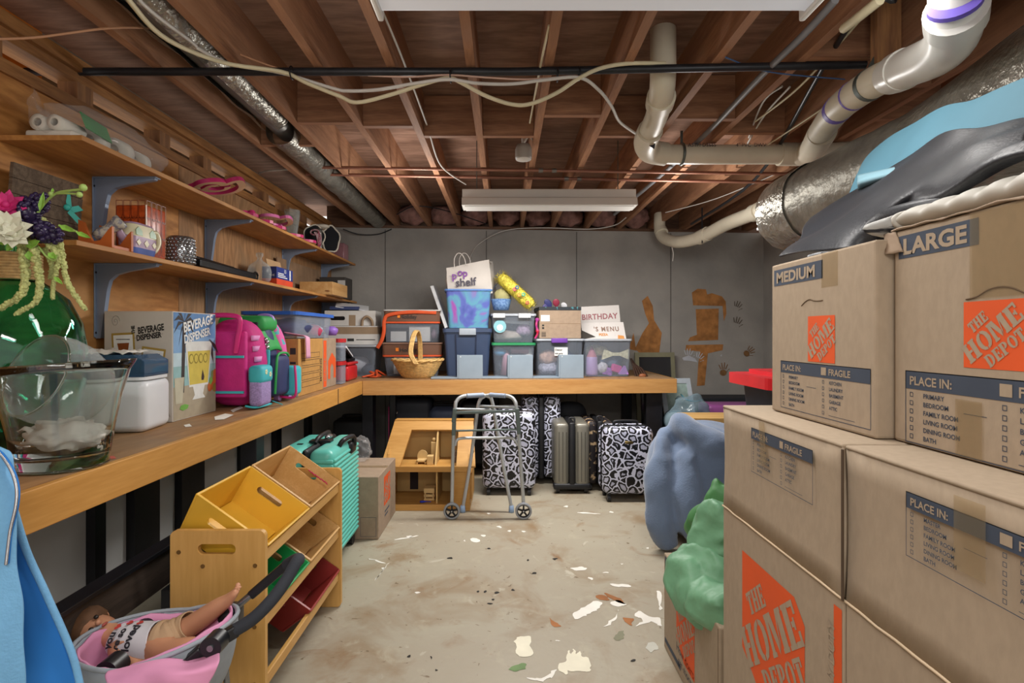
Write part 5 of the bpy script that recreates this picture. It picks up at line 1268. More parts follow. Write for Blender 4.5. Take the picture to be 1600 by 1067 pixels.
# white board
m = MB(); a = [P(672, 447, 5.15), P(677, 446, 5.15), P(700, 511, 5.0), P(695, 513, 5.0)]
a2 = [p + Vector((-.005, .32, .02)) for p in a]
m.hexa([a[3], a[2], a2[2], a2[3], a[0], a[1], a2[1], a2[0]]); m.build('white_board', WPL, label='white board leaning against the blue and pink bin', cat='board', bevel=.003)
# tote builder
def tote(px0, px1, Y, z, h, d, name, lb, body, lid=None, lidh=.02, taper=.90, over=.012, parts=True, inset=0):
    x0, x1 = (px0 - CX) * Y / F, (px1 - CX) * Y / F; w = x1 - x0
    T_ = TR(((x0 + x1) / 2, Y + TILT * 0, BT + z), ROTB)
    t = thing(name, lb, 'tote', T_ @ Vector((0, d / 2, 0)))
    m = MB(T_); shell(m, w * taper, d * taper, w - .01, d, h, .03); m.build('tub', body, t)
    m = MB(T_); shell(m, w, d + .01, w, d + .01, .014, .03, y0=-.005 - d * (1 - taper) / 2 , bottom=False)
    for v in m.v: v.z += h - .016
    m.build('rim', body, t)
    if lid:
        m = MB(T_); lidslab(m, w + over, d + .02 + over, h, lidh, .03, d * taper / 2); m.build('lid', lid, t, bevel=.004)
    return t, T_, w
NAVT = mat('navy_tote', '36445f', rough=.4, var=.05); LATCH = mat('grey_latch', '9aa3ad', rough=.4)
t, T_, w = tote(693, 768, 4.97, .001, .40, .42, 'storage_tote', 'navy lidded tote with grey latch under the blue and pink bin', NAVT, NAVT, .035, .86)
m = MB(T_); m.rbox(-.075, .075, -.055, -.025, .375, .436, .006); m.build('latch', LATCH, t)
for xx in (-.10, .075):
    m = MB(T_); m.bar((xx * .95, -.002, .02), (xx * 1.05, -.032, .38), .008, .02, up=(0, 1, 0)); m.build('rib', mat('navy_rib', '1f2740', rough=.5), t)
def galaxy():
    m = mat('galaxy_print', '5f74c4', rough=.35)
    nt = m.node_tree; N, L = nt.nodes, nt.links
    r = [n for n in N if n.type == 'VALTORGB'][0]; no = [n for n in N if n.type == 'TEX_NOISE'][0]
    no.inputs['Scale'].default_value = 3.0; no.inputs['Detail'].default_value = 3; no.inputs['Distortion'].default_value = 1.2
    e = r.color_ramp.elements; e[0].position = .3; e[0].color = (*lin('45549c'), 1); e[1].position = .75; e[1].color = (*lin('45549c'), 1)
    for p, c in ((.42, '5a66b0'), (.49, '5b9aae'), (.55, '5f86b4'), (.61, '9a4fa2'), (.68, '7a50a8')): k = e.new(p); k.color = (*lin(c), 1)
    return m
t, T_, w = tote(696, 768, 4.97, .437, .345, .40, 'storage_bin', 'blue, pink and turquoise swirl patterned bin on the navy tote', galaxy(), None, 0, .86)
m = MB(T_); m.tube([(p[0], p[1] + .17, .345) for p in rrect(w + .006, .41, .04, 5)], .008, 6, closed=True); m.build('rolled_rim', mat('blue_rim', '5b86c9', rough=.35), t)
BAGW = mat('cream_paper_bag', 'c3bdb6', rough=.75, var=.05, scale=6)
t = thing('shopping_bag', 'cream paper shopping bag with purple printed shop name in the swirl bin', 'bag', T_ @ Vector((0, .2, .1)))
def Q(px, py, dy=0.0): return P(px, py, 4.93 + dy)
fr = [Q(700, 462, .045), Q(770, 457, .045), Q(764, 405, .045), Q(697, 419, .045)]
mid = [Q(691, 440, .03), Q(774, 448, .05)]
bk = [p + Vector((.03, .24, .01)) for p in fr]
m = MB()
def bagf(u, v):
    p = fr[0].lerp(fr[1], u).lerp(fr[3].lerp(fr[2], u), v)
    return p + Vector((.004 * nz(p, 14), -.016 * sin(pi * u) * sin(pi * v) + .012 * nz(p, 9), .008 * nz(p, 7)))
def bagb(u, v):
    p = bk[0].lerp(bk[1], u).lerp(bk[3].lerp(bk[2], u), v); return p + Vector((0, .012 * nz(p, 9), 0))
m.grid(bagf, 14, 12); m.grid(bagb, 14, 12)
m.grid(lambda u, v: bagf(0, v).lerp(bagb(0, v), u) + Vector((-.035 * sin(pi * u) * sin(pi * v), 0, 0)), 6, 12)
m.grid(lambda u, v: bagf(1, v).lerp(bagb(1, v), u) + Vector((.035 * sin(pi * u) * sin(pi * v) - .02 * sin(pi * u), 0, 0)), 6, 12)
m.grid(lambda u, v: bagf(u, 1).lerp(bagb(u, 1), v) + Vector((0, 0, -.03 * sin(pi * v))), 14, 6)
m.build('bag', BAGW, t)
uu_ = (fr[1] - fr[0]).normalized(); vv_ = (fr[3] - fr[0]).normalized(); vv_ = (vv_ - uu_ * vv_.dot(uu_)).normalized()
PUR = mat('purple_print', '7a4a92', rough=.7); GRY = mat('grey_print', '4b4854', rough=.7)
m = MB(); [m.text(c_, Q(x_, y_, .014), uu_, vv_, .092, off=.002) for c_, x_, y_ in (('p', 706, 436), ('o', 714.5, 431), ('p', 723, 432))]; m.build('writing', PUR, t)
m = MB(); m.text('shelf', Q(712, 447.5, .014), uu_, vv_, .10, off=.002, sx=1.0); m.build('writing', GRY, t)
for dy, px in ((0, 710), (.12, 718)):
    m = MB(); m.tube(spl([Q(px, 417, dy), Q(px, 404, dy), Q(px + 5, 396, dy), Q(px + 11, 397, dy), Q(px + 16, 405, dy), Q(px + 18, 415, dy)], 6), .004, 6); m.build('handle', BAGW, t)
# the right-hand totes
GRNLID = mat('green_lid', '2f8a58', rough=.35); PURL = mat('purple_latch', '6a3f9a', rough=.35); WLID = mat('clear_white_lid', 'aab0b8', rough=.3)
t, T_, w = tote(769, 836, 4.97, .001, .285, .42, 'storage_tote', 'clear tote with green lid on the bench, packets and tubes inside', CLR, GRNLID, .022, .88)
TG = T_
PLST = mat('pink_toy_plastic', 'cf9aa8', rough=.4)
m = MB(TG); m.lathe([(0, 0), (.055, 0), (.03, .2), (.012, .22), (0, .22)], (-.06, .07, .012), 16); m.build('cone_toy', PLST, label='pale pink cone standing inside the green-lidded tote', cat='toy')
m = MB(TG); m.cyl((-.02, .05, .235), (.14, .05, .235), .03, 14); m.build('glitter_tube', mat('rose_metal_tube', 'a0787c', rough=.3, metal=.4), label='shiny rose tube near the top of the green-lidded tote', cat='tube')
m = MB(TG); m.ell((-.12, .06, .22), (.06, .04, .035), 14, 8); m.build('party_blower', mat('blue_toy_plastic', '5a9cc4', rough=.4), label='light blue plastic piece at left inside the green-lidded tote', cat='toy')
m = MB(TG); m.lathe([(0, 0), (.035, 0), (.04, .02), (.04, .09), (.03, .1), (0, .1)], (.14, .08, .15), 16); m.box(.08, .17, .06, .3, .006, .149); m.build('white_tub', PAPW, label='small white tub on a packet inside the green-lidded tote', cat='tub')
heap(TG @ Vector((.02, .25, .1)), (.15, .12, .1), mat('grey_mixed_stuff', '8c8f9c', rough=.7, var=.3, scale=30), 'grey bundle at the back of the green-lidded tote', 'bundle', 'bundle', 11)
t, T_, w = tote(768, 837, 4.97, .309, .24, .42, 'storage_tote', 'clear tote with round blue sticker on top of the green-lidded tote', CLR, WLID, .02, .88)
for xx in (-.14, .09):
    m = MB(T_); m.rbox(xx - .05, xx + .06, -.06, -.02, .22, .262, .005); m.build('latch', mat('white_latch', 'c5c7ca', rough=.4), t)
m = MB(T_); m.cyl((-.125, -.024, .145), (-.125, -.021, .145), .057, 28); m.build('round_sticker', mat('aqua_sticker', '7fb3bd', rough=.5), t)
m = MB(T_); m.cyl((-.125, -.026, .135), (-.125, -.0245, .135), .028, 20); m.build('white_dot', WTX, t)
heap(T_ @ Vector((-.04, .14, .06)), (.14, .10, .05), mat('beige_cloth', 'b3a597', rough=.8, var=.15, scale=20), 'beige cloth in the clear tote with round sticker', sd=13)
heap(T_ @ Vector((.10, .11, .11)), (.07, .07, .06), mat('mauve_white_toy', 'a98fa6', rough=.6, var=.3, scale=40), 'mauve patterned bundle in the clear tote with round sticker', 'bundle', 'bundle', 14)
m = MB(T_); m.obox((.0, .1, .185), (.3, .05, .025), (0, .08, .1)); m.build('white_tube', WPL, label='long white tube near the top of the tote with round sticker', cat='tube', bevel=.008)
heap(T_ @ Vector((.0, .3, .1)), (.17, .09, .09), mat('slate_stuff', '6d7380', rough=.7, var=.3, scale=25), 'slate grey bundle behind in the tote with round sticker', 'bundle', 'bundle', 15)
# yellow fringed thing and the blue basket on top
YEL = mat('yellow_tinsel', 'd3c650', rough=.6, var=.25, scale=50)
a, b = P(781, 432, 5.02), P(831, 478, 4.98)
m = MB()
for k in range(2600):
    tt = R.random(); p = a.lerp(b, tt); an = R.uniform(0, 2 * pi); rr = .06
    ax_ = (b - a).normalized(); u_ = ax_.orthogonal().normalized(); w_ = ax_.cross(u_)
    d = (u_ * cos(an) + w_ * sin(an) + ax_ * R.uniform(-.6, .6)).normalized(); q = p + d * rr * R.uniform(.7, .9); e = q + d * R.uniform(.012, .032) + Vector((R.uniform(-.01, .01),) * 3)
    s_ = d.cross(ax_).normalized() * .0032
    m.add([q - s_, q + s_, e + s_ * .3, e - s_ * .3], [(0, 1, 2, 3)])
m.tube([a, a.lerp(b, .1), a.lerp(b, .9), b], [.035, .056, .056, .042], 16)
t = thing('fringed_pinata', 'yellow fringed party stick decorated with coloured rings lying on the tote', 'decoration', b)
m.build('fringe', YEL, t)
for px, py, c in ((804, 452, 'c9566a'), (808, 449, '3f6f9f'), (818, 460, '4fa88a'), (824, 473, 'b0524a'), (811, 461, 'c98a3f')):
    m = MB(); q = P(px, py, 4.90); m.lathe([(.007, -.004), (.017, -.004), (.017, .004), (.007, .004), (.007, -.004)], q, 14, rot=(pi / 2, .3, 0)); m.build('ring', mat('ring_' + c, c, rough=.4), t)
BLUEK = mat('blue_woven', '4a6c9c', rough=.7, c2='6f8fb8', scale=60, lo=.4, hi=.6)
t = thing('gift_basket', 'small blue basket with thin hoop handle on the clear tote', 'basket', P(783, 486, 5.06))
q = P(783, 485, 5.06); m = MB(); m.lathe([(0, 0), (.07, 0), (.095, .1), (.09, .1), (.067, .008), (0, .008)], q + Vector((0, 0, .003)), 22); m.build('basket', BLUEK, t)
m = MB(); m.tube([q + Vector((.09 * cos(k * pi / 16), 0, .09 + .17 * sin(k * pi / 16))) for k in range(17)], .004, 6); m.build('handle', NAVT, t)
heap(q + Vector((.01, .0, .13)), (.075, .06, .07), mat('cream_yellow_plush', 'b0aa78', rough=.9), 'cream yellow soft toy sitting in the blue basket', 'soft_toy', 'toy', 16)
# purple latch tote and the cardboard box on it
t, T_, w = tote(838, 912, 4.97, .001, .325, .42, 'storage_tote', 'clear tote with purple latch and white label under the cardboard box', CLR, WLID, .018, .90)
TP = T_
m = MB(T_); m.rbox(-.085, .06, -.055, -.02, .305, .348, .006); m.build('latch', PURL, t)
m = MB(T_); m.rect(-.055, .065, .19, .265, (0, -.026, 0), (1, -.0, 0), (0, 0, 1)); m.build('paper_label', WTX, t)
m = MB(T_); prints(m, (0, -.0275, 0), (1, 0, 0), (0, 0, 1), [('Decor', -.05, .235, .026), ('kids party', -.05, .205, .018)]); m.build('writing', BKINK, t)
heap(TP @ Vector((-.09, .12, .17)), (.09, .08, .07), mat('peach_bundle', 'c09a86', rough=.8, var=.2, scale=30), 'peach coloured cloth in the purple-latched tote', sd=18)
heap(TP @ Vector((-.08, .12, .07)), (.10, .08, .065), mat('grey_lilac_bundle', 'a7a2b0', rough=.7, var=.3, scale=50), 'lilac grey bundle low in the purple-latched tote', 'bundle', 'bundle', 19)
heap(TP @ Vector((.10, .2, .12)), (.09, .13, .11), mat('dusty_blue_cloth', '5a6f92', rough=.9), 'dusty blue cloth at the right inside the purple-latched tote', sd=20)
t = thing('cardboard_box', 'brown cardboard box with black patterned top edge on the purple-latched tote', 'box', TP @ Vector((0, .2, .344)))
m = MB(TP); m.box(-.19, .19, -.01, .36, .346, .60); m.build('carton', CARD2, t, bevel=.004)
DKP = mat('black_patterned_tape', '20262c', rough=.5, c2='3f7f88', scale=28, lo=.6, hi=.66)
m = MB(TP); m.box(-.192, .192, -.013, .362, .60, .63); m.build('patterned_edge', DKP, t)
m = MB(TP); m.rect(-.175, -.095, .50, .555, (0, -.0107, 0), (1, 0, 0), (0, 0, 1)); m.build('paper_label', WTX, t)
m = MB(TP)
for k in range(6): m.rect(-.17, -.13, .36 + .008 * k, .364 + .008 * k, (0, -.011, 0), (1, 0, 0), (0, 0, 1))
m.rect(-.165, -.145, .43, .447, (0, -.011, 0), (1, 0, 0), (0, 0, 1)); m.rect(-.165, -.145, .455, .47, (0, -.011, 0), (1, 0, 0), (0, 0, 1)); m.build('print', BKINK, t)
m = MB(TP); m.box(-.19, .19, -.0115, -.011, .478, .48); m.build('crease', mat('carton_crease', '8a7055', rough=.9), t)
for px0, py0, px1, py1, c, lb in ((862, 482, 852, 468, '34376b', 'navy paddle shaped favour sticking up from the cardboard box'), (870, 480, 868, 467, '8c2f44', 'dark red paddle shaped favour sticking up from the cardboard box'), (858, 482, 848, 478, '4a4478', 'small violet paddle leaning low at the cardboard box left'), (878, 481, 884, 474, 'c4c4c8', 'pale paddle shaped favour leaning right above the cardboard box')):
    a, b = P(px0, py0, 5.1), P(px1, py1, 5.08); m = MB(); d = (b - a); m.tube(spl([a - d * .8, a, a.lerp(b, .5), b], 5), [.005] * 6 + [.012, .02, .026, .03, .032, .032, .030, .026, .018, .006], 12, flat=.25, up=(0, 1, 0)); m.build('paddle', mat('paddle_' + c, c, rough=.5), label=lb, cat='party favour')
m = MB(); m.tube(spl([P(840, 497, 4.95), P(838, 508, 4.93), P(840, 520, 4.93), P(836, 529, 4.93)], 6), [.008, .02, .022, .012, .01, .012, .012, .01, .01, .012, .016, .018, .01, .01, .01, .01, .01, .01, .01][:19], 8); m.build('toy', mat('red_toy', 'b8243a', rough=.4, c2='8a2f8a', scale=20), label='red and purple dangling toy between the upper tote and cardboard box', cat='toy')
# far right tote and party signs
t, T_, w = tote(913, 987, 4.97, .001, .325, .42, 'storage_tote', 'clear tote at the right end of the bench holding toys and ribbons', CLR, WLID, .016, .92)
m = MB(T_); m.lathe([(0, 0), (.05, 0), (.055, .02), (.05, .17), (.046, .175), (.006, .27), (0, .27)], (-.13, .08, .006), 20, mi=0)
for i, f in enumerate(m.f):
    if sum(m.v[j].z for j in f) / len(f) > (T_ @ Vector((0, 0, .178))).z: m.m[i] = 1
m.build('bubble_bottle', [mat('lilac_bottle', 'b496c4', rough=.4), mat('rose_cap', 'b5707c', rough=.5)], label='lilac bottle with pointed rose cap inside the right tote', cat='bottle')
HAIR = mat('cream_ribbon', 'cfc8a4', rough=.7, var=.2, scale=40)
heap(T_ @ Vector((-.07, .16, .23)), (.11, .07, .055), HAIR, 'cream ribbon bundle at upper left inside the right tote', 'ribbon', 'ribbon', 22)
m = MB(T_); c_ = Vector((.08, .09, .20))
m.prism([(-.12, -.05), (-.10, .05), (-.02, .015), (.05, .015), (.13, .05), (.13, -.05), (.05, -.015), (-.02, -.015)], c_, (1, 0, 0), (0, 0, 1), .03); m.build('ribbon_bow', HAIR, label='big cream bow inside the right tote', cat='bow', bevel=.008)
heap(T_ @ Vector((.07, .2, .13)), (.11, .1, .08), mat('slate_blue_cloth', '74839a', rough=.8, var=.15), 'slate blue cloth in the middle of the right tote', sd=23)
m = MB(T_); m.obox((.09, .06, .07), (.09, .05, .07), (0, .3, .2)); m.build('toy_block', mat('hot_pink_toy', 'cf4a92', rough=.5), label='hot pink toy block inside the right tote', cat='toy', bevel=.01)
m = MB(T_); m.prism([(-.04, 0), (.05, 0), (.02, .08)], (.14, .05, .02), (1, 0, 0), (0, 0, 1), .05); m.build('toy_block', mat('lilac_toy', 'a97cc6', rough=.5), label='lilac triangular toy block inside the right tote', cat='toy', bevel=.006)
m = MB(T_); m.obox((.01, .07, .045), (.09, .05, .07), (0, .2, 0)); m.build('toy_block', mat('violet_toy', '9a5fb0', rough=.5, var=.3, scale=40), label='violet flowery toy piece low in the right tote', cat='toy', bevel=.01)
heap(T_ @ Vector((-.03, .09, .07)), (.05, .06, .055), mat('white_mixed_toys', 'c3bfc4', rough=.6, var=.2, scale=40), 'small white toy bundle beside the lilac bottle', 'bundle', 'bundle', 24)
SIGN = mat('sign_card', 'cfcac6', rough=.6, c2='c0b6b4', scale=90, lo=.62, hi=.7); ROSEI = mat('rose_sign_ink', '9a5f66', rough=.7); BRI = mat('brown_sign_ink', '8a6f62', rough=.7); ORI = mat('orange_sign_ink', 'c98a4a', rough=.7)
def board(p00, p10, p01, Y, th, nm, lb, body, writing):
    o_, u_, v_ = P(*p00, Y), None, None
    u_ = P(*p10, Y) - o_; v_ = P(*p01, Y) - o_ + Vector((0, .06, 0))
    t = thing(nm, lb, 'sign', o_ + u_ * .5)
    m = MB(); m.prism([(0, 0), (1, 0), (1, 1), (0, 1)], o_, u_, v_, -th); m.build('card', body, t)
    return t, o_, u_, v_
t, o_, u_, v_ = board((908, 534), (972, 531), (905, 479), 5.22, .012, 'party_sign', 'white party sign reading BIRTHDAY standing behind the menu sign', SIGN, 0)
n_ = u_.cross(v_).normalized() * .0008
m = MB(); m.text('BIRTHDAY', o_ + n_ + u_ * .06 + v_ * .62, u_.normalized(), v_.normalized(), .075, off=.002, sx=.92, space=1.05); m.build('writing', ROSEI, t)
t, o_, u_, v_ = board((912, 533), (979, 532), (909, 504), 5.1, .012, 'party_sign', "white party menu sign with dark wedge leaning on the right tote", SIGN, 0)
n_ = u_.cross(v_).normalized() * .0008
m = MB(); m.text("'S MENU", o_ + n_ + u_ * .28 + v_ * .52, u_.normalized(), v_.normalized(), .062, off=.002, sx=.85, space=1.25); m.text('PIZZA', o_ + n_ + u_ * .38 + v_ * .28, u_.normalized(), v_.normalized(), .03, 1, off=.002); m.flat([(.8, .04), (.97, .04), (.95, .26), (.82, .3)], o_ + n_, u_, v_, 1); m.build('writing', [BRI, ORI], t)
m = MB(); m.flat([(-.02, .6), (.3, .22), (-.02, .1)], o_ + n_ * 2, u_, v_); m.build('dark_wedge', mat('dark_card', '39332d', rough=.7), t)
# grey dividers at the front edge
DIV = mat('grey_divider', '8493a0', rough=.5, var=.04)
def divider():
    T_ = TR((0, 0, BT))
    t = thing('shelf_divider', 'grey', 'divider', (0, 0, BT))
    m = MB(T_); m.box(-.225, .012, -.012, .16, .001, .014); m.build('base', DIV, t, bevel=.003)
    m = MB(T_); pr_ = [(0, 0), (.0, .19), (.012, .205)] + [(.012 + .15 * (1 - cos(a)) * .25, .205 - .205 * (a / (pi / 2)) ** 2) for a in [k * pi / 16 for k in range(9)]]
    m.prism([(-.012, 0), (.16, 0), (.15, .03), (.10, .12), (.05, .19), (.02, .205), (-.012, .205)], (.0, 0, .001), (0, 1, 0), (0, 0, 1), .012); m.build('side_wall', DIV, t, bevel=.003)
    m = MB(T_); m.box(.0125, .22, -.012, .002, .001, .205); m.build('front_panel', DIV, t, bevel=.003)
    m = MB(T_)
    m.cyl((.03, -.0135, .19), (.03, -.0125, .19), .004, 8); m.build('screw', WTX, t)
    return t
d0 = divider()
labs = ['grey plastic shelf divider in front of the navy tote', 'grey plastic shelf divider in front of the green-lidded tote', 'grey plastic shelf divider in front of the purple-latched tote']
for k, px in enumerate((715, 793, 873)):
    x = (px - CX) * 4.78 / F; loc = (x, backY(x, 4.765), BT)
    if k == 0:
        d0.location = loc; d0.rotation_euler.z = ROTB; d0['label'] = labs[0]; d0['group'] = 'grey dividers along the bench front'
    else: copy_tree(d0, loc, ROTB, labs[k])
t = thing('strap_bundle', 'dark brown leather straps leaning at the right end of the bench', 'strap', (1.16, 5.02, BT))
LEA = mat('brown_leather', '3f2a20', rough=.5, var=.2)
m = MB()
for k in range(5): m.tube(spl([P(986 + 2 * k, 560 + 3 * k, 5.15), P(990 + 3 * k, 575, 5.1), P(995 + 4 * k, 592 - k * 1.0, 5.0)], 5), .012, 6, flat=.4)
m.build('strap', LEA, t)
m = MB(); m.ell(P(1004, 587, 4.98), (.035, .02, .02), 12, 7); m.build('buckle', mat('tan_leather', '8a5232', rough=.5), t)

# ------------------------------------------------------------------ floor: luggage under the bench
LEO = leopard('leopard_shell', sc=15); SPIN = mat('black_trim', '17181c', rough=.45); WHEELM = mat('wheel_rubber', '1c1c20', rough=.4)
def wheels(t, T_, xs, ys, r=.028):
    for x in xs:
        for y in ys:
            m = MB(T_); m.cyl((x - .013, y, r), (x + .013, y, r), r, 16); m.box(x - .012, x + .012, y - .01, y + .014, r, .065); m.build('wheel', WHEELM, t, bevel=.002)
def suitcase(T_, w, d, h, lb, shell_m, trim=SPIN, front=True, r=.05, label_plate=None, nm='suitcase', z0=.055, side=False):
    """front face on y=0; side=True shows the zipped edge to the front"""
    t = thing(nm, lb, 'suitcase', T_ @ Vector((0, d / 2, 0)))
    if side:
        for x0, x1, q in ((-w / 2, -.022, 'front_shell'), (.022, w / 2, 'rear_shell')):
            m = MB(T_); m.rbox(x0, x1, 0, d, z0, h, r * .7, 4); m.build(q, shell_m, t)
        m = MB(T_); m.rbox(-.024, .024, -.004, d + .004, z0 - .004, h + .004, .012, 2); m.build('zipper_band', trim, t)
        wheels(t, T_, (-w / 2 + .03, w / 2 - .03), (.04, d - .04))
        m = MB(T_); m.tube(spl([(-.02, .02, h), (-.02, .03, h + .035), (.02, .03, h + .035), (.02, .02, h)], 4), .008, 8); m.build('handle', trim, t)
    else:
        m = MB(T_); m.rbox(-w / 2, w / 2, 0, d * .46, z0, h, r, 5); m.build('front_shell', shell_m, t)
        m = MB(T_); m.rbox(-w / 2 + .002, w / 2 - .002, d * .3, d * .62, z0 - .003, h + .003, r * .8, 4); m.build('zipper_band', trim, t)
        m = MB(T_); m.rbox(-w / 2, w / 2, d * .54, d, z0, h, r, 5); m.build('rear_shell', shell_m, t)
        wheels(t, T_, (-w / 2 + .05, w / 2 - .05), (.04, d - .04))
        m = MB(T_); m.tube(spl([(-.09, d * .46, h), (-.08, d * .46, h + .03), (.08, d * .46, h + .03), (.09, d * .46, h)], 5), .01, 8); m.build('handle', trim, t)
    if label_plate:
        m = MB(T_); m.rbox(-.03, .03, -.004, .002, h * label_plate, h * label_plate + .022, .003, 1); m.build('name_plate', mat('brass_plate', '6a5a35', rough=.3, metal=.8), t)
    return t
def at(px, Y, dz=0): return TR(((px - CX) * Y / F, Y, dz), ROTB * .0)
suitcase(TR(((795 - CX) * 4.36 / F, 4.36, 0), -.03), .425, .26, .665, 'black and white leopard print suitcase standing behind the walking frame', LEO)
t = suitcase(TR(((846 - CX) * 4.70 / F, 4.70, 0), .0), .33, .5, .745, 'tall leopard print suitcase with dark zip edge left of the metallic grey case', LEO, side=True)
PEW = mat('pewter_shell', '7d7a70', rough=.35, metal=.35, var=.05, scale=3)
t = suitcase(TR(((894 - CX) * 4.42 / F, 4.42, 0), 0), .285, .40, .57, 'metallic grey suitcase seen zip edge on, with black bag behind it', PEW, side=True)
m = MB(TR(((894 - CX) * 4.42 / F, 4.42, 0)))
for sx in (-1, 1):
    for k in range(3): m.box(sx * (.045 + .03 * k) - .003, sx * (.045 + .03 * k) + .003, -.003, .004, .10, .50)
m.build('groove', mat('pewter_dark', '55534c', rough=.4, metal=.3), t)
m = MB(TR(((894 - CX) * 4.42 / F, 4.42, 0))); m.rbox(-.15, .15, -.006, .06, .035, .085, .015); m.build('corner_guard', SPIN, t)
m = MB(TR(((893 - CX) * 4.9 / F, 4.9, 0))); m.ell((0, .12, .52), (.15, .12, .15), 18, 12, fn=lambda q: (abs(q.x) ** 3 + abs(q.y) ** 3 + abs(q.z) ** 3) ** (-1 / 3)); m.box(-.13, .13, .02, .22, .0, .45); m.build('black_bag', BLKF, label='black rounded bag behind the metallic grey suitcase', cat='bag')
suitcase(TR(((983 - CX) * 4.19 / F, 4.19, 0), .02), .395, .25, .575, 'leopard print suitcase beside the blue blanket with small gold plate', LEO, label_plate=.78, r=.06)
FLOR = mat('floral_print', '1f1a1e', rough=.6, c2='b59a78', scale=24, lo=.55, hi=.62)
suitcase(TR(((938 - CX) * 4.50 / F, 4.50, 0), .0), .22, .42, .57, 'dark floral print suitcase between the grey and right leopard suitcases', FLOR, side=True, nm='suitcase')
DSU = mat('charcoal_suitcase', '363a46', rough=.5); DSB = mat('slate_blue_suitcase', '4f5b78', rough=.5)
t = suitcase(TR(((640 - CX) * 5.05 / F, 5.05, 0), 0), .40, .26, .69, 'black suitcase with magenta piping behind the dollhouse', DSU)
m = MB(TR(((640 - CX) * 5.05 / F, 5.05, 0)))
for sx in (-.19, -.15): m.box(sx - .003, sx + .003, -.004, .0, .12, .62)
m.build('piping', HOTP, t)
m = MB(TR(((640 - CX) * 5.05 / F, 5.05, 0)))
for sx in (-.04, .0, .08): m.cyl((sx, -.004, .46), (sx, .002, .46), .012, 12)
m.ell((-.12, -.01, .57), .02, 8, 6); m.build('stud', mat('chrome_stud', 'b5b5ba', rough=.2, metal=.9), t)
suitcase(TR(((692 - CX) * 5.0 / F, 5.0, 0), 0), .26, .26, .62, 'slate blue suitcase behind the right half of the dollhouse', DSB, r=.07)
suitcase(TR(((742 - CX) * 5.1 / F, 5.1, 0), 0), .28, .26, .66, 'black suitcase under the bench behind the walking frame', SPIN, r=.05)
suitcase(TR(((545 - CX) * 5.0 / F, 5.0, 0), 0), .30, .3, .5, 'black case in the dark corner under the bench', SPIN, r=.03)

# teal suitcase under the left bench
TEALS = mat('teal_shell', '62bfb2', rough=.35, var=.03)
t = thing('suitcase', 'large teal ribbed suitcase standing behind the toy bin rack', 'suitcase', (-1.06, 3.15, 0))
xs0, xs1, ya, yb, h = -1.22, -.90, 2.89, 3.40, .672
m = MB(); m.rbox(-1.035, xs1, ya, yb, .06, h, .045, 5); m.build('front_shell', TEALS, t)
m = MB(); m.rbox(xs0, -1.065, ya, yb, .06, h, .045, 5); m.build('rear_shell', TEALS, t)
m = MB(); m.rbox(-1.068, -1.032, ya - .001, yb + .001, .058, h + .003, .02, 3); m.build('zipper_band', SPIN, t)
for k in range(20):
    z = .10 + k * .0265
    m = MB(); m.rbox(-.91, -.892, ya + .02, yb - .02, z, z + .019, .007, 2); m.rbox(-1.03, -.90, ya - .006, ya + .01, z, z + .019, .005, 2); m.build('rib', TEALS, t)
m = MB(); m.rbox(-.935, -.882, 3.19, 3.30, .585, .66, .02, 3); m.tube(spl([(-.92, 3.07, h - .01), (-.90, 3.08, h + .02), (-.885, 3.22, h + .015), (-.885, 3.25, h - .04)], 5), .014, 8); m.build('side_handle', SPIN, t)
m = MB(); m.box(-1.10, -.98, 3.10, 3.16, h + .002, h + .012); m.tube(spl([(-1.05, 3.05, h + .01), (-1.04, 3.1, h + .035), (-1.04, 3.25, h + .035), (-1.05, 3.3, h + .01)], 5), .013, 8); m.build('top_lock', SPIN, t)
m = MB(); m.ell((-1.02, 3.2, h + .02), (.02, .05, .012), 10, 6); m.build('zip_pull', mat('chrome_zip', 'b9bcc0', rough=.2, metal=.9), t)
m = MB(); m.box(-1.15, -1.12, 3.05, 3.07, h, h + .004); m.build('badge', SPIN, t)
for x in (-1.17, -.94):
    for y in (2.95, 3.37):
        m = MB(); m.cyl((x - .016, y, .032), (x + .016, y, .032), .032, 18); m.box(x - .014, x + .014, y - .012, y + .012, .03, .07); m.build('wheel', WHEELM, t)

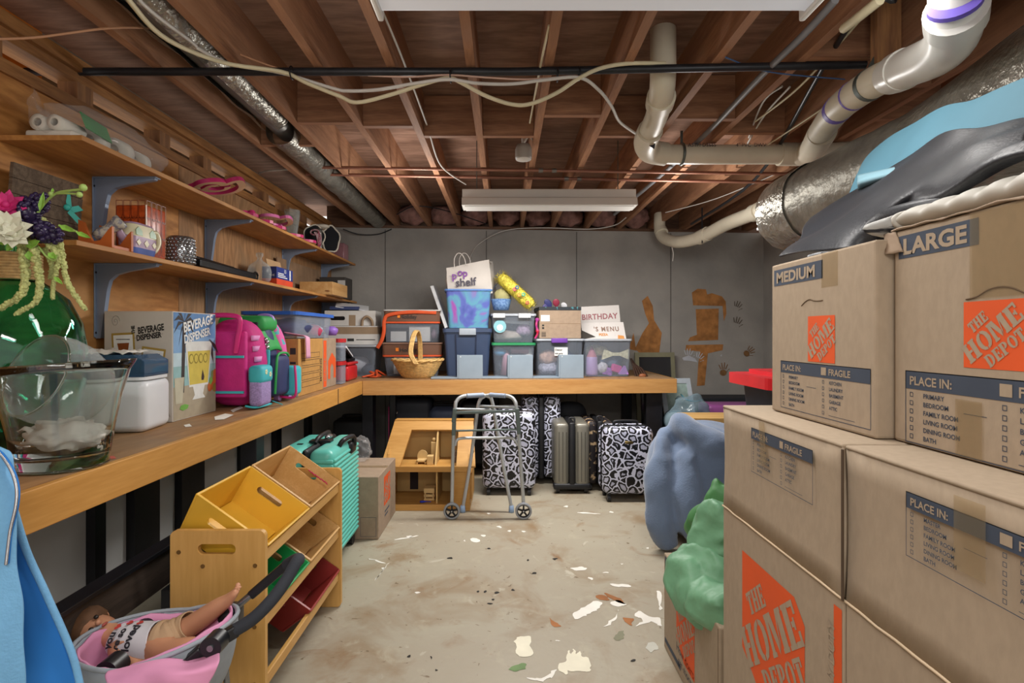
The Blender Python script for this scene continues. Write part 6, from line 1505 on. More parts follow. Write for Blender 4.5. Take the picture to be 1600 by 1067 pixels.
# logo lettering used on the moving boxes: block letters cut by stencil gaps
def rc(x0, y0, x1, y1): return [(x0, y0), (x1, y0), (x1, y1), (x0, y1)]
def arc(cx, cy, ro, ri, sx, a0, a1, n=6):
    o = [(cx + sx * ro * cos(a0 + (a1 - a0) * k / n), cy + ro * sin(a0 + (a1 - a0) * k / n)) for k in range(n + 1)]
    i = [(cx + sx * ri * .55 * cos(a0 + (a1 - a0) * k / n), cy + ri * sin(a0 + (a1 - a0) * k / n)) for k in range(n + 1)]
    return [[o[k], o[k + 1], i[k + 1], i[k]] for k in range(n)]
ST = {'T': (7, [rc(2.1, 0, 4.9, 8.2), rc(0, 8.4, 7, 10), rc(0, 6.6, 1.1, 8.4), rc(5.9, 6.6, 7, 8.4), rc(1.4, 0, 5.6, 1.1)]),
      'H': (8.2, [rc(.5, 0, 3.1, 10), rc(0, 0, 3.7, 1.1), rc(0, 8.9, 3.7, 10), rc(5.1, 0, 7.7, 10), rc(4.5, 0, 8.2, 1.1), rc(4.5, 8.9, 8.2, 10), rc(3.1, 4.4, 4.75, 5.7)]),
      'E': (6.8, [rc(.5, 0, 3.1, 10), rc(0, 0, 3.4, 1.1), rc(0, 8.9, 3.4, 10), rc(3.5, 0, 6.8, 1.3), rc(5.7, 1.3, 6.8, 3.2), rc(3.5, 8.7, 6.6, 10), rc(5.6, 6.9, 6.6, 8.7), rc(3.5, 4.4, 5.3, 5.7), rc(4.5, 3.7, 5.3, 6.4)]),
      'O': (7.8, arc(3.65, 5, 5, 3.6, .73, pi / 2, 1.5 * pi) + arc(4.15, 5, 5, 3.6, .73, -pi / 2, pi / 2)),
      'M': (10, [rc(.3, 0, 2.0, 10), rc(0, 0, 2.6, 1.1), [(1.4, 10), (3.9, 10), (5.4, 3.4), (4.6, 0)], [(5.1, 0.6), (7.0, 10), (7.6, 10), (5.9, 2.4)], rc(7.1, 0, 9.7, 10), rc(6.7, 0, 10, 1.1), rc(0, 8.9, 2, 10), rc(7.6, 8.9, 10, 10)]),
      'D': (7.8, [rc(.5, 0, 3.1, 10), rc(0, 0, 3.3, 1.1), rc(0, 8.9, 3.3, 10)] + arc(3.5, 5, 5, 3.7, .85, -pi / 2, pi / 2)),
      'P': (7.0, [rc(.5, 0, 3.1, 10), rc(0, 0, 4, 1.1), rc(0, 8.9, 3.3, 10)] + arc(3.5, 7.1, 2.9, 1.7, 1.15, -pi / 2, pi / 2)), ' ': (3, [])}
def stencil(m, word, o, u, v, h, mi, sx=1.0, gap=.6):
    k = h / 10; x = 0; o = Vector(o); u = Vector(u); v = Vector(v)
    for ch in word:
        w, polys = ST[ch]
        for q_, p in enumerate(polys): m.flat([((x + a) * k * sx, b * k) for a, b in p], o + u.cross(v).normalized() * (2e-5 * q_), u, v, mi)
        x += w + gap
    return x * k * sx
def slen(word, h, sx=1.0, gap=.6): return sum(ST[c][0] + gap for c in word) * h / 10 * sx
def logo(t, o, u, v, s, off, card, big=False):
    """orange square of side s at o with the three words running uphill"""
    o, u, v = Vector(o), Vector(u), Vector(v); n = Vector(off)
    m = MB()
    if not big: m.rect(0, s, 0, s, o, u, v, 0)
    else: m.flat([(0, .16 * s), (.12 * s, .10 * s), (.42 * s, -.1 * s), (s, -.1 * s), (s, .86 * s), (.86 * s, s), (0, s)], o, u, v, 0)
    ang = radians(38); ru = u * cos(ang) + v * sin(ang); rv = -u * sin(ang) + v * cos(ang)
    rv2 = v * 1.0 - u * .0
    c = o + (u + v) * s * .5
    skew = (rv * .92 + v * .25).normalized()
    def word(w, h, cen, width):
        L = slen(w, h); stencil(m, w, c + ru * (cen[0] * s - width * s / 2) + rv * (cen[1] * s - h / 2) + n, ru, rv, h, 1, width * s / L)
    word('THE', s * .17, (-.07, .30), .36); word('HOME', s * .30, (.0, .02), 1.12); word('DEPOT', s * .19, (.05, -.27), .74)
    return m.build('logo', [COR, card], t)
def checklist(t, o, u, v, w, h, off, first='PRIMARY', cutright=True, sc=1.0):
    o, u, v, n = Vector(o), Vector(u), Vector(v), Vector(off); m = MB()
    hd = h * .25
    m.rect(0, w, h - hd, h, o, u, v, 0); m.frame2(0, w, 0, h, h * .012, o, u, v, 0)
    ts = hd * .66
    m.text('PLACE IN:', o + n + u * w * .03 + v * (h - hd * .76), u, v, ts, 1, off=ts * .022, sx=1.0)
    m.rect(w * .52, w * .575, h - hd * .8, h - hd * .22, o + n, u, v, 1); m.text('FRAGILE', o + n + u * w * .60 + v * (h - hd * .76), u, v, ts, 1, off=ts * .022, sx=1.05)
    for i, s_ in enumerate((first, 'BEDROOM', 'FAMILY ROOM', 'LIVING ROOM', 'DINING ROOM', 'BATH')):
        y = h - hd - h * .115 * (i + .95); m.frame2(w * .03, w * .03 + h * .06, y, y + h * .065, h * .009, o, u, v, 0); m.text(s_, o + u * w * .115 + v * y, u, v, h * .088, 0, off=.0002)
    m.rect(w * .345, w * .46, h - hd - h * .225, h - hd - h * .217, o, u, v, 0)
    for i, s_ in enumerate(('KITCHEN', 'LAUNDRY', 'BASEMENT', 'GARAGE', 'ATTIC', '')):
        y = h - hd - h * .115 * (i + .95); m.frame2(w * .53, w * .53 + h * .06, y, y + h * .065, h * .009, o, u, v, 0)
        if s_: m.text(s_, o + u * w * .605 + v * y, u, v, h * .088, 0, off=.0002)
        else: m.rect(w * .60, w * .86, y, y + h * .008, o, u, v, 0)
    return m.build('check_list', [CINK, CARD], t)

# moving box behind the teal suitcase
t = thing('moving_box', 'cardboard box with worn orange logo beside the dollhouse', 'box', (-.98, 3.72, 0))
m = MB(); m.box(-1.16, -.787, 3.44, 3.98, .001, .392); m.build('carton', CARD2, t, bevel=.004)
logo(t, (-.7863, 3.60, .16), (0, 1, 0), (0, 0, 1), .19, (.0006, 0, 0), CARD2)
m = MB(); m.rect(0, .14, 0, .012, (-.7863, 3.62, .11), (0, 1, 0), (0, 0, 1)); m.rect(0, .1, 0, .012, (-.7863, 3.62, .085), (0, 1, 0), (0, 0, 1)); m.frame2(0, .1, 0, .12, .002, (-.90, 3.4393, .02), (1, 0, 0), (0, 0, 1)); m.build('print', CINK, t)
m = MB(); m.box(-1.16, -.787, 3.68, 3.74, .392, .3925); m.build('tape', CTAPE, t)
m = bag_surface((-1.02, 3.90, .46), (.075, .08, .09), 7, .45); 
for v in m.v: v.z = max(v.z, .394)
m.build('plastic_bag', CLEARB, label='clear plastic bag on the cardboard box beside the dollhouse', cat='bag')

# dollhouse
DH = woodmat('dollhouse_wood', 'c99a58', 'b58545', 'X', rough=.45, scale=1.6, dist=2.5, stretch=9); DHL = mat('dollhouse_board', 'c7a468', rough=.55, var=.04)
t = thing('dollhouse', 'open wooden dollhouse with sloping roof frame on the floor under the bench', 'dollhouse', (-.55, 4.15, 0))
x0, x1, ya, yb = -.86, -.25, 4.0, 4.36
th = .014
m = MB(); m.box(x0, x1, ya, yb, .001, .045); m.build('base', DH, t, bevel=.002)
m = MB(); m.box(x0, x1, ya, yb, .285, .315); m.box(x0, x1, ya - .012, ya, .285, .325); m.build('upper_floor', DH, t, bevel=.002)
m = MB(); m.box(x0, x1, yb - .01, yb, .045, .58); m.build('back_wall', DHL, t)
for xa in (x0, x1 - th):
    m = MB(); m.prism([(ya, .045), (yb, .045), (yb, .60), (ya + .30, .60), (ya + .06, .40), (ya, .315)], (xa, 0, 0), (0, 1, 0), (0, 0, 1), th); m.build('side_wall', DH, t)
m = MB(); m.box(x1, x1 + .012, ya + .03, ya + .33, .08, .26); m.frame2(ya + .02, yb - .02, .06, .28, .02, (x1 + .013, 0, 0), (0, 1, 0), (0, 0, 1)); m.build('side_panel', DH, t)
m = MB(); m.ell((x1 + .02, ya + .02, .43), (.012, .02, .012), 10, 6); m.build('latch_knob', DH, t)
m = MB(); m.box(-.50, -.49, ya + .03, yb - .01, .045, .285); m.build('divider', DHL, t)
m = MB(); m.prism([(ya + .07, .315), (yb - .01, .315), (yb - .01, .58), (ya + .25, .58)], (-.515, 0, 0), (0, 1, 0), (0, 0, 1), .012); m.build('divider', DHL, t)
m = MB(); m.box(x1 - .125, x1, ya - .002, ya + .012, .045, .285); m.build('front_panel', DH, t)
# sloping frame of the roof
o_ = Vector((x0 - .04, ya + .0, .325)); u_ = Vector((1, 0, 0)); v_ = Vector((0, .27, .285)); W_ = x1 - x0 + .08
m = MB(); m.prism([(0, 0), (W_, 0), (W_ - .03, 1), (.05, 1)], o_, u_, v_, -.02, hole=[(.14, .0), (W_ - .14, .0), (W_ - .14, .80), (.19, .80)]); m.build('roof_frame', DH, t, bevel=.003)
m = MB(); m.box(x0 + .01, x1 + .01, ya + .27, yb + .01, .60, .618); m.build('roof_top', DH, t)
m = MB(); m.box(-.745, -.68, yb - .012, yb - .0105, .06, .28); m.build('doorway', mat('dark_doorway', '2c2226', rough=.8), t)
TOYW = mat('toy_wood', 'd0b078', rough=.5)
def toy(fn, nm, lb, mt=TOYW):
    m = MB(); fn(m); return m.build(nm, mt, label=lb, cat='toy furniture', bevel=.003)
toy(lambda m: (m.prism([(.08 * (.5 + .5 * cos(a)) - .04, .045 + .045 * sin(a)) for a in [k * pi / 8 for k in range(9)]] + [(-.04, 0), (.04, 0)], (-.62, 4.18, .317), (1, 0, 0), (0, 0, 1), .01), m.box(-.655, -.585, 4.10, 4.18, .33, .345), m.box(-.655, -.645, 4.1, 4.11, .3155, .345), m.box(-.595, -.585, 4.1, 4.11, .3155, .345)), 'toy_chair', 'round backed toy chair on the upper floor of the dollhouse')
toy(lambda m: (m.box(-.56, -.52, 4.2, 4.26, .3155, .46), m.ell((-.54, 4.23, .475), .016, 10, 6)), 'toy_clock', 'tall narrow toy cupboard beside the upper dollhouse divider')
toy(lambda m: (m.box(-.575, -.53, 4.08, 4.14, .3155, .38),), 'toy_cupboard', 'small toy block cupboard in front of the tall toy cupboard')
toy(lambda m: (m.box(-.40, -.30, 4.15, 4.25, .3155, .36), m.box(-.38, -.32, 4.16, 4.2, .3605, .40)), 'toy_stove', 'dark topped toy block in the upper right dollhouse room', mat('toy_grey_brown', '6f5a48', rough=.6))
toy(lambda m: (m.box(-.60, -.52, 4.1, 4.22, .0455, .06), m.box(-.60, -.52, 4.1, 4.22, .07, .09), m.box(-.60, -.52, 4.1, 4.22, .10, .135), m.box(-.595, -.585, 4.1, 4.11, .055, .105), m.box(-.535, -.525, 4.1, 4.11, .055, .105)), 'toy_bunk', 'toy chest with slats in the lower dollhouse room')
m = MB(); m.tube(spl([(-.62, 4.04, .055), (-.585, 4.045, .055), (-.54, 4.045, .054)], 4), [.008, .013, .015, .014, .01, .006, .005, .005, .005], 10, flat=.5); m.build('toy_spoon', mat('royal_blue_plastic', '2a3cc0', rough=.35), label='small royal blue plastic piece on the dollhouse bottom floor', cat='toy')

# walking frame
ALU = mat('aluminium_tube', 'b6babd', rough=.3, metal=.35, var=.04); GRN = mat('grey_green_bar', '5e6a68', rough=.35, metal=.4); GRIP = mat('grey_blue_grip', '8e99ab', rough=.55); TYRE = mat('grey_tyre', '8e9298', rough=.6)
t = thing('walking_frame', 'folded aluminium walking frame with two grey front wheels', 'walking frame', P(762, 805, 3.9))
Ya, Yb_ = 3.84, 3.97
fa = [P(706, 790, Ya), P(708, 700, Ya), P(711, 640, Ya), P(714, 626, Ya + .01), P(724, 619, Ya + .03), P(745, 617, Yb_ - .03), P(762, 619, Yb_), P(769, 628, Yb_), P(777, 673, Yb_), P(788, 735, Yb_), P(799, 792, Yb_)]
fb = [P(818, 786, Ya), P(812, 700, Ya), P(807, 640, Ya), P(804, 626, Ya + .01), P(795, 619, Ya + .03), P(775, 617, Yb_ - .03), P(757, 619, Yb_ - .005), P(748, 630, Yb_), P(743, 665, Yb_), P(733, 735, Yb_), P(723, 794, Yb_)]
for f_ in (fa, fb):
    m = MB(); m.tube(spl(f_, 8), .0125, 12); m.build('side_frame', ALU, t)
for a, b in ((P(729, 618.5, Ya + .04), P(755, 617, Yb_ - .02)), (P(790, 618.5, Ya + .04), P(766, 617, Yb_ - .02))):
    m = MB(); m.cyl(a, b, .0165, 14); m.build('hand_grip', GRIP, t)
def rod(a, b, r, mt, nm): m = MB(); m.cyl(a, b, r, 10); m.build(nm, mt, t)
m = MB(); m.bar(P(711, 645, Ya - .005), P(807, 642, Ya - .005), .018, .025, up=(0, 1, 0)); m.build('front_bar', GRN, t, bevel=.003)
m = MB(); m.bar(P(709, 660, Ya - .002), P(711, 638, Ya - .002), .03, .03, up=(0, 1, 0)); m.bar(P(709, 680, Ya - .002), P(709.5, 660, Ya - .002), .028, .028, up=(0, 1, 0)); m.build('leg_sleeve', GRN, t, bevel=.004)
m = MB(); m.bar(P(811, 678, Ya - .002), P(808, 638, Ya - .002), .03, .03, up=(0, 1, 0)); m.build('leg_sleeve', GRN, t, bevel=.004)
rod(P(711, 639, Ya), P(770, 640, Yb_), .009, ALU, 'cross_tube'); rod(P(807, 637, Ya), P(748, 634, Yb_), .009, ALU, 'cross_tube')
rod(P(712, 673, Ya + .01), P(810, 671, Ya + .01), .007, GRN, 'cross_bar')
m = MB(); m.tube(spl([P(711, 696, Ya), P(713, 689, Ya), P(720, 685, Ya + .01), P(745, 684, Ya + .04), P(775, 684, Ya + .04), P(797, 684, Ya + .01), P(805, 688, Ya), P(809, 696, Ya)], 6), .010, 10); m.build('bowed_brace', ALU, t)
for px, py in ((706, 796), (818, 791)):
    q = P(px, py, Ya - .02); q.z = .058
    m = MB(); m.lathe([(.044, -.013), (.054, -.013), (.058, -.007), (.058, .007), (.054, .013), (.044, .013), (.044, -.013)], q, 32, rot=(pi / 2, 0, 0)); w_ = m.build('wheel', TYRE, t)
    m = MB(); m.lathe([(.039, -.010), (.045, -.010), (.045, .010), (.039, .010), (.039, -.010)], q, 28, rot=(pi / 2, 0, 0))
    for k in range(5): a = 2 * pi * k / 5 + .3; m.bar(q + Vector((.008 * cos(a), 0, .008 * sin(a))), q + Vector((.041 * cos(a), 0, .041 * sin(a))), .012, .01, up=(0, 1, 0))
    m.lathe([(0, -.014), (.012, -.014), (.012, .014), (0, .014)], q, 14, rot=(pi / 2, 0, 0)); m.build('hub', SPIN, w_)
    m = MB(); m.cyl(q + Vector((0, -.018, 0)), q + Vector((0, .03, 0)), .005, 10); m.build('axle', ALU, w_)
for px, py in ((799, 794), (723, 797)):
    q = P(px, py, Yb_); q.z = .0
    m = MB(); m.lathe([(0, .001), (.019, .001), (.02, .01), (.0165, .05), (0, .05)], q, 16); m.build('rubber_tip', mat('blue_grey_rubber', '7f93ad', rough=.6), t)

# ------------------------------------------------------------------ right side beyond the boxes
t = thing('wall_mirror', 'framed dark mirror leaning on the back wall beyond the bench end', 'mirror', (1.66, 5.75, 0))
FR = mat('grey_gold_frame', '8d8b72', rough=.4, metal=.3)
o_, u_, v_ = Vector((1.40, 5.74, .01)), Vector((.43, .03, 0)), Vector((-.01, .12, 1.08))
m = MB(); m.prism([(0, 0), (1, 0), (1, 1), (0, 1)], o_, u_, v_, -.025, hole=[(.10, .05), (.90, .05), (.90, .955), (.10, .955)]); m.build('frame', FR, t, bevel=.004)
m = MB(); m.prism([(.09, .045), (.91, .045), (.91, .96), (.09, .96)], o_ + Vector((0, .008, 0)), u_, v_, -.008); m.build('glass', mat('dark_mirror_glass', '23252a', rough=.06, spec=.9), t)
WOODB = woodmat('pale_chest_board', 'cba76b', 'b98f55', 'X', rough=.5, scale=1.5, dist=2)
m = MB(); m.box(1.38, 1.98, 4.10, 4.40, .001, .66); m.build('wooden_chest', WOODB, label='pale wooden chest behind the blue blanket', cat='chest', bevel=.004)
m = MB(); m.box(1.86, 2.7, 5.45, 5.75, .001, .655); m.build('storage_box', BLKF, label='black box along the back wall behind the purple case', cat='box', bevel=.008)
PURC = mat('plum_case', '8a4a86', rough=.4)
t = thing('storage_case', 'plum purple flat case with grey clasp behind the wooden chest', 'case', (2.05, 5.05, .53))
m = MB(); m.rbox(1.82, 2.35, 4.9, 5.2, .531, .652, .03, 3); m.build('case', PURC, t)
m = MB(); m.rbox(2.02, 2.09, 4.885, 4.91, .56, .60, .006, 1); m.build('clasp', LATCH, t)
m = MB(); m.rbox(1.80, 2.4, 4.88, 5.22, .001, .53, .02); m.build('storage_bin', mat('grey_green_bin', '6f7f6c', rough=.5), label='grey green bin under the plum purple case', cat='bin')
t = thing('picture_frame', 'pale framed glass picture leaning beside the bench end under plastic', 'picture frame', (1.70, 4.95, 0))
o_, u_, v_ = Vector((1.49, 4.98, .3)), Vector((.29, .02, 0)), Vector((-.05, .13, .575))
m = MB(); m.prism([(0, 0), (1, 0), (1, 1), (0, 1)], o_, u_, v_, -.02, hole=[(.14, .08), (.86, .08), (.86, .92), (.14, .92)]); m.build('frame', mat('silver_white_frame', 'aab4bd', rough=.35), t, bevel=.003)
m = MB(); m.prism([(.13, .07), (.87, .07), (.87, .93), (.13, .93)], o_ + Vector((0, .006, 0)), u_, v_, -.006); m.build('print', mat('grey_green_print', '8fa39d', rough=.25, var=.2, scale=12), t)
m = MB(); m.box(1.40, 1.80, 4.52, 4.86, .001, .42); m.build('carton', CARD2, label='cardboard carton under the plastic wrap beside the bench leg', cat='box', bevel=.004)
t = thing('water_jug', 'clear water jug lying with its blue cap facing the room', 'jug', (1.44, 4.68, .42))
JUG = clearmat('jug_plastic', 'd5e6ec', 'a9c3cf', .32, .12)
m = MB(); m.lathe([(0, 0), (.085, 0), (.10, .02), (.10, .16), (.09, .2), (.05, .235), (.035, .245), (.035, .26), (0, .26)], (1.50, 4.86, .53), 24, rot=(radians(90), 0, radians(-8)))
m.build('jug', JUG, t)
m = MB(); m.lathe([(0, .262), (.036, .262), (.036, .285), (0, .287)], (1.50, 4.86, .53), 20, rot=(radians(90), 0, radians(-8))); m.build('cap', mat('blue_cap', '2458c0', rough=.35), t)
m = bag_surface((1.60, 4.72, .60), (.17, .14, .16), 9, .3, .422); m.build('plastic_wrap', clearmat('blue_clear_wrap', 'dbe8ee', '9fb6c2', .22, .1), label='bluish clear plastic wrap bunched beside the water jug', cat='wrap')
m = MB(); m.tube(spl([P(1064, 616, 4.8), P(1072, 624, 4.75), P(1085, 627, 4.75), P(1098, 625, 4.85)], 6), .006, 6); m.build('drawstring', mat('teal_string', '4a93a8', rough=.5), label='teal drawstring across the pale picture frame', cat='cord')
# red lidded black tote
BLKT = mat('black_tote', '20222a', rough=.45); REDLID = mat('bright_red_lid', 'd3222c', rough=.35)
TT = TR((1.70, 2.62, 0))
t = thing('storage_tote', 'tall black tote with bright red lid behind the moving boxes', 'tote', (1.70, 2.8, 0))
m = MB(TT); shell(m, .62, .36, .80, .44, 1.02, .04); m.build('tub', BLKT, t)
m = MB(TT); m.rbox(-.41, .41, -.055, -.02, .96, 1.02, .01); m.build('rim', BLKT, t)
m = MB(TT); lidslab(m, .94, .52, 1.022, .055, .06, .18); lidslab(m, .76, .42, 1.077, .02, .05, .18); m.build('lid', REDLID, t, bevel=.012)
m = MB(TT); m.cyl((-.33, -.075, .80), (-.33, -.02, .80), .03, 14); m.rbox(-.36, -.30, -.06, -.01, .76, .86, .01); m.build('grey_latch', LATCH, t)
m = MB(TT); m.lathe([(0, 0), (.04, 0), (.05, .03), (.045, .055), (.02, .07), (0, .07)], (-.26, .12, 1.0975), 18); m.build('glass_jar', GLS, label='small glass jar on top of the red lid', cat='jar')
m = MB(TT); m.obox((-.14, .12, 1.12), (.13, .12, .04), (0, .1, .3)); m.build('white_packet', PAPW, label='white packet beside the glass jar on the red lid', cat='packet', bevel=.008)

# blue-grey blanket heap
BLAN = mat('blue_grey_fleece', '64758f', rough=.95, var=.08, scale=6, bump=.25, bscale=120, sheen=.4)
def cushionf(c, r, seeds, mt, lb, nm, cat, pw=3.0, folds=(), base=0.0, nu=90, nv=60):
    c = Vector(c); m = MB()
    def fn(q):
        k = (abs(q.x) ** pw + abs(q.y) ** pw + abs(q.z) ** pw) ** (-1 / pw)
        p = Vector((q.x * r[0], q.y * r[1], q.z * r[2])) * k
        d = .10 * nz(p, 2.6, seeds) + .05 * nz(p, 6, seeds)
        for (nx, ny, nz_, off, wd, dp) in folds:
            e = (p.x * nx + p.y * ny + p.z * nz_ + .03 * nz(p, 5, seeds + 2) - off) / wd
            d -= dp * math.exp(-e * e)
        return k * (1 + d)
    m.ell(c, r, nu, nv, fn=fn)
    for v in m.v: v.z = max(v.z, base + .001)
    return m.build(nm, mt, label=lb, cat=cat)
o_bl = None
def blanket():
    m = MB()
    def fn(q):
        k = (abs(q.x) ** 2.5 + abs(q.y) ** 2.5 + abs(q.z) ** 2.5) ** (-1 / 2.5); p = Vector((q.x * .38, q.y * .36, q.z * .37)) * k
        return k * (1 + .07 * nz(p, 2.6, 3) + .04 * nz(p, 6, 3) + .025 * (1 - 2 * abs(nz(p, 7, 8))))
    m.ell((1.32, 3.58, .335), (.38, .36, .37), 80, 50, fn=fn)
    def roll(pts, r0, sd, k=1.0):
        sp = spl(pts, 12); n = len(sp); i0 = len(m.v)
        m.tube(sp, [r0 * (.35 + .65 * sin(pi * min(1, max(0, (i + 3) / (n + 5)))) ** .5) for i in range(n)], 26)
        for i in range(i0, len(m.v)):
            v = m.v[i]; m.v[i] = v + Vector((nz(v, 6, sd), nz(v, 6, sd + 2), nz(v, 6, sd + 4))) * .035 * k + Vector((nz(v, 15, sd), nz(v, 15, sd + 2), nz(v, 15, sd + 4))) * .01
    roll([P(1050, 668, 3.52), P(1070, 672, 3.42), P(1105, 690, 3.34), P(1150, 712, 3.34)], .095, 1)
    roll([P(1046, 672, 3.5), P(1030, 730, 3.36), P(1028, 800, 3.28), P(1046, 855, 3.25)], .085, 3)
    roll([P(1072, 705, 3.36), P(1074, 760, 3.27), P(1082, 820, 3.24), P(1100, 850, 3.24)], .085, 5)
    roll([P(1088, 730, 3.33), P(1110, 762, 3.28), P(1140, 780, 3.28)], .075, 7)
    roll([P(1100, 800, 3.24), P(1120, 815, 3.22), P(1150, 830, 3.22)], .09, 9)
    for v in m.v: v.z = max(v.z, .004)
    return m.build('blanket', BLAN, label='big heap of blue-grey fleece blanket on the floor right of the luggage', cat='blanket')
fuse(blanket(), .016, 9)

# ------------------------------------------------------------------ the moving boxes on the right
UY, UZ = Vector((0, -1, 0)), Vector((0, 0, 1))      # reading direction on faces that look left
NX = Vector((-.0006, 0, 0))
def wbox(m, x0, x1, y0, y1, z0, z1, mi=0): m.box(x0, x1, y0, y1, z0, z1, mi)
# small box with the green sack on it
t = thing('moving_box', 'smaller cardboard moving box under the green sleeping bag', 'box', (.9, 1.96, 0))
m = MB(); m.box(.657, 1.10, 1.68, 2.265, .001, .388); m.build('carton', CARD, t, bevel=.005)
m = MB(); m.box(.6565, .6572, 1.69, 1.693, .01, .38); m.build('edge_crease', mat('carton_seam', '5f4c38', rough=.9), t)
logo(t, Vector((.657, 2.10, .10)) + NX, UY, UZ, .20, NX, CARD, True)
m = MB(); m.rect(0, .22, 0, .055, Vector((.657, 2.25, .325)) + NX, UY, UZ, 0); m.text('MEDIUM', Vector((.657, 2.24, .336)) + NX * 2, UY, UZ, .042, 1, off=.001, sx=1.0)
m.rect(0, .2, 0, .02, Vector((.657, 2.25, .03)) + NX, UY, UZ, 0)
m.text('How doers', Vector((.657, 2.10, .085)) + NX, UY * .93 + UZ * -.0, UZ, .045, 0); m.text('get more', Vector((.657, 2.08, .045)) + NX, UY, UZ, .04, 0); m.build('print', [CINK, CARD], t)
m = MB(); m.frame2(.05, .35, .05, .4, .002, (.70, 1.80, .3896), (1, 0, 0), (0, 1, 0)); m.build('top_print', CINK, t)
# the two tall boxes with their flaps standing up
def flapbox(y0, y1, lb, nm='moving_box'):
    t = thing(nm, lb, 'box', (.9, (y0 + y1) / 2, 0))
    x0, x1 = .62, 1.18
    m = MB(); m.box(x0, x1, y0, y1, .001, .798); m.build('carton', CARD, t, bevel=.004)
    def flap(fn, nm_):
        m = MB(); m.grid(fn, 10, 6); m.build(nm_, CARD, t, solid=.006)
    flap(lambda u, v: Vector((x0 + .003 + .004 * sin(pi * v), y1 - .002 - (y1 - y0 - .006) * u, .802 + .276 * v + .001 * nz((u * 6, v * 3, y0), 1))), 'flap')
    flap(lambda u, v: Vector((x1 - .003, y1 - .002 - (y1 - y0 - .006) * u, .802 + .27 * v)), 'flap')
    flap(lambda u, v: Vector((x0 + .01 + (x1 - x0 - .02) * u, y1 - .004, .802 + .27 * v)), 'flap')
    flap(lambda u, v: Vector((x0 + .01 + (x1 - x0 - .02) * u, y0 + .004, .802 + .27 * v)), 'flap')
    m = MB(); m.rbox(x0 - .002, x1, y0 + .003, y1 - .001, 1.076, 1.084, .0035, 2); m.build('top_flap', CARD, t)
    m = MB(); m.tube([(x0 - .001, y1 - (y1 - y0) * k / 14, .80 + .0025 * nz((k * .7, y0, 0), 1)) for k in range(15)], .0025, 6); m.build('crease', mat('torn_kraft_edge', 'c2ad90', rough=.9), t)
    return t
t = flapbox(1.005, 1.56, 'tall cardboard moving box with big orange logo, behind the front tall box')
logo(t, Vector((.62, 1.433, .425)) + NX, UY, UZ, .298, NX, CARD, True)
checklist(t, Vector((.6186, 1.378, .942)) + NX, UY, UZ, .275, .11, NX)
m = MB(); m.text('How doers', Vector((.62, 1.405, .345)) + NX, UY, UZ, .075); m.text('get more done.', Vector((.62, 1.45, .27)) + NX, UY, UZ, .075); m.build('slogan', CINK, t)
m = MB(); m.rect(0, .025, -.24, 0, Vector((.62, 1.035, .778)) + NX, UY, UZ, 0); m.text('HEAVY DUTY', Vector((.62, 1.033, .56)) + NX * 2, UZ, -UY, .03, 1, off=.0008); m.build('orange_stripe', [COR, CARD], t)
m = MB(); m.grid(lambda u, v: Vector((.6165 - .001 * v, 1.335 - .03 * u - .012 * v, 1.075 - .10 * v)) if v < .99 else Vector((.6155, 1.33 - .03 * u, .975)), 2, 6); m.build('packing_tape', CTAPE, t)
t = flapbox(.40, 1.000, 'tall cardboard moving box nearest the camera at right, check list on its flap')
checklist(t, Vector((.6186, .847, .945)) + NX, UY, UZ, .31, .099, NX, 'MASTER')
m = MB(); m.rect(.075, .125, .02, .12, Vector((.6170, .83, .945)) + NX, UY, UZ); m.build('packing_tape', CTAPE, t)
m = MB(); m.box(.6145, .6165, .9985, 1.0045, .80, 1.075); m.build('slit', mat('carton_slit', '4a3a2a', rough=.9), t)
# MEDIUM and LARGE boxes on top
t = thing('moving_box', 'cardboard moving box marked MEDIUM standing on the tall boxes', 'box', (.95, 1.24, 1.085))
x0 = .705
m = MB(); m.box(x0, 1.17, 1.045, 1.452, 1.0855, 1.465); m.build('carton', CARD, t, bevel=.005)
m = MB(); m.rect(0, .219, 0, .041, Vector((x0, 1.437, 1.409)) + NX, UY, UZ, 0); m.text('MEDIUM', Vector((x0, 1.425, 1.4165)) + NX * 2, UY, UZ, .037, 1, off=.0012, sx=1.28); m.build('size_label', [CINK, CARD], t)
logo(t, Vector((x0, 1.277, 1.222)) + NX, UY, UZ, .104, NX, CARD)
checklist(t, Vector((x0, 1.403, 1.1)) + NX, UY, UZ, .345, .118, NX)
m = MB(); m.tube(spl([Vector((x0 - .0008, 1.305 - .0175 * k, 1.352 + (.013 * sin(k * pi / 4) if k < 4 else .009 * sin((k - 3) * pi / 3))) ) for k in range(6)], 4), .001, 5); m.build('hand_hole_cut', mat('carton_seam', '5f4c38', rough=.9), t)
m = MB(); m.rect(.215, .275, -.075, .0, Vector((x0, 1.438, 1.463)) + NX, UY, UZ); m.build('packing_tape', CTAPE, t)
m = MB(); m.box(.90, .96, 1.045, 1.452, 1.4652, 1.4662); m.build('top_tape', CTAPE, t)
t = thing('moving_box', 'cardboard moving box marked LARGE with crushed top edge nearest the camera', 'box', (.95, .69, 1.085))
x0 = .735
m = MB(); m.box(x0, 1.18, .35, 1.04, 1.0855, 1.478); m.build('carton', CARD, t, bevel=.006)
m = MB(); m.rect(0, .173, -.042, 0, Vector((x0, 1.025, 1.466)) + NX, UY, UZ, 0); m.text('LARGE', Vector((x0, 1.014, 1.4315)) + NX * 2, UY, UZ, .039, 1, off=.0014, sx=1.2); m.build('size_label', [CINK, CARD], t)
logo(t, Vector((x0, .880, 1.232)) + NX, UY, UZ, .104, NX, CARD)
checklist(t, Vector((x0, 1.008, 1.089)) + NX, UY, UZ, .37, .130, NX)
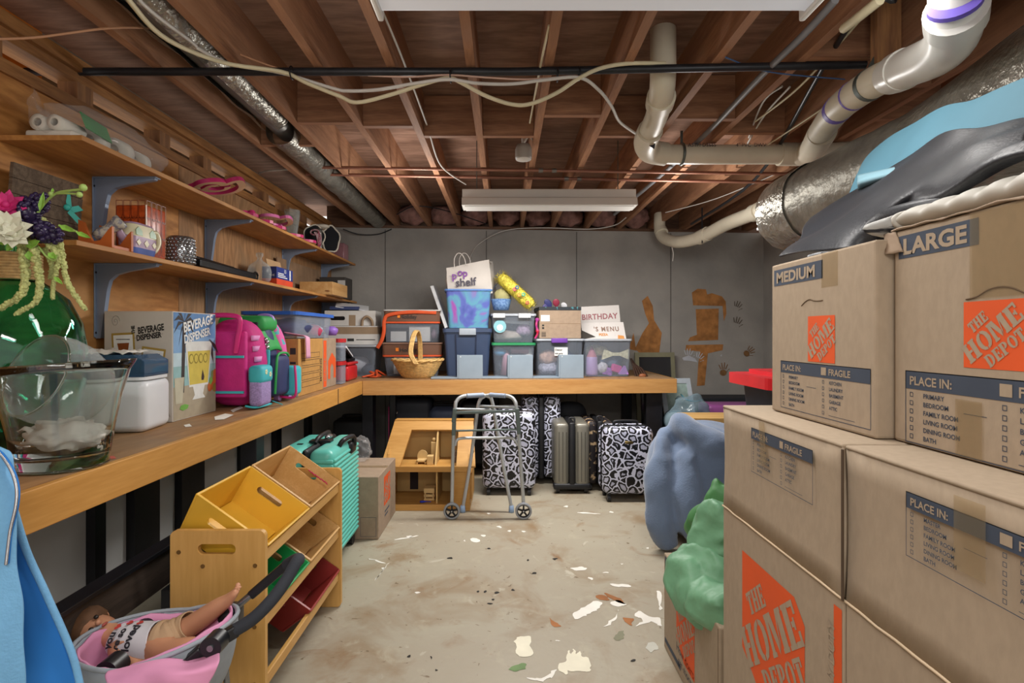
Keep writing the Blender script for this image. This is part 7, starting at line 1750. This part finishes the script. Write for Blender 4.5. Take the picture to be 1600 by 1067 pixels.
m = MB(); m.rect(.163, .275, -.135, 0, Vector((x0, 1.03, 1.476)) + NX * 3, UY, UZ); m.build('packing_tape', CTAPE, t); m = MB(); m.rect(.11, .16, 0, .09, Vector((x0, 1.005, 1.09)) + NX * 3, UY, UZ); m.build('packing_tape', CTAPE, t)
m = MB(); m.tube(spl([Vector((x0 - .001, .875 - .02 * k, 1.34 + (.012 if 1 < k < 5 else 0) + .003 * (k % 2))) for k in range(7)], 4), .0013, 5); m.build('hand_hole_cut', MATS['carton_seam'], t)
m = MB(); m.grid(lambda u, v: Vector((x0 - .004 + .05 * v, 1.041 - .69 * u, 1.4795 + .006 * nz((u * 14, v * 3, 5), 1) + .004 * v)), 40, 4); m.build('crushed_edge', CARD2, t, solid=.003)
m = MB(); m.grid(lambda u, v: Vector((x0 - .002 - .012 * v * u, 1.041 - .01 + .03 * v - .02 * u, 1.476 - .04 * u + .004 * nz((u * 9, v * 9, 0), 1))), 8, 5); m.build('torn_flap', CARD2, t, solid=.003)
# white pad, jacket and teal cloth on top of them
PADM = mat('quilted_grey_white', 'b9b6ad', rough=.55, var=.04, scale=4)
m = MB()
def pad(u, v):
    y = 1.045 - .68 * u
    a = -pi / 2 + pi * v if v <= 1 else 0
    puff = .012 * abs(sin(u * 13 * pi))
    cx = .80 + .02 * sin(u * 5); rx, rz = .058 + puff * .4, .017 + puff * .35 + .014 * u
    return Vector((cx - rx * cos(a) , y + .035 * (v - .5) * 0, 1.484 + rz + rz * sin(a)))
m.grid(pad, 130, 14)
m.grid(lambda u, v: pad(u, 1) + Vector((.38 * v, 0, .02 * sin(pi * v))), 130, 4)
m.grid(lambda u, v: pad(u, 0) + Vector((.38 * v, 0, 0)), 130, 2)
m.grid(lambda u, v: pad(0, u) + Vector((.38 * v, .0, .0)), 12, 4)
t = thing('quilted_pad', 'pale grey quilted pad lying along the top of the LARGE box', 'pad', (.95, .7, 1.48))
m.build('pad', PADM, t)
m = MB(); m.tube(spl([pad(0, k / 8) + Vector((0, .004, 0)) for k in range(9)], 4), .006, 8); m.build('piping', PADM, t)
m = MB(); m.grid(lambda u, v: pad(0, u) + Vector((-.004 - .035 * v * sin(pi * u), .005 + .03 * v, -.01 * v)), 10, 4); 
m.build('striped_edge', mat('striped_edge', 'a5a5a2', rough=.6, c2='2b2d33', scale=55, stretch=(.2, .2, 1), lo=.5, hi=.55), t, solid=.006)
def drape(rows, nu, nv, nm, mt, lb, cat, wob=.01, sd=1.0, solid=.006, fq=6):
    """surface through rows of points (each row left to right, rows top to bottom)"""
    rr = [spl(r, nu // (len(r) - 1)) for r in rows]
    n = min(len(r) for r in rr); cols = [spl([r[i] for r in rr], nv // (len(rows) - 1)) for i in range(n)]
    m = MB(); k = min(len(c) for c in cols)
    V = [cols[i][j] + Vector((nz(cols[i][j], fq, sd), nz(cols[i][j], fq, sd + 3), nz(cols[i][j], fq, sd + 6))) * wob for j in range(k) for i in range(n)]
    m.add(V, [(j * n + i, (j + 1) * n + i, (j + 1) * n + i + 1, j * n + i + 1) for j in range(k - 1) for i in range(n - 1)], 0, True)
    return m.build(nm, mt, label=lb, cat=cat, solid=solid, sub=1)
LEATH = mat('black_leather', '2b2d32', rough=.42, var=.06, scale=8, bump=.12, bscale=160)
TEALC = mat('teal_blue_cloth', '4f7b8d', rough=.7, var=.04, scale=5)
def X_(px, py, x): return PX(px, py, x)
drape([[X_(1268, 338, .98), X_(1345, 290, 1.06), X_(1400, 256, 1.08), X_(1455, 226, 1.08), X_(1525, 198, 1.06), X_(1610, 186, 1.04)],
       [X_(1262, 350, .90), X_(1338, 312, .97), X_(1400, 278, .99), X_(1455, 250, 1.0), X_(1525, 222, .97), X_(1610, 205, .94)],
       [X_(1245, 375, .80), X_(1320, 340, .84), X_(1392, 308, .84), X_(1452, 280, .85), X_(1525, 248, .84), X_(1610, 222, .83)],
       [X_(1232, 392, .765), X_(1305, 372, .77), X_(1372, 348, .80), X_(1420, 318, .83), X_(1515, 276, .80), X_(1610, 240, .79)],
       [X_(1221, 404, .75), X_(1300, 398, .745), X_(1360, 388, .80), X_(1400, 352, .86), X_(1500, 296, .82), X_(1610, 252, .82)]], 60, 40, 'leather_jacket', LEATH, 'black leather jacket draped over the top moving boxes', 'jacket', .022, 2)
m = MB(); m.tube(spl([X_(1244, 378, .792), X_(1262, 384, .785), X_(1285, 392, .765)], 6), .003, 6); o = m.build('seam', mat('leather_seam', '1e2024', rough=.5), bpy.data.objects['leather_jacket'])
drape([[X_(1345, 268, 1.14), X_(1362, 238, 1.18), X_(1402, 206, 1.2), X_(1470, 172, 1.2), X_(1540, 146, 1.18), X_(1615, 116, 1.16)],
       [X_(1338, 280, 1.10), X_(1368, 258, 1.13), X_(1412, 228, 1.13), X_(1475, 200, 1.13), X_(1545, 172, 1.12), X_(1615, 150, 1.1)],
       [X_(1330, 296, 1.08), X_(1376, 272, 1.09), X_(1428, 246, 1.09), X_(1480, 222, 1.09), X_(1548, 198, 1.08), X_(1615, 178, 1.07)],
       [X_(1326, 306, 1.07), X_(1380, 284, 1.08), X_(1430, 262, 1.085), X_(1485, 240, 1.085), X_(1550, 216, 1.08), X_(1615, 196, 1.07)]], 60, 30, 'teal_cloth', TEALC, 'teal blue cloth jacket heaped behind the black leather jacket', 'cloth', .014, 5)
m = MB(); m.grid(lambda u, v: X_(1340 + 70 * u, 298 - 22 * u - 24 * v * (1 - .3 * u), 1.055 - .05 * sin(pi * v)), 12, 8); m.build('cuff', mat('pale_teal_lining', '7599a6', rough=.7), bpy.data.objects['teal_cloth'], solid=.004)
m = MB(); m.ell((.98, 1.14, 1.52), (.19, .26, .055), 24, 12, fn=lambda q: 1 + .2 * nz(q, 2, 3)); m.build('folded_garment', LEATH, label='dark folded garment under the leather jacket on the MEDIUM box', cat='garment')
m = MB(); m.ell((1.02, .62, 1.64), (.13, .30, .08), 24, 12, fn=lambda q: 1 + .2 * nz(q, 2, 4)); m.build('folded_garment', TEALC, label='folded teal garment beneath the teal cloth at the right edge', cat='garment')
m = MB(); m.rbox(.73, .79, 1.27, 1.33, 1.4665, 1.476, .003, 1); m.build('tag', mat('printed_tag', '9b9fa3', rough=.6, c2='55585c', scale=120), label='small printed tag on top of the MEDIUM box edge', cat='tag')
# green sleeping bag
GRNS = mat('green_nylon', '6a9a78', rough=.5, var=.08, scale=6, bump=1.0, bscale=11); GRNS2 = mat('dark_green_nylon', '46804a', rough=.55, var=.1, scale=6, bump=.8, bscale=9)
t = thing('sleeping_bag', 'green sleeping bag slumped over the smaller moving box', 'sleeping bag', (.86, 2.1, .39))
def sack(c, r, sd, amp, pleat=0, rot=None, base=None):
    m = MB(); m.ell(c, r, 64, 40, rot=rot, fn=lambda q: 1 + amp * nz(q, 2.2, sd) + .045 * (1 - 2 * abs(nz(q, 5, sd))) + .05 * (1 - 2 * abs(nz(q, 3.1, sd + 5))) + pleat * sin(9 * atan2(q.y, q.x) + 3 * nz(q, 2, sd)) * (1 - q.z * q.z))
    if base is not None:
        for v in m.v:
            if v.x > .65: v.z = max(v.z, base)
    return m
def rolls(lst, nm, mt, vox, it, wr=.02):
    m = MB()
    for pts, r0, sd in lst:
        sp = spl(pts, 12); n = len(sp); i0 = len(m.v)
        m.tube(sp, [r0 * (.45 + .55 * sin(pi * (i + 2) / (n + 3)) ** .5) for i in range(n)], 24)
        for i in range(i0, len(m.v)):
            v = m.v[i]; q = Vector((nz(v, 9, sd), nz(v, 9, sd + 2), nz(v, 9, sd + 4))); m.v[i] = v + q * wr * 1.6 + Vector((nz(v, 24, sd), nz(v, 24, sd + 2), nz(v, 24, sd + 4))) * wr * .8
    return fuse(m.build(nm, mt, t), vox, it)
rolls([([P(1086, 880, 2.0), P(1082, 905, 1.96), P(1100, 935, 1.9), P(1150, 955, 1.85)], .085, 1), ([P(1086, 868, 2.05), P(1110, 890, 1.95), P(1150, 905, 1.9)], .085, 2), ([P(1100, 905, 1.95), P(1150, 930, 1.9)], .10, 3), ([P(1088, 918, 1.92), P(1112, 940, 1.82), P(1150, 966, 1.70)], .075, 11), ([(.75, 2.05, .47), (.9, 1.85, .48), (1.02, 1.75, .48)], .09, 4)], 'lower_roll', GRNS, .009, 3)
rolls([([P(1098, 846, 2.02), P(1120, 850, 1.95), P(1150, 852, 1.9)], .055, 5), ([P(1096, 820, 2.06), P(1118, 815, 2.0), P(1150, 808, 1.95)], .07, 6), ([P(1105, 834, 2.05), P(1150, 832, 1.95)], .06, 7), ([(.85, 2.05, .56), (1.0, 1.95, .56)], .09, 8)], 'upper_roll', GRNS, .008, 2, .024)
rolls([([P(1088, 850, 2.3), P(1105, 815, 2.28), P(1138, 765, 2.25)], .07, 9), ([P(1100, 850, 2.3), P(1125, 812, 2.25), P(1160, 780, 2.2)], .085, 10)], 'dark_end', GRNS2, .01, 5)

# ------------------------------------------------------------------ toy bin rack under the left bench
MAPLE = woodmat('maple_panel', 'd2a462', 'c09350', 'Z', rough=.4, scale=1.4, dist=2.5, stretch=9)
MAPLEY = woodmat('maple_rail', 'cfa262', 'b98b49', 'Y', rough=.4, scale=1.4, dist=2, stretch=9)
NATB = woodmat('natural_bin', 'd4ac74', 'c2985c', 'Y', rough=.45, scale=2, dist=3)
rack = thing('toy_rack', 'natural wood toy rack with tilted coloured bins under the left bench', 'rack', (-.92, 2.2, 0))
px0, px1 = -1.073, -.768
def side(y):
    m = MB(); w, h = px1 - px0, .652
    ou = [(p[0] + w / 2, p[1] + h / 2) for p in rrect(w, h, .02, 5)]
    ho = [(p[0] + w * .49, p[1] + .592) for p in rrect(.122, .034, .0165, 5)]
    m.prism(ou, (px0, y, .002), (1, 0, 0), (0, 0, 1), -.019, hole=ho)
    return m.build('side_panel', MAPLE, rack, bevel=.003)
side(1.767); side(2.588)
SCREW = mat('brass_screw', '8a6a3c', rough=.35, metal=.6)
for x, z in ((-1.045, .585), (-.968, .54), (-.80, .542), (-.802, .345), (-.99, .34), (-.99, .15), (-.802, .16)):
    m = MB(); m.cyl((x, 1.765, z), (x, 1.769, z), .007, 12); m.build('screw', SCREW, rack)
for z in (.565, .352, .152):
    m = MB(); m.box(-.795, -.778, 1.787, 2.587, z - .022, z + .016); m.build('rail', MAPLEY, rack, bevel=.003)
    m = MB(); m.box(-1.035, -1.02, 1.787, 2.587, z - .015, z + .02); m.build('rail', MAPLEY, rack, bevel=.003)
def bin_(y0, y1, zf, lb, mt, nm='toy_bin', xf=-.775):
    """tilted open bin: front lip at (xf, zf), rises to the back"""
    L_ = .276; v = Vector((-.815, 0, .58)); w = Vector((.58, 0, .815)); o = Vector((xf, 0, zf))
    T_ = Matrix(((0, v.x, w.x, o.x), (1, 0, 0, 0), (0, v.z, w.z, o.z), (0, 0, 0, 1)))
    t = thing(nm, lb, 'bin', Vector((xf - .12, (y0 + y1) / 2, zf - .1)))
    h = .15; tk = .009
    b0, b1 = .045, L_ - .02                                    # bottom front / back in v
    m = MB(T_)
    e0, e1 = y0 + .004, y1 - .004; s0, s1 = e0 + .022, e1 - .022
    m.hexa([(s0, b0, -h), (s1, b0, -h), (s1, b1, -h), (s0, b1, -h), (s0, b0, -h + tk), (s1, b0, -h + tk), (s1, b1, -h + tk), (s0, b1, -h + tk)])
    m.hexa([(s0, b0 - tk, -h), (s1, b0 - tk, -h), (s1, b0, -h), (s0, b0, -h), (e0, -tk, 0), (e1, -tk, 0), (e1, 0, 0), (e0, 0, 0)])
    m.hexa([(s0, b1, -h), (s1, b1, -h), (s1, b1 + tk, -h), (s0, b1 + tk, -h), (e0, L_, 0), (e1, L_, 0), (e1, L_ + tk, 0), (e0, L_ + tk, 0)])
    m.build('bin', mt, t, bevel=.003)
    for (a, b, sgn) in ((e0, s0, 1), (e1, s1, -1)):
        m = MB(T_); oo = Vector((b, 0, -h)); uu_ = Vector((0, 1, 0)); vv_ = Vector(((a - b) / h, 0, 1))
        poly = [(b0, 0), (b1, 0), (L_, h), (0, h)]
        c = (L_ * .5 + .01, h * .66); hole = [(c[0] + p[0], c[1] + p[1]) for p in rrect(.115, .026, .0125, 5)]
        out = []
        for hx, hy in hole:
            dx, dy = hx - c[0], hy - c[1]; best = None
            for i in range(4):
                (ax, ay), (bx_, by) = poly[i], poly[(i + 1) % 4]
                ex, ey = bx_ - ax, by - ay; den = dx * ey - dy * ex
                if abs(den) < 1e-9: continue
                tt = ((ax - c[0]) * ey - (ay - c[1]) * ex) / den; ss = ((ax - c[0]) * dy - (ay - c[1]) * dx) / den
                if tt > 0 and -1e-6 <= ss <= 1 + 1e-6 and (best is None or tt < best): best = tt
            out.append((c[0] + dx * best, c[1] + dy * best))
        for q in poly:                                           # keep the corners sharp
            i = min(range(len(out)), key=lambda k: (out[k][0] - q[0]) ** 2 + (out[k][1] - q[1]) ** 2); out[i] = q
        m.prism(out, oo, uu_, vv_, tk * sgn, hole=hole); m.build('end_wall', mt, t)
    return t, T_
YELB = mat('yellow_bin_paint', 'd9a936', rough=.35, var=.04); GRNB = mat('green_bin_paint', '1f8f4d', rough=.35, var=.04); REDB2 = mat('red_bin_paint', '8a2f2b', rough=.35, var=.05)
ya, ym, yb = 1.792, 2.187, 2.585
bin_(ya, ym - .002, .60, 'yellow wooden bin at the near end of the rack top row', YELB)
t, T_ = bin_(ym + .002, yb, .60, 'natural wood bin scribbled with red marker in the rack top row', NATB)
m = MB(T_)
for k in range(6): m.tube([(yb - .035 + .0022 * (k % 2), .03 + .018 * k, -.035), (yb - .035, .05 + .018 * k, -.03)], .0025, 5)
m.build('marker_scribble', mat('red_marker', 'c22a5a', rough=.6), t)
bin_(ya, ym - .002, .385, 'green wooden bin in the middle row of the rack', GRNB)
bin_(ym + .002, yb, .385, 'natural wood bin in the middle row of the rack beside the green one', NATB)
bin_(ym + .002, yb, .185, 'dark red wooden bin in the bottom row of the rack', REDB2)

# ------------------------------------------------------------------ doll stroller with a doll lying in it
GREYF = mat('grey_fabric', '98a0a8', rough=.85, var=.06, scale=20); PINKB = mat('pink_fabric', 'd792b6', rough=.8, var=.06, scale=10); FOAM = mat('black_foam', '2c2f36', rough=.85, bump=.1, bscale=200); BPL = mat('black_plastic', '1a1b1f', rough=.35); STL = mat('steel_tube', '8a8d92', rough=.25, metal=.8)
t = thing('doll_stroller', 'grey doll stroller lined with pink, black foam handle leaning towards the rack', 'stroller', (-.93, 1.5, 0))
bc = Vector((-.945, 1.50, .455))
def bowl(rx, ry, rz, lift, nm, mt, z1=0.0):
    m = MB()
    def fn(u, v):
        a = 2 * pi * u; b = -pi / 2 + (pi / 2) * v
        p = bc + Vector((rx * cos(a) * cos(b) ** .6, ry * sin(a) * cos(b) ** .6, rz * sin(b)))
        p.z += v * v * (lift * max(0, cos(a)) + .012 * nz((cos(a) * 3, sin(a) * 3, v), 1)); return p
    m.grid(fn, 48, 14, closeu=True); return m.build(nm, mt, t, solid=.006)
bowl(.205, .15, .20, .05, 'seat_shell', GREYF); bowl(.19, .138, .175, .06, 'pink_lining', PINKB)
m = MB(); m.tube([bc + Vector((.207 * cos(a), .152 * sin(a), .004 + .05 * max(0, cos(a)))) for a in [2 * pi * k / 40 for k in range(40)]], .006, 8, closed=True); m.build('seat_rim', GREYF, t)
def S_(px, py, Y): return P(px, py, Y)
m = MB(); m.tube(spl([S_(215, 1100, 1.32), S_(258, 1062, 1.34), S_(298, 1030, 1.36), S_(312, 1020, 1.37)], 5), .011, 12); m.build('near_tube', STL, t)
m = MB(); m.bar(S_(296, 1033, 1.36), S_(318, 1014, 1.37), .03, .03); m.bar(S_(316, 1016, 1.37), S_(371, 983, 1.40), .026, .032); m.build('near_bracket', BPL, t, bevel=.005)
q = S_(333, 1008, 1.35); m = MB(); m.cyl(q + Vector((0, -.012, 0)), q + Vector((0, .03, 0)), .026, 20); m.build('joint', BPL, t, bevel=.003)
m = MB(); m.cyl(q + Vector((0, -.016, 0)), q + Vector((0, -.011, 0)), .008, 12); m.build('rivet', STL, t)
m = MB(); m.tube(spl([S_(368, 984, 1.40), S_(396, 966, 1.41), S_(424, 938, 1.43), S_(446, 908, 1.46), S_(462, 880, 1.50), S_(467, 874, 1.54), S_(462, 874, 1.585), S_(448, 882, 1.61)], 7), .0165, 14); m.build('foam_handle', FOAM, t)
m = MB(); m.bar(S_(450, 880, 1.61), S_(392, 930, 1.61), .024, .026); m.build('far_bracket', BPL, t, bevel=.005)
m = MB(); m.tube([S_(398, 924, 1.61), S_(365, 952, 1.60)], .010, 10); m.build('far_tube', STL, t)
m = MB(); m.rbox(S_(345, 960, 1.59).x, S_(374, 960, 1.59).x, 1.56, 1.63, S_(345, 978, 1.6).z, S_(345, 944, 1.6).z, .015); m.build('far_joint', BPL, t)
q = S_(233, 973, 1.63); m = MB(); m.cyl(q + Vector((0, -.03, 0)), q + Vector((0, .02, 0)), .024, 18); m.bar(q + Vector((-.01, -.01, -.02)), q + Vector((.03, 0, -.075)), .05, .03); m.build('rear_joint', BPL, t, bevel=.004)
q = S_(165, 1052, 1.40); m = MB(); m.cyl(q, q + Vector((0, .05, 0)), .03, 16); m.bar(q + Vector((0, .02, .0)), q + Vector((.06, .02, -.04)), .04, .03); m.build('front_joint', BPL, t, bevel=.004)
q = S_(272, 1070, 1.33); m = MB(); m.rbox(q.x - .035, q.x + .03, 1.30, 1.36, q.z - .04, q.z + .02, .018); m.build('lower_joint', BPL, t)
for x, y in ((-1.10, 1.38), (-1.10, 1.62), (-.80, 1.38), (-.80, 1.62)):
    m = MB(); m.lathe([(.0, -.015), (.05, -.015), (.06, -.008), (.06, .008), (.05, .015), (0, .015)], (x, y, .0605), 22, rot=(pi / 2, 0, 0)); m.build('wheel', WHEELM, t)
    m = MB(); m.tube([(x, y, .06), (x + (.03 if x < -1 else -.02), y, .30)], .009, 8); m.build('leg', STL, t)
def fold(rows, nm, lb=None):
    o = drape(rows, 24, 16, nm, PINKB, None, None, .014, 3, .005, 9); return o
def child(o, parent, nm=None):
    b = BASE[o.name]; pb = BASE[parent.name]
    o.data.transform(Matrix.Translation(b - pb)); o.location = (0, 0, 0); o.parent = parent; BASE[o.name] = pb; return o
child(fold([[S_(168, 1046, 1.34), S_(205, 1040, 1.36), S_(250, 1034, 1.37), S_(310, 1028, 1.36), S_(345, 1010, 1.36)], [S_(165, 1056, 1.31), S_(205, 1052, 1.30), S_(255, 1045, 1.29), S_(305, 1042, 1.29), S_(343, 1032, 1.30)], [S_(172, 1075, 1.28), S_(210, 1068, 1.28), S_(255, 1062, 1.27), S_(300, 1056, 1.28), S_(338, 1052, 1.29)], [S_(185, 1092, 1.28), S_(215, 1090, 1.27), S_(255, 1084, 1.27), S_(295, 1076, 1.28), S_(330, 1068, 1.29)]], 'pink_edge'), t)
child(fold([[S_(246, 972, 1.64), S_(262, 960, 1.65), S_(285, 956, 1.65), S_(302, 958, 1.65)], [S_(247, 982, 1.63), S_(262, 976, 1.64), S_(285, 974, 1.64), S_(302, 972, 1.64)], [S_(252, 1000, 1.61), S_(265, 998, 1.61), S_(285, 994, 1.61), S_(300, 990, 1.61)]], 'pink_edge'), t)
child(fold([[S_(332, 966, 1.58), S_(340, 972, 1.56), S_(343, 984, 1.54)], [S_(318, 976, 1.58), S_(324, 990, 1.55), S_(328, 1000, 1.52)], [S_(300, 994, 1.58), S_(308, 1010, 1.54), S_(318, 1022, 1.5)]], 'pink_edge'), t)

# the doll
SKIN = mat('doll_skin', 'c08a6a', rough=.45, var=.04, scale=6)
def skinned(nm, mt, V, E, r, parent=None, sub=2):
    me = bpy.data.meshes.new(nm)
    base = BASE[parent.name]
    me.from_pydata([Vector(v) - base for v in V], E, [])
    o = bpy.data.objects.new(nm, me); COL.objects.link(o); o.parent = parent; BASE[o.name] = base
    me.materials.append(mt)
    md = o.modifiers.new('skin', 'SKIN'); md.use_smooth_shade = True
    ly = me.skin_vertices[0].data if me.skin_vertices else None
    if ly is None:
        bpy.context.view_layer.objects.active = o
        ly = me.skin_vertices[0].data
    for i, x in enumerate(r):
        ly[i].radius = (x, x) if not isinstance(x, tuple) else x
    ly[0].use_root = True
    o.modifiers.new('smooth', 'SUBSURF').render_levels = sub
    return o
doll = thing('baby_doll', 'baby doll in white printed shirt lying in the stroller, one leg raised', 'doll', P(262, 1003, 1.53))
V, E, rr = [], [], []
def jv(p, r, prev=None):
    V.append(p); rr.append(r)
    if prev is not None: E.append((prev, len(V) - 1))
    return len(V) - 1
pel = jv(S_(264, 1000, 1.54), .046)
wai = jv(S_(238, 1006, 1.54), .045, pel); che = jv(S_(205, 1004, 1.55), .046, wai); nec = jv(S_(180, 996, 1.56), .024, che); hd0 = jv(S_(168, 992, 1.57), .044, nec); hd1 = jv(S_(146, 986, 1.58), .052, hd0); hd2 = jv(S_(132, 982, 1.585), .036, hd1)
h1 = jv(S_(288, 984, 1.56), .033, pel); k1 = jv(S_(322, 962, 1.555), .029, h1); s1_ = jv(S_(340, 948, 1.55), .026, k1); a1 = jv(S_(360, 935, 1.545), .017, s1_); f1 = jv(S_(371, 929, 1.54), .018, a1)
tipc = S_(378, 922, 1.535)
ax_ = (V[f1] - V[a1]).normalized(); ux = Vector((.25, -.8, -.5)); ux = (ux - ax_ * ux.dot(ax_)).normalized(); upf = Vector((-.3, 0, 1))
for k in range(5): jv(V[f1] + upf.normalized() * (.021 - .002 * k) + ax_ * .006 + ux * (.0068 * (k - 2)), .0046 if k else .0055, f1)
h2 = jv(S_(252, 1022, 1.49), .034, pel); k2 = jv(S_(300, 1012, 1.455), .031, h2); s2_ = jv(S_(312, 1012, 1.48), .026, k2); a2 = jv(S_(322, 1006, 1.5), .017, s2_); f2 = jv(S_(328, 1000, 1.51), .017, a2)
for k in range(5): jv(V[f2] + Vector((.012, -.0068 * (k - 2), .016)), .0046, f2)
for sx, ys in ((1, 1.60), (-1, 1.49)):
    sh_ = jv(V[che] + Vector((-.012, sx * .045, .0)), .022, che); el_ = jv(V[sh_] + Vector((.055, sx * .022, -.02)), .018, sh_); wr_ = jv(V[el_] + Vector((.05, -sx * .006, .0)), .012, el_); pa = jv(V[wr_] + Vector((.018, 0, 0)), .012, wr_)
    for k in range(4): jv(V[pa] + Vector((.022, .006 * (k - 1.5), .002)), .0038, pa)
    jv(V[pa] + Vector((.008, -sx * .014, .006)), .004, pa)
body = skinned('body', SKIN, V, E, rr, doll)
SHIRT = mat('white_shirt', 'cfcdd2', rough=.85, var=.04); TAN = mat('tan_pants', 'b39473', rough=.85, var=.05)
def sleeve(pts, r, nm, mt):
    m = MB(); m.tube(spl(pts, 6), r, 20, cap=False); return m.build(nm, mt, doll, solid=.003)
sleeve([V[nec].lerp(V[che], .2), V[che].lerp(V[nec], .35), V[che], V[che].lerp(V[wai], .5), V[wai], V[wai].lerp(V[pel], .45)], [.04] * 6 + [.05] * 6 + [.055] * 6 + [.0555] * 6 + [.0555] * 7, 'shirt', SHIRT)
sleeve([V[wai].lerp(V[pel], .55), V[pel], V[pel].lerp(V[h1], .6)], [.0545] * 5 + [.05] * 5 + [.045] * 3, 'pants', TAN)
sleeve([V[pel].lerp(V[h1], .3), V[h1], V[h1].lerp(V[k1], .35)], [.045] * 5 + [.041] * 5 + [.0385] * 3, 'pants', TAN)
# printed words across the shirt, read from the doll's feet
axx = (V[wai] - V[che]).normalized(); nrm = Vector((0, -.74, .67)); nrm = (nrm - axx * nrm.dot(axx)).normalized(); wdt = axx.cross(nrm).normalized()
def sh_pt(al, ac):                                             # along the body, around it
    a = ac / .0585; p = V[che] + axx * al; return p + (nrm * cos(a) + wdt * sin(a)) * .0595
def shtext(s, al, ac, size, mi, m):
    k = MB(); k.text(s, (0, 0, 0), (1, 0, 0), (0, 1, 0), size, 0, off=.001)
    m.add([sh_pt(al - v.y, ac - v.x + 0) for v in k.v], k.f, mi)
m = MB(); shtext('you', -.012, .03, .028, 0, m); shtext('are so', .012, .042, .026, 0, m); shtext('loved', .045, .034, .032, 0, m)
hp = [(.010 * (16 * sin(a) ** 3) / 16, .010 * (13 * cos(a) - 5 * cos(2 * a) - 2 * cos(3 * a) - cos(4 * a)) / 16) for a in [2 * pi * k / 20 for k in range(20)]]
for al, ac in ((.003, -.045), (-.02, -.028), (.032, -.048)): m.add([sh_pt(al - y, ac + x) for x, y in hp], [tuple(range(20))], 1)
m.build('shirt_print', [mat('black_shirt_ink', '2b2a30', rough=.8), mat('red_shirt_ink', 'c0413a', rough=.8)], doll)
hc = V[hd1]; m = MB(); m.ell(hc + Vector((-.022, .012, .006)), (.05, .056, .056), 20, 12, fn=lambda q: 1 + .05 * nz(q, 5)); m.build('hair', mat('brown_hair', '5a3d26', rough=.7, var=.2, scale=40), doll)
m = MB(); up_ = Vector((.1, -.55, .83)).normalized(); sd_ = Vector((.2, -.8, -.5)); sd_ = (sd_ - up_ * sd_.dot(up_)).normalized(); fw = up_.cross(sd_)
fc = V[hd0].lerp(V[hd1], .6)
for s_ in (-1, 1): m.ell(fc + up_ * .050 + sd_ * .018 * s_ - fw * .0, (.007, .006, .006), 10, 6)
m.build('eye', mat('doll_eye', '2a2420', rough=.2), doll)
m = MB(); m.ell(fc + up_ * .054 + Vector((.014, 0, 0)), (.008, .008, .008), 10, 6); m.build('nose', SKIN, doll)
m = MB(); m.ell(fc + up_ * .046 + Vector((.030, 0, 0)), (.004, .012, .004), 10, 6); m.build('mouth', mat('doll_lip', 'a8524a', rough=.5), doll)
m = MB(); m.ell(fc + sd_ * .050, (.010, .006, .012), 10, 6); m.build('ear', SKIN, doll); m = MB(); m.ell(fc - sd_ * .050, (.010, .006, .012), 10, 6); m.build('ear', SKIN, doll)
m = MB(); m.ell((-1.12, 1.84, .25), (.06, .06, .05), 16, 10); m.box(-1.16, -1.05, 1.86, 2.3, .001, .42)
m.build('storage_crate', BPL, label='dark crate in the shadow behind the toy rack', cat='crate')

# ------------------------------------------------------------------ blue jacket over the near end of the bench
LBLUE = mat('light_blue_fleece', '6fa6cf', rough=.8, var=.08, scale=12, bump=.2, bscale=150); RBLUE = mat('royal_blue_fabric', '1f6fbb', rough=.75, var=.06, scale=8)
jk = thing('blue_jacket', 'light blue jacket with zipper and royal blue lining hanging off the near bench end', 'jacket', (-1.1, 1.15, .3))
def jd(rows, nm, mt, nu=30, nv=40, wob=.012, solid=.008):
    o = drape(rows, nu, nv, nm, mt, None, None, wob, 4, solid, 7); return child(o, jk)
Yj = 1.13
jd([[(-1.40, 1.02, .906), (-1.30, 1.10, .908), (-1.22, 1.17, .907)],
    [P(-95, 690, 1.08), P(-45, 685, 1.10), P(0, 700, 1.13)],
    [P(-90, 740, 1.06), P(-40, 735, 1.08), P(25, 745, 1.11)],
    [P(-90, 800, 1.06), P(-35, 800, 1.07), P(25, 796, 1.10)],
    [P(-90, 880, 1.06), P(-35, 880, 1.07), P(24, 880, 1.10)],
    [P(-90, 960, 1.06), P(-35, 960, 1.07), P(34, 955, 1.10)],
    [P(-90, 1085, 1.06), P(-35, 1085, 1.07), P(34, 1085, 1.10)]], 'outer_front', LBLUE, wob=.016)
jd([[P(-60, 770, 1.12), P(-10, 780, 1.14), P(24, 800, 1.16)], [P(-60, 850, 1.12), P(-10, 850, 1.15), P(42, 862, 1.18)], [P(-60, 930, 1.12), P(0, 930, 1.15), P(73, 930, 1.19)], [P(-60, 1085, 1.12), P(10, 1085, 1.15), P(128, 1085, 1.20)]], 'inner_lining', RBLUE, wob=.008)
m = MB(); m.tube(spl([P(22, 798, 1.155), P(42, 862, 1.175), P(73, 930, 1.185), P(112, 1020, 1.195), P(128, 1085, 1.2)], 10), .007, 8); m.build('fleece_edge', LBLUE, jk)
zp = spl([P(-40, 676, 1.09), P(-5, 700, 1.115), P(18, 730, 1.10), P(28, 760, 1.095), P(27, 790, 1.09), P(18, 830, 1.09), P(12, 880, 1.09)], 14)
m = MB(); m.tube(zp, .006, 6, flat=.5); m.build('zipper_tape', RBLUE, jk)
m = MB()
for i in range(0, len(zp) - 1):
    for s_ in (.25, .75):
        p = zp[i].lerp(zp[i + 1], s_); m.ell(p + Vector((.002, -.006, 0)), (.0035, .003, .002), 6, 4)
m.build('zipper_teeth', mat('silver_teeth', 'b4b6ba', rough=.25, metal=.9), jk)
